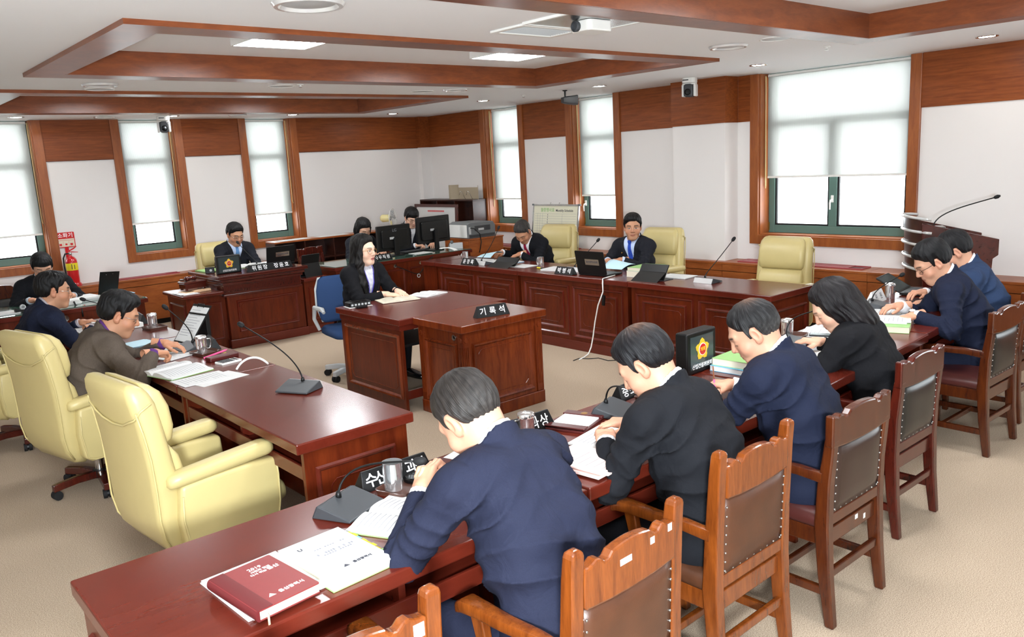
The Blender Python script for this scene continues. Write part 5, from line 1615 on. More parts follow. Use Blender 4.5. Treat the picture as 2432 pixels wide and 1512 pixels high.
def mic(label, loc, rz, head, bend=None, silver=True, sc=1.0):
    """conference microphone; the speaker sits at local +y"""
    t = thing('microphone', label, 'microphone', loc, rz, 'gooseneck desk microphones')
    w = .10*sc; d = .078*sc
    part('mic_base', MB().prism([(d, .004), (d, .012), (-d*.60, .046), (-d*.72, .044), (-d, .0)], 'x', -w, w), 'dgrey', t, bevel=.004)
    part('front_plate', MB().prism([(-d*1.0, .001), (-d*.725, .0435), (-d*.75, .0445), (-d*1.03, .001)], 'x', -w*.98, w*.98), 'silver' if silver else 'dgrey', t)
    part('touch_pad', MB(Matrix.Rotation(-.236, 4, 'X')).box(-w*.6, w*.6, .0, d*.62, .0265, .0285), 'black', t, loc=(0, 0, .0), rot=(0, 0, 0))
    part('logo_bar', MB(Matrix.Rotation(-.236, 4, 'X')).box(w*.5, w*.8, -d*.35, -d*.28, .0283, .0295), 'lgrey', t)
    Ti = (Matrix.Translation(loc) @ Matrix.Rotation(rz, 4, 'Z')).inverted()
    h = Ti @ Vector(head); s = Vector((0, -d*.5, .042))
    b = Vector((s.x*.9+h.x*.1, s.y*.9+h.y*.1, s.z+.11)) if bend is None else Ti @ Vector(bend)
    path = bez([s, s+Vector((0, 0, .05)), b, b.lerp(h, .35), h], 14)
    part('gooseneck', MB().tube(path, [.0045]*4+[.0038]*11, 8), 'black', t, smooth='all')
    part('neck_boot', MB().lathe([(.011, -.004), (.010, .012), (.006, .022)], 12, tuple(s)), 'black', t, smooth='all')
    dr = (path[-1]-path[-2]).normalized()
    part('foam_head', MB().tube([h-dr*.012, h-dr*.004, h+dr*.012, h+dr*.028, h+dr*.036], [.006, .013, .0155, .013, .005], 12), 'rubber', t, smooth='all')
    return t

def nameplate(label, text, loc, rz, L=.27, size=.05, hgt=.075, body='plate_black', ink='letter', spread=None, group='triangular name plates'):
    t = thing('name_plate', label, 'sign', loc, rz, group)
    b = .036; e = hgt*.22
    vs = [(-L/2, -b, 0), (L/2, -b, 0), (L/2, b, 0), (-L/2, b, 0), (-L/2+e, -.004, hgt), (L/2-e, -.004, hgt), (L/2-e, .004, hgt), (-L/2+e, .004, hgt)]
    part('plate_body', MB().add(vs, [(3, 2, 1, 0), (4, 5, 6, 7), (0, 1, 5, 4), (1, 2, 6, 5), (2, 3, 7, 6), (3, 0, 4, 7)]), body, t, bevel=.0015)
    if text:
        sl = Vector((0, b-.004, hgt)).normalized(); nrm = Vector((0, -hgt, b-.004)).normalized()
        chars = text if isinstance(text, (list, tuple)) else [c for c in text]
        n = len(chars); sp = spread or (L-2*e-.02)/max(n, 1)
        for i, c in enumerate(chars):
            if c == ' ': continue
            o = Vector(((i-(n-1)/2)*sp, -(b+.004)/2, hgt*.47)) + nrm*.0006
            lettering(c, size, ink, t, face_mx(o, (1, 0, 0), sl), 'letter')
    return t

def cup(label, loc, rz=0, lid=False, handle=False, h=.105, r=.036):
    t = thing('steel_cup', label, 'cup', loc, rz, 'stainless steel cups')
    part('cup_body', MB().lathe([(.002, .002), (r*.9, .0), (r*.94, .004), (r*.97, h*.5), (r, h-.002), (r+.001, h), (r-.001, h), (r*.95, h*.5), (r*.88, .006), (.002, .005)], 28), 'cupsteel', t, smooth=True)
    if lid: part('cup_lid', MB().lathe([(.002, h+.012), (r*.5, h+.012), (r*.96, h+.008), (r+.002, h+.001), (r+.002, h-.008)], 28), 'cupsteel', t, smooth=True)
    if handle: part('cup_handle', MB().tube([(r-.002, 0, h*.82), (r+.022, 0, h*.80), (r+.027, 0, h*.5), (r+.018, 0, h*.22), (r-.003, 0, h*.18)], .0045, 8), 'steel', t, smooth='all')
    return t

def tray(label, loc, rz, w=.2, d=.14):
    t = thing('tray', label, 'tray', loc, rz, 'small brown trays')
    part('tray_floor', MB().prism(rrect(w, d, .015), 'z', .001, .006), 'tray', t)
    rim = MB()
    o = rrect(w, d, .015); i = rrect(w-.012, d-.012, .010); o2 = rrect(w+.012, d+.012, .02)
    rim.loft([[(x, y, .004) for x, y in o], [(x, y, .02) for x, y in o2], [(x, y, .0205) for x, y in rrect(w+.006, d+.006, .018)], [(x, y, .006) for x, y in i]], caps=False)
    part('tray_rim', rim, 'tray', t, smooth=True)
    return t

rnd = random.Random(3)
def print_lines(parent, w, d, z, n, ink='ink_lt', x0=.14, y0=.12, y1=.88, seed=0):
    r = random.Random(seed); mb = MB()
    for k in range(n):
        y = d/2-d*(y0+(y1-y0)*k/max(n-1, 1)); L = w*(1-2*x0)*r.uniform(.55, 1)
        mb.box(-w/2+w*x0, -w/2+w*x0+L, y-d*.004, y+d*.004, z, z+.0003)
    o = part('print_lines', mb, ink, parent); o['kind'] = 'stuff'
    return o

def sheets(label, loc, rz, w=.21, d=.297, th=.003, mat='paper', lines=14, cat='papers', cover=None, tilt=0, seed=0, name='paper_sheets', group=None, sheen=0):
    t = thing(name, label, cat, loc, rz, group)
    if tilt: t.rotation_euler = (tilt, 0, rz)
    if cover:
        part('cover', MB().box(-w/2-.002, w/2+.002, -d/2-.002, d/2+.002, 0, .002), cover, t)
        part('page_block', MB().box(-w/2, w/2, -d/2, d/2, .0021, th), mat, t)
        part('front_cover', MB().box(-w/2-.002, w/2+.002, -d/2-.002, d/2+.002, th+.0001, th+.002), cover, t)
    else:
        k = max(1, min(4, int(th/.003)))
        for i in range(k):
            a = .012*(rnd.random()-.5)*2 if k > 1 else 0
            part('sheet', MB(Matrix.Rotation(a*3, 4, 'Z')).box(-w/2+a, w/2+a, -d/2-a, d/2-a, th*i/k, th*(i+1)/k-.0002), mat, t)
        if lines: print_lines(t, w, d, th, lines, seed=seed)
    return t

def open_book(label, loc, rz, w=.2, d=.28, th=.016, lines=12, cover='green', mat='paper', seed=1):
    t = thing('open_book', label, 'book', loc, rz, 'open books')
    prof_t = []
    n = 9
    for s in (-1, 1):
        for i in range(n):
            u = i/(n-1) if s > 0 else 1-i/(n-1)
            prof_t.append((s*u*w, .004+th*(.55+.75*math.sin(PI*min(1, u*1.25+.08))**.8)*(1-.45*u) if u > 0 else .006))
    prof = [(w, .003), ] + prof_t[::-1] + [(-w, .003)]
    part('page_block', MB().prism(prof[::-1], 'y', -d/2, d/2), mat, t, smooth=True, angle=30)
    part('cover', MB().box(-w-.004, w+.004, -d/2-.003, d/2+.003, 0, .0029), cover, t)
    mb = MB(); r = random.Random(seed)
    for s in (-1, 1):
        for k in range(lines):
            y = d*.40-d*.8*k/(lines-1)
            us = [.14+.72*i/6*(r.uniform(.8, 1)) for i in range(7)]
            f = lambda u: (s*u*w, .0048+th*(.55+.75*math.sin(PI*min(1, u*1.25+.08))**.8)*(1-.45*u))
            for a, b in zip(us[:-1], us[1:]):
                x1, z1 = f(a); x2, z2 = f(b)
                mb.add([(x1, y-.0012, z1), (x2, y-.0012, z2), (x2, y+.0012, z2), (x1, y+.0012, z1)], [(0, 1, 2, 3) if s > 0 else (3, 2, 1, 0)])
    o = part('print_lines', mb, 'ink_lt', t); o['kind'] = 'stuff'
    return t

def folder(label, loc, rz, w=.24, d=.2):
    t = thing('memo_folder', label, 'folder', loc, rz, 'burgundy memo folders')
    part('base_board', MB().box(-w/2, w/2, -d/2, d/2, 0, .010), 'folder', t, bevel=.002)
    part('memo_pad', MB().box(-w/2+.03, w*.28, -d/2+.012, d/2-.012, .0101, .016), 'paper', t)
    part('clip_flap', MB().box(-w/2, -w/2+.045, -d/2, d/2, .0165, .022), 'folder', t, bevel=.002)
    part('side_flap', MB().box(w*.30, w/2, -d/2, d/2, .0101, .018), 'folder', t, bevel=.002)
    part('gold_emblem', MB().lathe([(.016, 0), (.014, .001), (.001, .0012)], 14, (w*.40, 0, .0181)), 'brass', t)
    return t

def emblem(parent, T, r):
    """five-lobed golden council badge with a red disc, drawn in the local xy plane facing +z"""
    pts = []
    for k in range(60):
        a = 2*PI*k/60+PI/2
        q = r*(.86+.14*math.cos(5*(a-PI/2)))*(1+.035*math.cos(20*a))
        pts.append((q*math.cos(a), q*math.sin(a)))
    em = part('badge', MB(T).prism(pts, 'z', .0005, .003), 'gold', parent)
    part('badge_ring', MB(T).lathe([(r*.56, .0031), (r*.56, .0042), (r*.001, .0043)], 28), 'letter', em)
    part('badge_disc', MB(T).lathe([(r*.50, .0044), (r*.50, .0052), (r*.001, .0053)], 28), 'redsign', em)
    lettering('의회', r*.42, 'gold', em, T @ Matrix.Translation((0, 0, .0060)))
    return em

def emblem_box(label, loc, rz, w, h, d, thick_frame=.03, size=.5):
    t = thing('emblem_sign', label, 'sign', loc, rz, 'boxed council emblem signs')
    part('sign_case', MB().box(-w/2, w/2, -d/2, d/2, 0, h), 'black', t, bevel=.010, seg=3)
    part('sign_face', MB().box(-w/2+thick_frame, w/2-thick_frame, -d/2-.002, -d/2+.001, thick_frame*.9, h-thick_frame*.8), 'lcd', t)
    T = face_mx((0, -d/2-.002, h*.56), (1, 0, 0), (0, 0, 1))
    emblem(t, T, h*.26)
    lettering('산업건설위원회', h*.125, 'letter', t, face_mx((0, -d/2-.003, h*.17), (1, 0, 0), (0, 0, 1)))
    return t

def laptop(label, loc, rz, w=.33, d=.23, ang=105, tag_text=None):
    """hinge towards local -y, user at +y; the back of the lid faces -y"""
    t = thing('laptop', label, 'laptop', loc, rz, 'black laptops')
    part('keyboard_base', MB().box(-w/2, w/2, 0, d, .004, .022), 'black', t, bevel=.004)
    part('keys', MB().box(-w/2+.02, w/2-.02, .03, d*.62, .0221, .0245), 'dgrey', t)
    Tl = Matrix.Translation((0, .003, .024)) @ Matrix.Rotation(R_(180-ang)+0.0, 4, 'X')
    Tl = Matrix.Translation((0, .003, .024)) @ Matrix.Rotation(R_(-(ang-90)), 4, 'X').inverted()
    lid = part('lid', MB(Tl).prism(rrect(w, d, .012), 'y', -.009, 0), 'black', t, bevel=.002)
    lid.data.transform(Tl @ Matrix.Translation((0, 0, d/2)) @ Tl.inverted())
    part('screen', MB(Tl).box(-w/2+.012, w/2-.012, .0002, .001, .015, d-.012), 'lcd', lid)
    if tag_text:
        part('name_sticker', MB(Tl).box(-w*.18, w*.30, -.0104, -.0092, d*.40, d*.66), 'steel', lid)
        lettering(tag_text, w*.062, 'ink', lid, Tl @ face_mx((w*.06, -.0106, d*.53), (1, 0, 0), (0, 0, 1)))
    return t

def tablet_stand(label, loc, rz, w=.26, h=.17, lean=28, depth=.13):
    t = thing('tablet', label, 'tablet', loc, rz, 'black folding tablets')
    Tl = Matrix.Translation((0, 0, .006)) @ Matrix.Rotation(R_(lean), 4, 'X')
    part('screen_board', MB(Tl).box(-w/2, w/2, -.006, .006, 0, h), 'black', t, bevel=.004)
    part('keyboard_flap', MB().box(-w/2, w/2, .0, depth, 0, .006), 'dgrey', t, bevel=.002)
    y1 = -math.sin(R_(lean))*h*.62; z1 = math.cos(R_(lean))*h*.62
    part('prop_flap', MB().prism([(y1-.003, z1), (y1+.003, z1), (-.10, .0), (-.106, .0)][::-1], 'x', -w/2*.96, w/2*.96), 'black', t)
    return t

def pen(label, a, b, r, mat, cap=None, name='pen', group=None):
    a = Vector(a); b = Vector(b); c = (a+b)/2
    t = thing(name, label, 'pen', tuple(a), 0, group)
    d = b-a
    part('barrel', MB().tube([Vector((0, 0, 0)), d*.02, d*.9, d*.97, d], [r*.8, r, r, r*.5, r*.2], 10), mat, t, smooth=True)
    if cap: part('pen_cap', MB().tube([d*.62, d*.99], [r*1.15, r*1.1], 10), cap, t, smooth=True)
    return t

# ---- near row, left to right
t = thing('planner_book', 'maroon 2019 planner with silver print on the near left desk', 'book', (.800, 2.055, TZ+.0125), R_(6))
w, d = .19, .265
part('page_block', MB().box(-w/2+.006, w/2-.003, -d/2+.003, d/2-.003, .003, .026), 'paper_y', t)
part('back_cover', MB().prism(rrect(w, d, .006), 'z', 0, .0029), 'maroon_book', t)
part('front_cover', MB().prism(rrect(w, d, .006), 'z', .0261, .030), 'maroon_book', t, bevel=.001)
part('spine', MB().loft([[(-w/2+.006-.012*math.sin(PI*k/8), y, .015-.0165*math.cos(PI*k/8)) for k in range(9)]+[(-w/2+.045, y, .0318), (-w/2+.045, y, .0302), (-w/2+.006, y, .0301), (-w/2+.006, y, -.0)] for y in (-d/2, d/2)]), 'maroon_dk', t, smooth=True)
part('bookmark_ribbon', MB().sheet(lambda u, v: (-w/2+.020+.006*u, -d/2-.0+v*-.012, .018-.006*v*v), 1, 3, .0008).box(-w/2+.020, -w/2+.026, -d/2-.0128, -d/2-.0118, -.15, .012), 'felt', t)
for s_, sz, x, y in (('2019', .021, .022, .088), ('시민과 함께', .0125, .030, .069), ('다시 뛰는', .0125, .016, .053), ('울산', .020, .062, .055)):
    lettering(s_, sz, 'lettersilver', t, Matrix.Translation((x, y, .0306)))
lettering('울산광역시', .017, 'lettersilver', t, Matrix.Translation((.036, -.085, .0306)))
part('printed_logo', MB().prism([(-.036, -.091), (-.014, -.091), (-.025, -.074)], 'z', .0302, .0308), 'lettersilver', t)
sheets('white document pad lying under the maroon planner', (.825, 2.105, TZ+.001), R_(4), .235, .30, .011, lines=0)
t = thing('document_stack', 'thick white report with green back cover and yellow index tabs', 'papers', (1.040, 2.085, TZ+.001), R_(3))
part('back_cover', MB().box(-.108, .112, -.158, .162, 0, .002), 'green', t)
part('page_block', MB().box(-.105, .105, -.155, .157, .0021, .022), 'paper_y', t)
part('top_sheet', MB().sheet(lambda u, v: (-.108+.213*u, -.157+.312*v, .0235+.006*max(0, u-.7)**1.5*(1-v)), 6, 6, .0008), 'paper', t, smooth=True)
lettering('U', .022, 'ink', t, Matrix.Translation((-.062, .100, .0245)))
part('rule_line', MB().box(-.05, .082, .046, .0468, .0242, .0247), 'ink_lt', t)
part('rule_line', MB().box(-.055, .088, .006, .0068, .0242, .0247), 'ink_lt', t)
mb = MB(); rr = random.Random(4)
for yy, n_, x0, h_ in ((.066, 12, -.035, .008), (.030, 14, -.045, .013), (.016, 11, -.03, .009)):
    for k in range(n_):
        if rr.random() < .82: mb.box(x0+k*.009, x0+k*.009+.0055, yy-h_/2, yy+h_/2*rr.uniform(.3, 1), .0242, .0246)
o_ = part('small_print', mb, 'ink_lt', t); o_['kind'] = 'stuff'
lettering('울산광역시', .014, 'ink', t, Matrix.Translation((.036, -.088, .0252)))
part('printed_logo', MB().prism([(-.030, -.094), (-.010, -.094), (-.020, -.079)], 'z', .0246, .0252), 'ink', t)
for k in range(9):
    part('index_tab', MB().box(.106, .124+.003*(k % 2), .10-k*.026, .122-k*.026, .0105+.001*(k % 3), .0112+.001*(k % 3)), 'yellow' if k not in (2, 7) else ('blue' if k == 2 else 'green'), t)
part('index_tab', MB().box(.04, .06, .156, .172, .014, .0147), 'yellow', t)
mic('black desk microphone with long neck at the navy-suited man in front', (1.255, 2.385, TZ), R_(204), (1.425, 2.20, .925), bend=(1.29, 2.43, .90), silver=False)
open_book('open white document under the clasped hands of the navy-suited man', (1.345, 2.19, TZ+.001), R_(28), .145, .26, .012)
nameplate('black name plate with big white letters behind the nearest steel cup', ['수', '산', ' ', ' ', '과', '장'], (1.515, 2.50, TZ), R_(0), .31, .056, .07)
tray('brown tray under the nearest steel cup and its black lid', (1.505, 2.405, TZ), R_(20), .20, .125)
cup('open steel cup on the tray nearest the camera', (1.455, 2.41, TZ+.0065), 0)
t = thing('cup_lid', 'round black cup lid lying on the nearest tray', 'lid', (1.553, 2.428, TZ+.0065))
part('lid_body', MB().lathe([(.036, 0), (.038, .004), (.036, .013), (.030, .016), (.028, .013), (.001, .013)], 24), 'black_gl', t, smooth=True)
folder('burgundy memo folder with white pad left of the navy-suited man head', (1.83, 2.455, TZ), R_(18), .23, .18)
cup('steel cup with lid and handle beside the navy-suited man ear', (2.145, 2.455, TZ), R_(160), True, True)
nameplate('black name plate whose last white letter shows beside the lidded cup', [' ', ' ', '과', '상'], (2.20, 2.515, TZ), R_(0), .28, .056, .075)
folder('burgundy memo folder with white pad in front of the black-suited man', (2.42, 2.44, TZ), R_(20), .24, .19)
sheets('spread white papers between the navy-suited and black-suited men', (2.36, 2.16, TZ+.001), R_(12), .26, .30, .006, lines=12, seed=5)
sheets('pale pink printed booklet on top of papers beside the navy-suited shoulder', (2.10, 2.05, TZ+.008), R_(8), .20, .27, .022, mat='paper_p', lines=7, seed=7, name='booklet')
mic('black desk microphone in front of the black-suited man', (2.64, 2.41, TZ), R_(200), (2.50, 2.15, .93), silver=False)
nameplate('black name plate with brush letters at the black-suited man', ['중', '소', '벤', '처'], (2.91, 2.535, TZ), R_(6), .27, .052, .07)
tray('brown tray beside the face of the black-suited man', (2.94, 2.42, TZ), R_(10), .18, .12)
emblem_box('black boxed emblem sign standing on the near row desk', (3.455, 2.56, TZ), R_(2), .265, .225, .075)
t = sheets('thick green report on top of the blue one beside the emblem box', (3.66, 2.41, TZ+.030), R_(4), .27, .20, .036, mat='paper_y', cover='green', cat='book', name='thick_book')
part('white_note', MB().box(.02, .10, -.03, .03, .0385, .0392), 'paper', t)
sheets('thick blue report lying under the green one beside the emblem box', (3.65, 2.41, TZ+.001), R_(3), .28, .205, .027, mat='paper', cover='blue', cat='book', name='thick_book')
mic('black desk microphone in front of the man with the grey sideburn', (4.27, 2.47, TZ), R_(200), (4.42, 2.42, .935), silver=False, bend=(4.28, 2.52, .90))
cup('steel cup with lid between the navy man and the woman in black', (4.40, 2.585, TZ+.0065), 0, True)
tray('brown tray under the lidded cup at the woman in black', (4.43, 2.56, TZ), R_(12), .19, .12)
sheets('white sheets in front of the woman in black', (4.65, 2.50, TZ+.001), R_(20), .30, .22, .003, lines=8, seed=9)
sheets('loose white paper behind the navy man shoulder', (4.10, 2.30, TZ+.001), R_(14), .22, .28, .003, lines=9, seed=10)
t = thing('phone', 'small grey phone lying on white sheets at the woman in black', 'phone', (4.56, 2.46, TZ+.005), R_(25))
part('phone_body', MB().prism(rrect(.06, .12, .01), 'z', 0, .009), 'dgrey', t, bevel=.002)
part('phone_screen', MB().prism(rrect(.054, .11, .006), 'z', .0091, .0096), 'lcd', t)
sheets('thick green book at the edge of the near row desk', (4.96, 2.24, TZ+.001), R_(20), .20, .27, .036, mat='paper_y', cover='green', cat='book', name='thick_book')
sheets('white papers on top of the green book by the man with glasses', (5.04, 2.30, TZ+.04), R_(22), .21, .30, .008, lines=10, seed=12)
nameplate('white paper-faced name plate with black brush letters by the far mic', ['위', '원'], (5.80, 2.70, TZ), R_(6), .24, .05, .085, body='paper', ink='ink')
cup('steel cup with lid by the man with glasses', (5.98, 2.68, TZ), 0, True)
mic('black desk microphone bending towards the man with glasses', (5.62, 2.60, TZ), R_(205), (5.97, 2.60, .93), bend=(5.72, 2.66, .86), silver=False)
sheets('large white drawing under the arms of the man with glasses', (5.50, 2.44, TZ+.001), R_(18), .34, .28, .004, lines=10, seed=14)
laptop('black laptop at the end of the near row by the blue-grey man', (6.28, 2.70, TZ), R_(188), .30, .2, 150)
sheets('white sheets beside the last laptop of the near row', (6.45, 2.55, TZ+.001), R_(10), .21, .29, .004, lines=8, seed=15)
pen('orange pencil held by the man with the grey sideburn', (3.24, 2.30, .86), (3.10, 2.19, .80), .004, 'chairwood', 'pink', 'pencil')

# ---- left row, near to far
mic('black desk microphone on the bare left desk nearest the camera', (1.862, 3.965, TZ), R_(118), (1.775, 4.42, 1.066), bend=(1.90, 4.08, .92))
t = thing('cable', 'white cable arched out of the left desk joint', 'cable', (1.82, 4.70, TZ))
part('cord', MB().tube(bez([(0, 0, .004), (.03, .0, .05), (.09, -.01, .085), (.15, -.02, .06), (.19, -.025, .004)], 12), .007, 8), 'white', t, smooth='all')
sheets('white printed sheet left of the open book on the left desk', (1.60, 4.66, TZ+.0015), R_(-86), .21, .297, .002, lines=12, seed=20)
sheets('white printed sheet half under another near the cable', (1.66, 4.60, TZ+.0005), R_(-78), .21, .297, .001, lines=0, seed=21)
open_book('thick open book under the hands of the man in the brown jacket', (1.55, 5.00, TZ+.001), R_(-76), .20, .28, .022, lines=14)
t = thing('calculator', 'white and black calculator beside the pen case', 'calculator', (1.872, 4.95, TZ), R_(-80))
part('calculator_body', MB().prism(rrect(.09, .14, .008), 'z', 0, .012), 'white', t, bevel=.002)
for i in range(4):
    for j in range(5): part('key', MB().box(-.037+i*.02, -.021+i*.02, -.06+j*.018, -.047+j*.018, .0121, .0145), 'dgrey', t)
part('display', MB().box(-.036, .036, .036, .058, .0121, .0135), 'lcd', t)
t = thing('pen_case', 'dark brown leather pen case beside the calculator', 'case', (1.885, 5.08, TZ), R_(-82))
part('case_body', MB().box(-.035, .035, -.10, .10, 0, .028), 'folder', t, bevel=.006)
part('gold_print', MB().box(-.036, -.0345, -.02, .02, .010, .016), 'gold', t)
for k, (mt, dx) in enumerate((('pink', .0), ('green', -.03), ('purple', -.055), ('pink', -.075))):
    pen('%s marker pen lying beside the pen case' % ('bright pink', 'pale green', 'violet', 'rose')[k], (1.80+.01*k, 5.17+dx*-.3-.01*k, TZ+.008+.0*k), (1.955+.005*k, 5.165-.02*k+dx*-.3, TZ+.008+(.028 if k == 0 else 0)), .006, mt, 'white' if k == 2 else None, 'marker_pen', 'marker pens')
cup('steel cup in front of the man in the brown jacket', (1.862, 5.36, TZ+.0065), 0, True, True)
tray('brown tray under the steel cup on the left desk middle', (1.872, 5.33, TZ), R_(-80), .17, .14)
mic('black desk microphone of the man in the brown jacket', (1.84, 5.56, TZ), R_(100), (1.742, 5.585, 1.05), bend=(1.87, 5.55, .90))
for k, (x, y) in enumerate(((1.77, 5.62), (1.80, 5.60), (1.95, 5.17))):
    t = thing('sticky_tabs', ('bundle of yellow sticky tabs by the microphone', 'yellow sticky tab strip by the clipboard', 'yellow sticky tab beside the tray')[k], 'notes', (x, y, TZ+.001), R_(30*k), 'yellow sticky tabs')
    for j in range(3): part('tab', MB(Matrix.Rotation(.3*j, 4, 'Z')).box(-.03, .03, -.009, .009, .004*j, .004*j+.003), 'yellow', t)
nameplate('dark name plate leaning away at the far edge of the middle left desk', '', (1.99, 5.52, TZ), R_(80), .24, .05, .07)
t = thing('clipboard', 'black clipboard stand holding a white form on the left desk', 'clipboard', (1.86, 5.78, TZ), R_(-80))
Tc = Matrix.Translation((0, .02, .006)) @ Matrix.Rotation(R_(-38), 4, 'X')
part('board', MB(Tc).box(-.12, .12, -.004, 0, 0, .31), 'black', t, bevel=.003)
part('paper_form', MB(Tc).box(-.108, .108, -.0056, -.0042, .012, .29), 'paper', t)
mb = MB(Tc)
for k in range(11): mb.box(-.09, .02+.07*((k*37) % 10)/10, -.0060, -.0057, .26-k*.02, .263-k*.02)
o_ = part('print_lines', mb, 'ink_lt', t); o_['kind'] = 'stuff'
part('wire_clip', MB(Tc).tube([(-.04, -.008, .285), (-.04, -.014, .31), (.04, -.014, .31), (.04, -.008, .285)], .003, 6), 'black', t, smooth='all')
part('rear_prop', MB().box(-.11, .11, .155, .185, 0, .20), 'black', t, bevel=.003)
sheets('loose white papers before the clipboard stand', (1.68, 5.75, TZ+.001), R_(-70), .21, .297, .010, lines=0, seed=23)
sheets('pale blue and white papers beside the brown-jacketed man face', (1.62, 6.05, TZ+.001), R_(-80), .21, .297, .012, mat='paper_b', lines=0, seed=24)
t = sheets('white papers spread to the right of the brown-jacketed man', (1.72, 5.45, TZ+.001), R_(-70), .21, .25, .006, lines=8, seed=25)
cup('steel cup farther along the left row', (1.945, 6.62, TZ+.0065), 0, True)
tray('brown tray under the farther steel cup of the left row', (1.95, 6.60, TZ), R_(-85), .16, .14)
nameplate('dark name plate at the far end of the left row', '', (1.975, 7.02, TZ), R_(84), .25, .05, .075)
t = thing('phone_dock', 'white flat box with grey handset on the far left desk', 'telephone', (1.83, 6.86, TZ), R_(-84))
part('dock_body', MB().box(-.10, .10, -.08, .08, 0, .04), 'white', t, bevel=.006)
part('handset', MB().tube([(-.07, -.05, .05), (-.03, -.05, .062), (.03, -.05, .062), (.07, -.05, .05)], [.018, .013, .013, .018], 10), 'dgrey', t, smooth='all')
mic('black desk microphone before the man in profile', (1.82, 7.12, TZ), R_(96), (1.60, 7.12, .985), bend=(1.84, 7.12, .87))
open_book('open white book before the man in profile on the left', (1.60, 7.05, TZ+.001), R_(-86), .18, .26, .012)

# ---- far left glass-topped desk
t = thing('mic_stand', 'white-based stand with a thin silver pole on the far left desk', 'stand', (1.80, 8.74, TZ), R_(5))  # microphone stand on a white base, not a lamp
part('stand_base', MB().prism(rrect(.26, .14, .03), 'z', 0, .05), 'white', t, bevel=.008)
part('pole', MB().tube([(.02, 0, .05), (.03, .0, .13), (.0, .0, .30)], [.010, .005, .004], 8), 'steel', t, smooth='all')
part('cable_clip', MB().tube([(.05, -.071, .03), (.05, -.10, .0), (.05, -.262, -.02), (.05, -.263, -.10)], .008, 6), 'black', t, smooth='all')
t = thing('folder_stand', 'black upright folder stand on the far left glass desk', 'folder', (2.25, 8.98, TZ), R_(15))
part('upright_board', MB(Matrix.Rotation(R_(14), 4, 'X')).prism([(-.115, 0), (.09, 0), (.115, .25), (-.09, .27)], 'y', -.004, .004), 'black', t)
part('base_flap', MB().box(-.11, .16, .005, .17, 0, .008), 'black', t)
for x in (-.03, .04): part('rivet', MB(Matrix.Rotation(R_(14), 4, 'X')).sphere((x, -.005, .235), .004, 8, 5), 'steel', t)
sheets('stack of rolled white papers beside the black folder stand', (2.02, 8.98, TZ+.001), R_(10), .24, .30, .03, lines=0, seed=30)
sheets('pale green papers behind the black folder stand', (2.36, 9.05, TZ+.001), R_(4), .21, .297, .012, mat='paper_b', lines=0, seed=31)
sheets('white papers in front of the bowing man at the far left', (1.74, 9.02, TZ+.001), R_(6), .30, .21, .006, lines=8, seed=32)
sheets('white papers at the left edge on the glass desk', (1.22, 8.72, TZ+.001), R_(4), .30, .24, .008, lines=6, seed=33)
t = thing('tape_dispenser', 'small black tape dispenser on the far left glass desk', 'stationery', (1.42, 8.66, TZ), R_(10))
part('dispenser_body', MB().prism([(-.07, 0), (.07, 0), (.075, .03), (.03, .025), (-.03, .03), (-.075, .05)], 'y', -.02, .02), 'black', t, bevel=.004)
part('tape_roll', MB().lathe([(.025, -.009), (.025, .009), (.015, .009), (.015, -.009)], 18), 'lgrey', t, loc=(.0, 0, .048), rot=(PI/2, 0, 0))

# ---- wall items on the left
t = thing('fire_extinguisher', 'red fire extinguisher with yellow label on the wall ledge', 'extinguisher', (2.465, 11.33, .635), R_(0))
part('foot_stand', MB().lathe([(.085, 0), (.085, .012), (.072, .04), (.062, .042)], 24), 'red', t, smooth=True)
part('cylinder', MB().lathe([(.058, .03), (.066, .036), (.067, .29), (.060, .335), (.038, .365), (.018, .372), (.016, .39)], 28), 'red', t, smooth=True)
part('label', MB().lathe([(.0676, .20), (.0676, .29)], 28, caps=False), 'yellow', t, smooth=True)
part('label_marks', MB().box(-.02, -.012, -.0685, -.0678, .215, .28).box(.01, .018, -.0683, -.0676, .215, .27), 'ink', t)
part('valve', MB().lathe([(.014, .388), (.018, .395), (.018, .42), (.010, .43)], 14), 'steel', t, smooth=True)
part('handle', MB().prism([(-.01, .425), (.09, .415), (.092, .421), (0, .437)], 'y', -.009, .009).prism([(-.015, .432), (.05, .462), (.085, .49), (.078, .494), (.04, .472), (-.015, .445)], 'y', -.008, .008), 'red', t)
part('hose', MB().tube([(-.015, 0, .41), (-.06, -.01, .41), (-.088, -.02, .36), (-.092, -.025, .26), (-.086, -.03, .16), (-.08, -.03, .10)], [.008, .009, .009, .009, .009, .014], 8), 'rubber', t, smooth='all')
t = thing('wall_sign', 'red and cream fire extinguisher sign on a red pole above it', 'sign', (2.468, 11.462, 1.115))
part('sign_board', MB().prism(rrect(.21, .19, .012), 'y', -.006, 0), 'redsign', t).location = (0, 0, .095)
part('title_field', MB().box(-.095, .095, -.0075, -.0062, .112, .182), 'redsign', t)
part('lower_field', MB().box(-.095, .095, -.0075, -.0062, .010, .108), 'paper_y', t)
for i, c in enumerate('소화기'): lettering(c, .062, 'letter', t, face_mx((-.06+.06*i, -.0078, .148), (1, 0, 0), (0, 0, 1)), 'letter')
part('picture_marks', MB().box(-.08, -.05, -.0082, -.0076, .022, .05).box(-.012, .012, -.0082, -.0076, .028, .05).box(.045, .075, -.0082, -.0076, .022, .05).box(-.085, .085, -.0082, -.0076, .088, .092).box(-.034, -.032, -.0082, -.0076, .015, .078).box(.030, .032, -.0082, -.0076, .015, .078), 'redsign', t)
part('pole', MB().box(-.022, .022, .0, .012, -.47, .005), 'red', t)

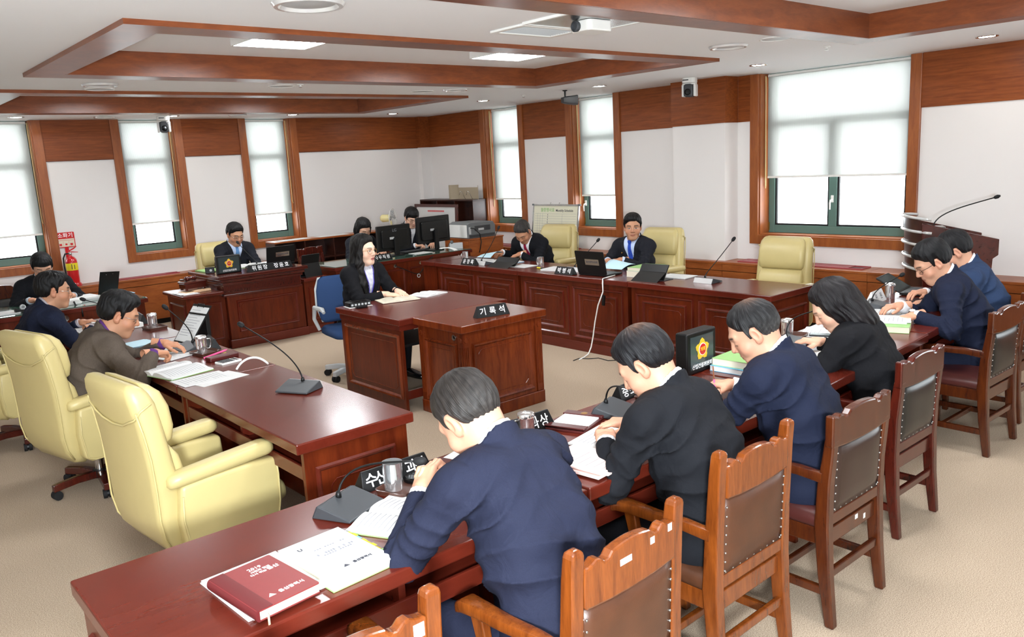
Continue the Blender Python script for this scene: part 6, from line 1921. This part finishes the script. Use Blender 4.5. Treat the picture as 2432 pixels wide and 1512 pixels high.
# ---- bench of the chairman
emblem_box('black boxed emblem sign at the left of the chairman bench', (3.515, 8.95, .825), R_(2), .28, .20, .05, .02)
nameplate('long black name plate with white letters across the chairman bench', ['위', '원', '장', ' ', '장', '윤', '호'], (3.935, 8.80, .825), R_(1), .54, .06, .075, spread=.066)
laptop('black laptop with pale sticker on the chairman bench', (4.19, 9.06, .825), R_(2), .36, .21, 100, '울산광역시의회')
mic('black microphone in front of the chairman face', (3.93, 9.18, .825), R_(0), (3.90, 9.55, 1.10), bend=(3.92, 9.25, .93))
open_book('open white document on the chairman bench', (3.98, 9.40, .826), R_(2), .20, .26, .012)
sheets('green-edged papers at the left back of the bench', (3.47, 9.42, .826), R_(3), .21, .30, .012, mat='green', lines=0, seed=40)
t = thing('desk_clock', 'small black desk box left of the emblem on the bench', 'clock', (3.38, 9.16, .825), R_(-20))
part('clock_case', MB().box(-.05, .05, -.02, .02, 0, .07), 'black', t, bevel=.006)
part('clock_face', MB().lathe([(.014, 0), (.013, .002), (.001, .002)], 16), 'lgrey', t, loc=(.01, -.0205, .035), rot=(PI/2, 0, 0))
t = thing('cable', 'white loop of cable behind the laptop on the bench', 'cable', (4.30, 9.10, .825))
part('cord', MB().tube(bez([(-.08, .0, .006), (.0, -.05, .006), (.07, -.04, .03), (.09, .02, .03), (.02, .06, .006)], 12), .006, 6), 'white', t, smooth='all')
tablet_stand('black folding tablet standing on the right side cabinet', (4.52, 9.02, .655), R_(8), .25, .27, 15, .12)
sheets('white papers on the left side cabinet', (3.03, 9.00, .656), R_(3), .18, .24, .008, lines=0, seed=41)
t = thing('cloth', 'folded peach cloth under the gavel box', 'cloth', (3.16, 9.08, .656), R_(6))
part('folded_cloth', MB().box(-.15, .14, -.10, .09, .0, .012), 'felt', t, bevel=.004)
part('upper_fold', MB().prism(rrect(.20, .10, .03), 'z', .0125, .024), 'felt', t, loc=(.05, -.045, 0), bevel=.004)
t = thing('gavel_box', 'dark lacquered box carrying the gavel', 'box', (3.15, 9.10, .681), R_(5))
part('box_body', MB().box(-.12, .12, -.08, .08, .02, .075), 'desk_dark', t, bevel=.004)
part('box_lid', MB().box(-.13, .13, -.09, .09, .0755, .095), 'desk_dark', t, bevel=.005)
for x in (-.10, .10):
    for y in (-.06, .06): part('foot', MB().box(x-.012, x+.012, y-.012, y+.012, 0, .0199), 'desk_dark', t)
t = thing('gavel', 'small turned wooden gavel on the lacquered box', 'gavel', (3.13, 9.09, .7765), R_(20))
part('gavel_head', MB().tube([(-.065, 0, .03), (-.06, 0, .03), (-.05, 0, .03), (-.045, 0, .03), (-.03, 0, .03), (0, 0, .03), (.03, 0, .03), (.045, 0, .03), (.05, 0, .03), (.06, 0, .03), (.065, 0, .03)], [.018, .028, .028, .02, .027, .023, .027, .02, .028, .028, .018], 16), 'chairwood_red', t, smooth='all')
part('gavel_handle', MB().tube([(0, .015, .028), (.0, .10, .012), (.0, .17, .008)], [.006, .007, .009], 8), 'chairwood_red', t, smooth='all')

# ---- recorder desk
t = thing('voice_recorder', 'black recording device on a white sheet at the recorder desk', 'recorder', (3.46, 6.06, TZ), R_(-8))
part('white_sheet', MB().box(-.11, .10, -.08, .06, 0, .003), 'paper', t)
part('device_body', MB().prism(rrect(.20, .12, .02), 'z', .0031, .042), 'black', t, bevel=.006)
part('top_panel', MB().prism(rrect(.13, .08, .01), 'z', .0421, .052), 'black_gl', t, bevel=.003)
for k in range(6): part('button', MB().box(-.085+.03*k, -.067+.03*k, -.0645, -.0595, .014, .030), 'lgrey', t)
t = thing('card_reader', 'small black clip device in front of the recorder', 'device', (3.42, 5.94, TZ), R_(-10))
part('device_body', MB().prism(rrect(.10, .06, .015), 'z', 0, .022), 'black_gl', t, bevel=.005)
open_book('open notebook under the hands of the recorder woman', (3.82, 6.00, TZ+.001), R_(-14), .17, .23, .014, lines=10, cover='folder', mat='paper_y')
open_book('second open white document beyond the notebook', (4.16, 6.02, TZ+.001), R_(12), .14, .22, .010, lines=10, cover='paper')
nameplate('black recorder sign with white letters on the front block', ['기', '록', '석'], (3.835, 4.725, TZ), R_(-11), .285, .062, .085, spread=.082)

# ---- right row
mic('silver-fronted microphone before the empty cream chair', (5.96, 4.28, TZ), R_(-92), (6.12, 4.13, 1.112), bend=(6.02, 4.29, .86))
mic('silver-fronted microphone behind the laptop of the blue-tied man', (5.93, 5.86, TZ), R_(-92), (6.10, 5.73, 1.045), bend=(5.99, 5.86, .86))
mic('silver-fronted microphone of the crimson-tied man', (5.80, 7.22, TZ), R_(-92), (6.10, 7.30, 1.13), bend=(5.88, 7.24, .87))
nameplate('black name plate with three white letters left of the laptop', ['박', '병', '석'], (5.695, 5.80, TZ), R_(-90), .26, .058, .075, spread=.07)
nameplate('black name plate with three white letters before the crimson-tied man', ['윤', '정', '록'], (5.695, 7.36, TZ), R_(-90), .26, .058, .075, spread=.07)
laptop('black laptop with pale sticker at the blue-tied man, lid towards the camera', (5.73, 5.46, TZ), R_(-88), .37, .23, 102, '울산광역시의회')
tablet_stand('black folding tablet leaning back before the blue-tied man', (5.80, 4.80, TZ), R_(-86), .30, .16, -35, .15)
tablet_stand('black folding tablet leaning back before the crimson-tied man', (5.78, 6.86, TZ), R_(-86), .34, .13, -50, .15)
cup('steel cup with handle between the two right-row men', (5.97, 6.46, TZ), R_(90), False, True)
cup('steel cup with handle at the left end of the right row', (5.93, 7.74, TZ), R_(180), False, True)
t = sheets('thick book with green cover lying before the blue-tied man', (6.02, 5.02, TZ+.060), R_(-84), .24, .30, .03, mat='paper_y', cover='green', cat='book', name='thick_book')
sheets('thick cream book under the green-covered one', (6.02, 5.02, TZ+.001), R_(-86), .25, .31, .056, mat='paper_y', cover='paper', cat='book', name='thick_book')
sheets('white papers right of the thick books', (6.08, 4.70, TZ+.001), R_(-84), .30, .21, .008, lines=6, seed=50)
sheets('white papers left of the name plate in the right row middle', (5.90, 6.10, TZ+.001), R_(-80), .32, .24, .012, lines=6, seed=51)
open_book('open documents before the crimson-tied man', (6.02, 7.16, TZ+.001), R_(-86), .22, .26, .016, lines=10, cover='blue')
sheets('white papers at the left of the crimson-tied man', (5.98, 7.55, TZ+.001), R_(-86), .30, .22, .012, lines=6, seed=52)
sheets('white papers right of the crimson-tied man beside the cup', (5.90, 6.66, TZ+.001), R_(-88), .24, .22, .006, lines=0, seed=53)
t = thing('loose_page', 'pale blue page held up by the crimson-tied man', 'papers', (6.18, 7.58, TZ+.02), R_(-80))
part('sheet', MB().sheet(lambda u, v: (-.11+.22*u, -.12+.24*v, .01+.06*math.sin(PI*v*.8)*(.4+.6*u)), 6, 6), 'paper_b', t, smooth='all')
t = thing('loose_page', 'pale blue-grey page held by the blue-tied man', 'papers', (6.16, 5.50, TZ+.02), R_(-85))
part('sheet', MB().sheet(lambda u, v: (-.12+.24*u, -.12+.24*v, .01+.08*math.sin(PI*v*.75)*(.9-.5*u)), 6, 6), 'paper_b', t, smooth='all')
pen('yellow highlighter lying beside the right-row cup', (5.86, 6.40, TZ+.008), (5.84, 6.28, TZ+.008), .007, 'yellow', 'black', 'highlighter')
t = thing('cable', 'white cable hanging from the right-row laptop down to the carpet', 'cable', (5.60, 5.25, 0))
pts = [(.24, .02, .757), (.10, -.01, .758), (.015, -.03, .757), (-.012, -.05, .72), (-.016, -.055, .64), (-.010, .02, .50), (-.008, .07, .33), (-.010, .10, .18), (-.02, .12, .08), (-.06, .12, .02), (-.14, .10, .007), (-.24, .07, .006)]
part('cord', MB().tube(pts, .0065, 7), 'white', t, smooth='all')
t = thing('cable', 'thin black cable lying on the carpet before the right row', 'cable', (5.50, 5.2, 0))
part('cord', MB().tube([(.08, -.2, .005), (.0, -.12, .005), (.02, .02, .005), (-.06, .08, .005), (-.10, .16, .005), (-.2, .14, .005)], .004, 6), 'black', t, smooth='all')
t = thing('cable', 'black adapter hanging on its cable at the front of the right row', 'cable', (5.61, 5.21, 0))
part('cord', MB().tube([(.06, .02, .756), (.0, .0, .757), (-.012, -.01, .72), (-.013, -.0, .60)], .003, 6), 'black', t, smooth='all')
part('adapter', MB().cbox((-.018, -.012, .555), (.02, .03, .10), (.1, 0, 0)), 'black', t, bevel=.004)

# ---- staff corner
def monitor(label, loc, rz, w, h, zc, brand=None):
    t = thing('monitor', label, 'monitor', loc, rz, 'desktop monitors')
    part('screen_case', MB().prism(rrect(w, h, .012), 'y', -.02, .02), 'black', t, bevel=.006).location = (0, 0, zc)
    part('screen', MB().box(-w/2+.012, w/2-.012, .0202, .0212, zc-h/2+.02, zc+h/2-.012), 'lcd', t)
    part('rear_bulge', MB().prism(rrect(w*.8, h*.72, .03), 'y', -.045, -.0201), 'black', t, bevel=.008).location = (0, 0, zc-.01)
    part('neck', MB().box(-.035, .035, -.075, -.045, .015, zc), 'black', t, bevel=.006)
    part('stand_base', MB().prism(rrect(.24, .19, .04), 'z', 0, .014), 'black', t, bevel=.004)
    if brand: lettering(brand, .055, 'grey', t, face_mx((-.01, -.0462, zc+h*.30), (1, 0, 0), (0, 0, 1)))
    part('rear_sticker', MB().box(-.09, -.02, -.0464, -.0452, zc-.015, zc+.015), 'lgrey', t)
    return t
monitor('left black monitor with grey logo, its back to the camera', (5.82, 9.12, TZ), R_(2), .52, .33, .235, 'LG')
monitor('right larger black monitor with stand cover, its back to the camera', (6.46, 9.12, TZ), R_(8), .60, .355, .285)
nameplate('black staff sign with four white letters on the staff desk', ['사', '무', '직', '원'], (5.44, 8.84, TZ), R_(4), .30, .055, .075)
sheets('white papers behind the staff sign', (5.45, 9.16, TZ+.001), R_(10), .32, .22, .02, lines=6, seed=60)
sheets('white sheet under the hand of the young man', (6.15, 9.0, TZ+.001), R_(5), .26, .2, .004, lines=5, seed=61)
t = thing('keyboard', 'black keyboard between the two monitors', 'keyboard', (6.20, 9.22, TZ), R_(5))
part('key_tray', MB().box(-.21, .21, -.07, .07, 0, .018), 'black', t, bevel=.004)
part('keys', MB().box(-.20, .20, -.055, .055, .0181, .024), 'dgrey', t)
t = thing('telephone', 'grey desk telephone at the right end of the staff desk', 'telephone', (6.72, 8.98, TZ), R_(-30))
part('phone_body', MB().prism([(-.10, 0), (.10, 0), (.10, .03), (-.10, .09)], 'x', -.09, .09), 'lgrey', t, bevel=.006)
part('handset', MB().tube([(-.06, -.10, .10), (-.06, -.05, .095), (-.06, .05, .06), (-.06, .10, .05)], [.024, .017, .017, .024], 10), 'grey', t, smooth='all')
part('key_pad', MB(Matrix.Translation((.02, 0, .062)) @ Matrix.Rotation(-.29, 4, 'X')).box(-.03, .06, -.06, .06, .0, .004), 'dgrey', t)
t = thing('cable', 'bundle of white cables dropping from the staff desk end', 'cable', (6.55, 8.80, TZ))
for k in range(3): part('cord', MB().tube(bez([(-.12, .12+.02*k, .03), (-.03+.02*k, .05, .06), (.05+.03*k, -.04, .02), (.07+.035*k, -.055, -.10), (.07+.03*k, -.05, -.22)], 10), .007, 6), 'white', t, smooth='all')
t = thing('cable', 'thin black cable looped along the staff desk front', 'cable', (5.60, 8.735, 0))
part('cord', MB().tube(bez([(-.02, .02, .66), (.10, -.015, .62), (.28, -.02, .50), (.34, -.02, .44), (.36, -.015, .56), (.40, -.01, .66), (.55, -.01, .72)], 14), .006, 6), 'black', t, smooth='all')
part('cable_ring', MB().tube([(.30+.022*math.cos(a), -.02, .50+.022*math.sin(a)) for a in np.linspace(0, 2*PI, 13)], .005, 6), 'lgrey', t, smooth='all')
t = thing('side_cabinet', 'brown cabinet carrying the grey printer', 'cabinet', (6.98, 9.0, 0))
part('cabinet_body', MB().box(0, .62, 0, .56, .02, .83), 'ledge', t, bevel=.003)
part('cabinet_top', MB().box(-.01, .63, -.01, .57, .8305, .85), 'ledge', t, bevel=.003)
for k in range(2): part('door', MB().box(-.012, -.0005, .01+.275*k, .28+.275*k, .05, .82), 'ledge', t)
t = thing('printer', 'grey laser printer with a white left side on the brown cabinet', 'printer', (7.0, 9.04, .85))
part('printer_body', MB().prism([(.0, .0), (.5, .0), (.5, .16), (.46, .215), (.06, .225), (.0, .20)], 'y', .0, .44), 'grey', t, bevel=.008)
part('white_side', MB().box(-.012, -.0005, .02, .42, .01, .19), 'white', t, bevel=.004)
part('paper_door', MB().box(.12, .40, -.008, -.0005, .10, .17), 'dgrey', t, bevel=.003)
part('label_plate', MB().box(.18, .28, -.0105, -.0085, .105, .135), 'lgrey', t)
part('lower_tray', MB().box(.02, .48, -.006, -.0005, .012, .05), 'dgrey', t, bevel=.002)
part('power_cable', MB().tube([(.04, -.006, .15), (.07, -.05, .14), (.16, -.06, .06), (.18, -.06, -.06), (.12, -.08, -.2)], .007, 6), 'black', t, smooth='all')
part('socket_strip', MB().box(.015, .05, -.006, -.0005, .06, .16), 'lgrey', t)
t = thing('framed_board', 'large framed white board with a small red line of print, leaning in the corner', 'picture', (7.52, 10.58, .0), R_(90))
Tb = Matrix.Rotation(R_(-3), 4, 'X')
part('board_panel', MB(Tb).box(-.52, .52, -.012, .0, .12, 1.24), 'paper', t)
for b in ((-.57, .57, 1.24, 1.285), (-.57, .57, .075, .12), (-.57, -.52, .12, 1.24), (.52, .57, .12, 1.24)):
    part('frame_bar', MB(Tb).box(b[0], b[1], -.022, .006, b[2], b[3]), 'chairwood_red', t)
part('stand_foot', MB().box(-.5, .5, .02, .2, 0, .075), 'desk_dark', t)
mb = MB(Tb)
for k in range(13): mb.box(.20-k*.034, .225-k*.034, -.0136, -.0122, 1.165, 1.190)
for o2 in [o for o in t.children if o.name.startswith(('board_panel', 'frame_bar'))]: pass
o_ = part('print_line', mb, 'redsign', t); o_['kind'] = 'stuff'
t.rotation_euler = (0, 0, R_(-90))
for ch in t.children: ch.data.transform(Matrix.Rotation(PI, 4, 'Z')) if False else None
t = thing('electric_fan', 'small cream desk fan with wire cage on the low bookcase', 'fan', (7.02, 11.03, .935), R_(35))
part('fan_base', MB().lathe([(.10, 0), (.10, .015), (.03, .03), (.015, .04), (.014, .13)], 20), 'cream', t, smooth=True)
part('motor', MB().tube([(0, .17, .17), (0, .14, .17), (0, .03, .17), (0, .01, .17)], [.04, .06, .055, .03], 16), 'cream', t, smooth='all')
for k in range(16):
    a = 2*PI*k/16
    part('cage_wire', MB().tube([(.02*math.cos(a), -.075, .17+.02*math.sin(a)), (.10*math.cos(a), -.07, .17+.10*math.sin(a)), (.145*math.cos(a), -.03, .17+.145*math.sin(a)), (.10*math.cos(a), .01, .17+.10*math.sin(a))], .0022, 5), 'white', t, smooth='all')
part('cage_rim', MB().tube([(.147*math.cos(a), -.03, .17+.147*math.sin(a)) for a in np.linspace(0, 2*PI, 29)], .006, 6), 'white', t, smooth='all')
for k in range(4):
    a = 2*PI*k/4
    part('fan_blade', MB(Matrix.Translation((0, -.03, .17)) @ Matrix.Rotation(a, 4, 'Y')).add([(.02, -.01, -.02), (.12, -.015, -.045), (.125, .012, .04), (.02, .01, .02), (.02, -.007, -.02), (.12, -.012, -.045), (.125, .015, .04), (.02, .013, .02)], [(0, 1, 2, 3), (7, 6, 5, 4), (0, 4, 5, 1), (1, 5, 6, 2), (2, 6, 7, 3), (3, 7, 4, 0)]), 'lgrey', t)
t = thing('file_binder', 'open cardboard lever-arch file standing on the tall bookcase', 'file', (7.95, 10.28, 1.3365), R_(90))
part('spine_board', MB().box(-.26, .24, -.06, -.054, 0, .18), 'cardboard', t)
part('cover_flap', MB().prism([(-.46, .10), (-.26, -.06), (-.258, -.054), (-.455, .106)], 'z', 0, .21), 'cardboard', t)
part('cover_flap', MB().loft([[(.24+.16*u, -.06+.10*math.sin(u*2.4), z) for u in np.linspace(0, 1, 7)]+[(.24+.16*u, -.053+.10*math.sin(u*2.4), z) for u in np.linspace(1, 0, 7)] for z in (0, .225)]), 'cardboard', t, smooth=True)
for x in (-.12, .06): part('arch_ring', MB().tube(bez([(x, -.053, .0), (x, -.02, .0), (x, .0, .16), (x+.05, .03, .16), (x+.05, .03, .07)], 10), .0035, 6), 'chrome', t, smooth='all')
sheets('white papers lying on the low bookcase behind the chairman', (5.32, 11.02, .936), R_(6), .50, .20, .004, lines=0, seed=62)
sheets('second sheet of white paper on the low bookcase top', (5.95, 11.02, .936), R_(2), .50, .20, .004, lines=0, seed=63)
t = thing('whiteboard', 'monthly schedule whiteboard with aluminium frame leaning on the right ledge', 'whiteboard', (7.97, 8.34, .646), R_(-90))
Tw = Matrix.Rotation(R_(-8), 4, 'X')
w, h = .93, .62
part('board_panel', MB(Tw).box(-w/2+.02, w/2-.02, -.006, .004, .02, h-.02), 'wtboard', t)
for b in ((-w/2, w/2, 0, .025), (-w/2, w/2, h-.025, h), (-w/2, -w/2+.025, .025, h-.025), (w/2-.025, w/2, .025, h-.025)):
    part('frame_bar', MB(Tw).box(b[0], b[1], -.012, .008, b[2], b[3]), 'steel', t, bevel=.002)
for x in (-w/2, w/2):
    for z in (0, h): part('corner_cap', MB(Tw).box(x-.022, x+.022, -.016, .010, z-.022 if z else -.004, z+.004 if z else .04), 'grey', t, bevel=.005)
lettering('월중행사표', .062, 'green', t, Tw @ face_mx((-.16, -.0065, h-.085), (1, 0, 0), (0, 0, 1)))
lettering('Monthly Schedule', .048, 'ink', t, Tw @ face_mx((.18, -.0065, h-.09), (1, 0, 0), (0, 0, 1)))
mb = MB(Tw)
for k in range(12): mb.box(-w/2+.05, w/2-.05, -.0069, -.0062, h-.135-.035*k, h-.133-.035*k)
for x in (-.36, -.31, -.26, -.15, .14): mb.box(x, x+.002, -.0069, -.0062, .08, h-.135)
o_ = part('ruled_grid', mb, 'ink_lt', t); o_['kind'] = 'stuff'
mb = MB(Tw)
for k in range(11): mb.box(-.158, -.150, -.0072, -.0064, h-.158-.035*k, h-.142-.035*k)
o_ = part('number_marks', mb, 'ink', t); o_['kind'] = 'stuff'
part('eraser', MB(Tw).box(.26, .36, -.045, -.013, .012, .045), 'maroon_dk', t, bevel=.004)
for x in (-.12, .06): part('hook', MB(Tw).tube([(x, .0, h), (x+.01, -.004, h+.02), (x+.025, -.004, h+.018)], .003, 5), 'steel', t)

# ---- standing lectern at the right
t = thing('lectern', 'dark wooden lectern with silver bands and a gooseneck microphone behind the last men', 'lectern', (7.357, 2.402, 0), R_(33))
W = .56
part('side_panel', MB().prism([(.10, 0), (.55, 0), (.60, 1.13), (.60, 1.205), (.02, 1.06), (.02, .93), (.06, .90)], 'x', 0, .03), 'desk_dark', t, bevel=.004)
part('side_panel', MB().prism([(.10, 0), (.55, 0), (.60, 1.13), (.60, 1.205), (.02, 1.06), (.02, .93), (.06, .90)], 'x', W-.03, W), 'desk_dark', t, bevel=.004)
part('reading_top', MB().prism([(.02, 1.02), (.60, 1.165), (.60, 1.185), (.02, 1.04)], 'x', .031, W-.031), 'desk_dark', t)
part('body_box', MB().box(.031, W-.031, .12, .50, 0, 1.0), 'desk', t)
part('plinth', MB().box(-.03, W+.03, .06, .66, 0, .05), 'desk_dark', t, bevel=.006)
def arc(z, g=0.0, n=14): return [(W/2-(W/2+g)*math.cos(PI*k/n), .50+(.16+g)*math.sin(PI*k/n)+.05*(z-.6), z) for k in range(n+1)]
def shell(z0, z1, g, n=8):
    rings = []
    for j in range(n+1):
        z = z0+(z1-z0)*j/n; a = arc(z, g)
        rings.append([(x, y, zz+(.07 if j == n else .07*j/n)*math.sin(PI*k/14)) for k, (x, y, zz) in enumerate(a)]+[(x*.98+W*.01, y-.02, zz) for x, y, zz in a[::-1]])
    return rings
part('curved_front', MB().loft(shell(.05, 1.19, 0)), 'book_dark', t, smooth=True)
for z in (1.235, 1.12, 1.01, .90, .80):
    part('silver_band', MB().tube([(x, y, zz+.02*math.sin(PI*k/14)) for k, (x, y, zz) in enumerate(arc(z, .012))], .014, 8, flat=.9), 'silver', t, smooth='all')
part('gooseneck', MB().tube(bez([(.08, .50, 1.17), (.08, .49, 1.25), (.08, .40, 1.30), (.08, .25, 1.34), (.08, .05, 1.395)], 12), .005, 8), 'black', t, smooth='all')
part('foam_head', MB().tube([(.08, .06, 1.392), (.08, .05, 1.395), (.08, .03, 1.402), (.08, .012, 1.408)], [.006, .014, .016, .007], 12), 'rubber', t, smooth='all')
part('switch_box', MB().box(.10, .22, .40, .46, 1.145, 1.165), 'steel', t, bevel=.004)
# ---- small things under the desks
t = thing('power_strip', 'grey floor socket box under the nearest left desk', 'socket', (1.78, 3.42, 0), R_(20))
part('socket_body', MB().box(-.16, .16, -.10, .10, 0, .05), 'lgrey', t, bevel=.006)
for k in range(4): part('outlet', MB().lathe([(.02, 0), (.018, .003), (.001, .001)], 14, (-.11+.07*k, 0, .0505)), 'dgrey', t)
part('plug_cable', MB().tube([(-.04, 0, .06), (-.02, .05, .10), (.05, .10, .12), (.15, .12, .04)], .008, 6), 'black', t, smooth='all')
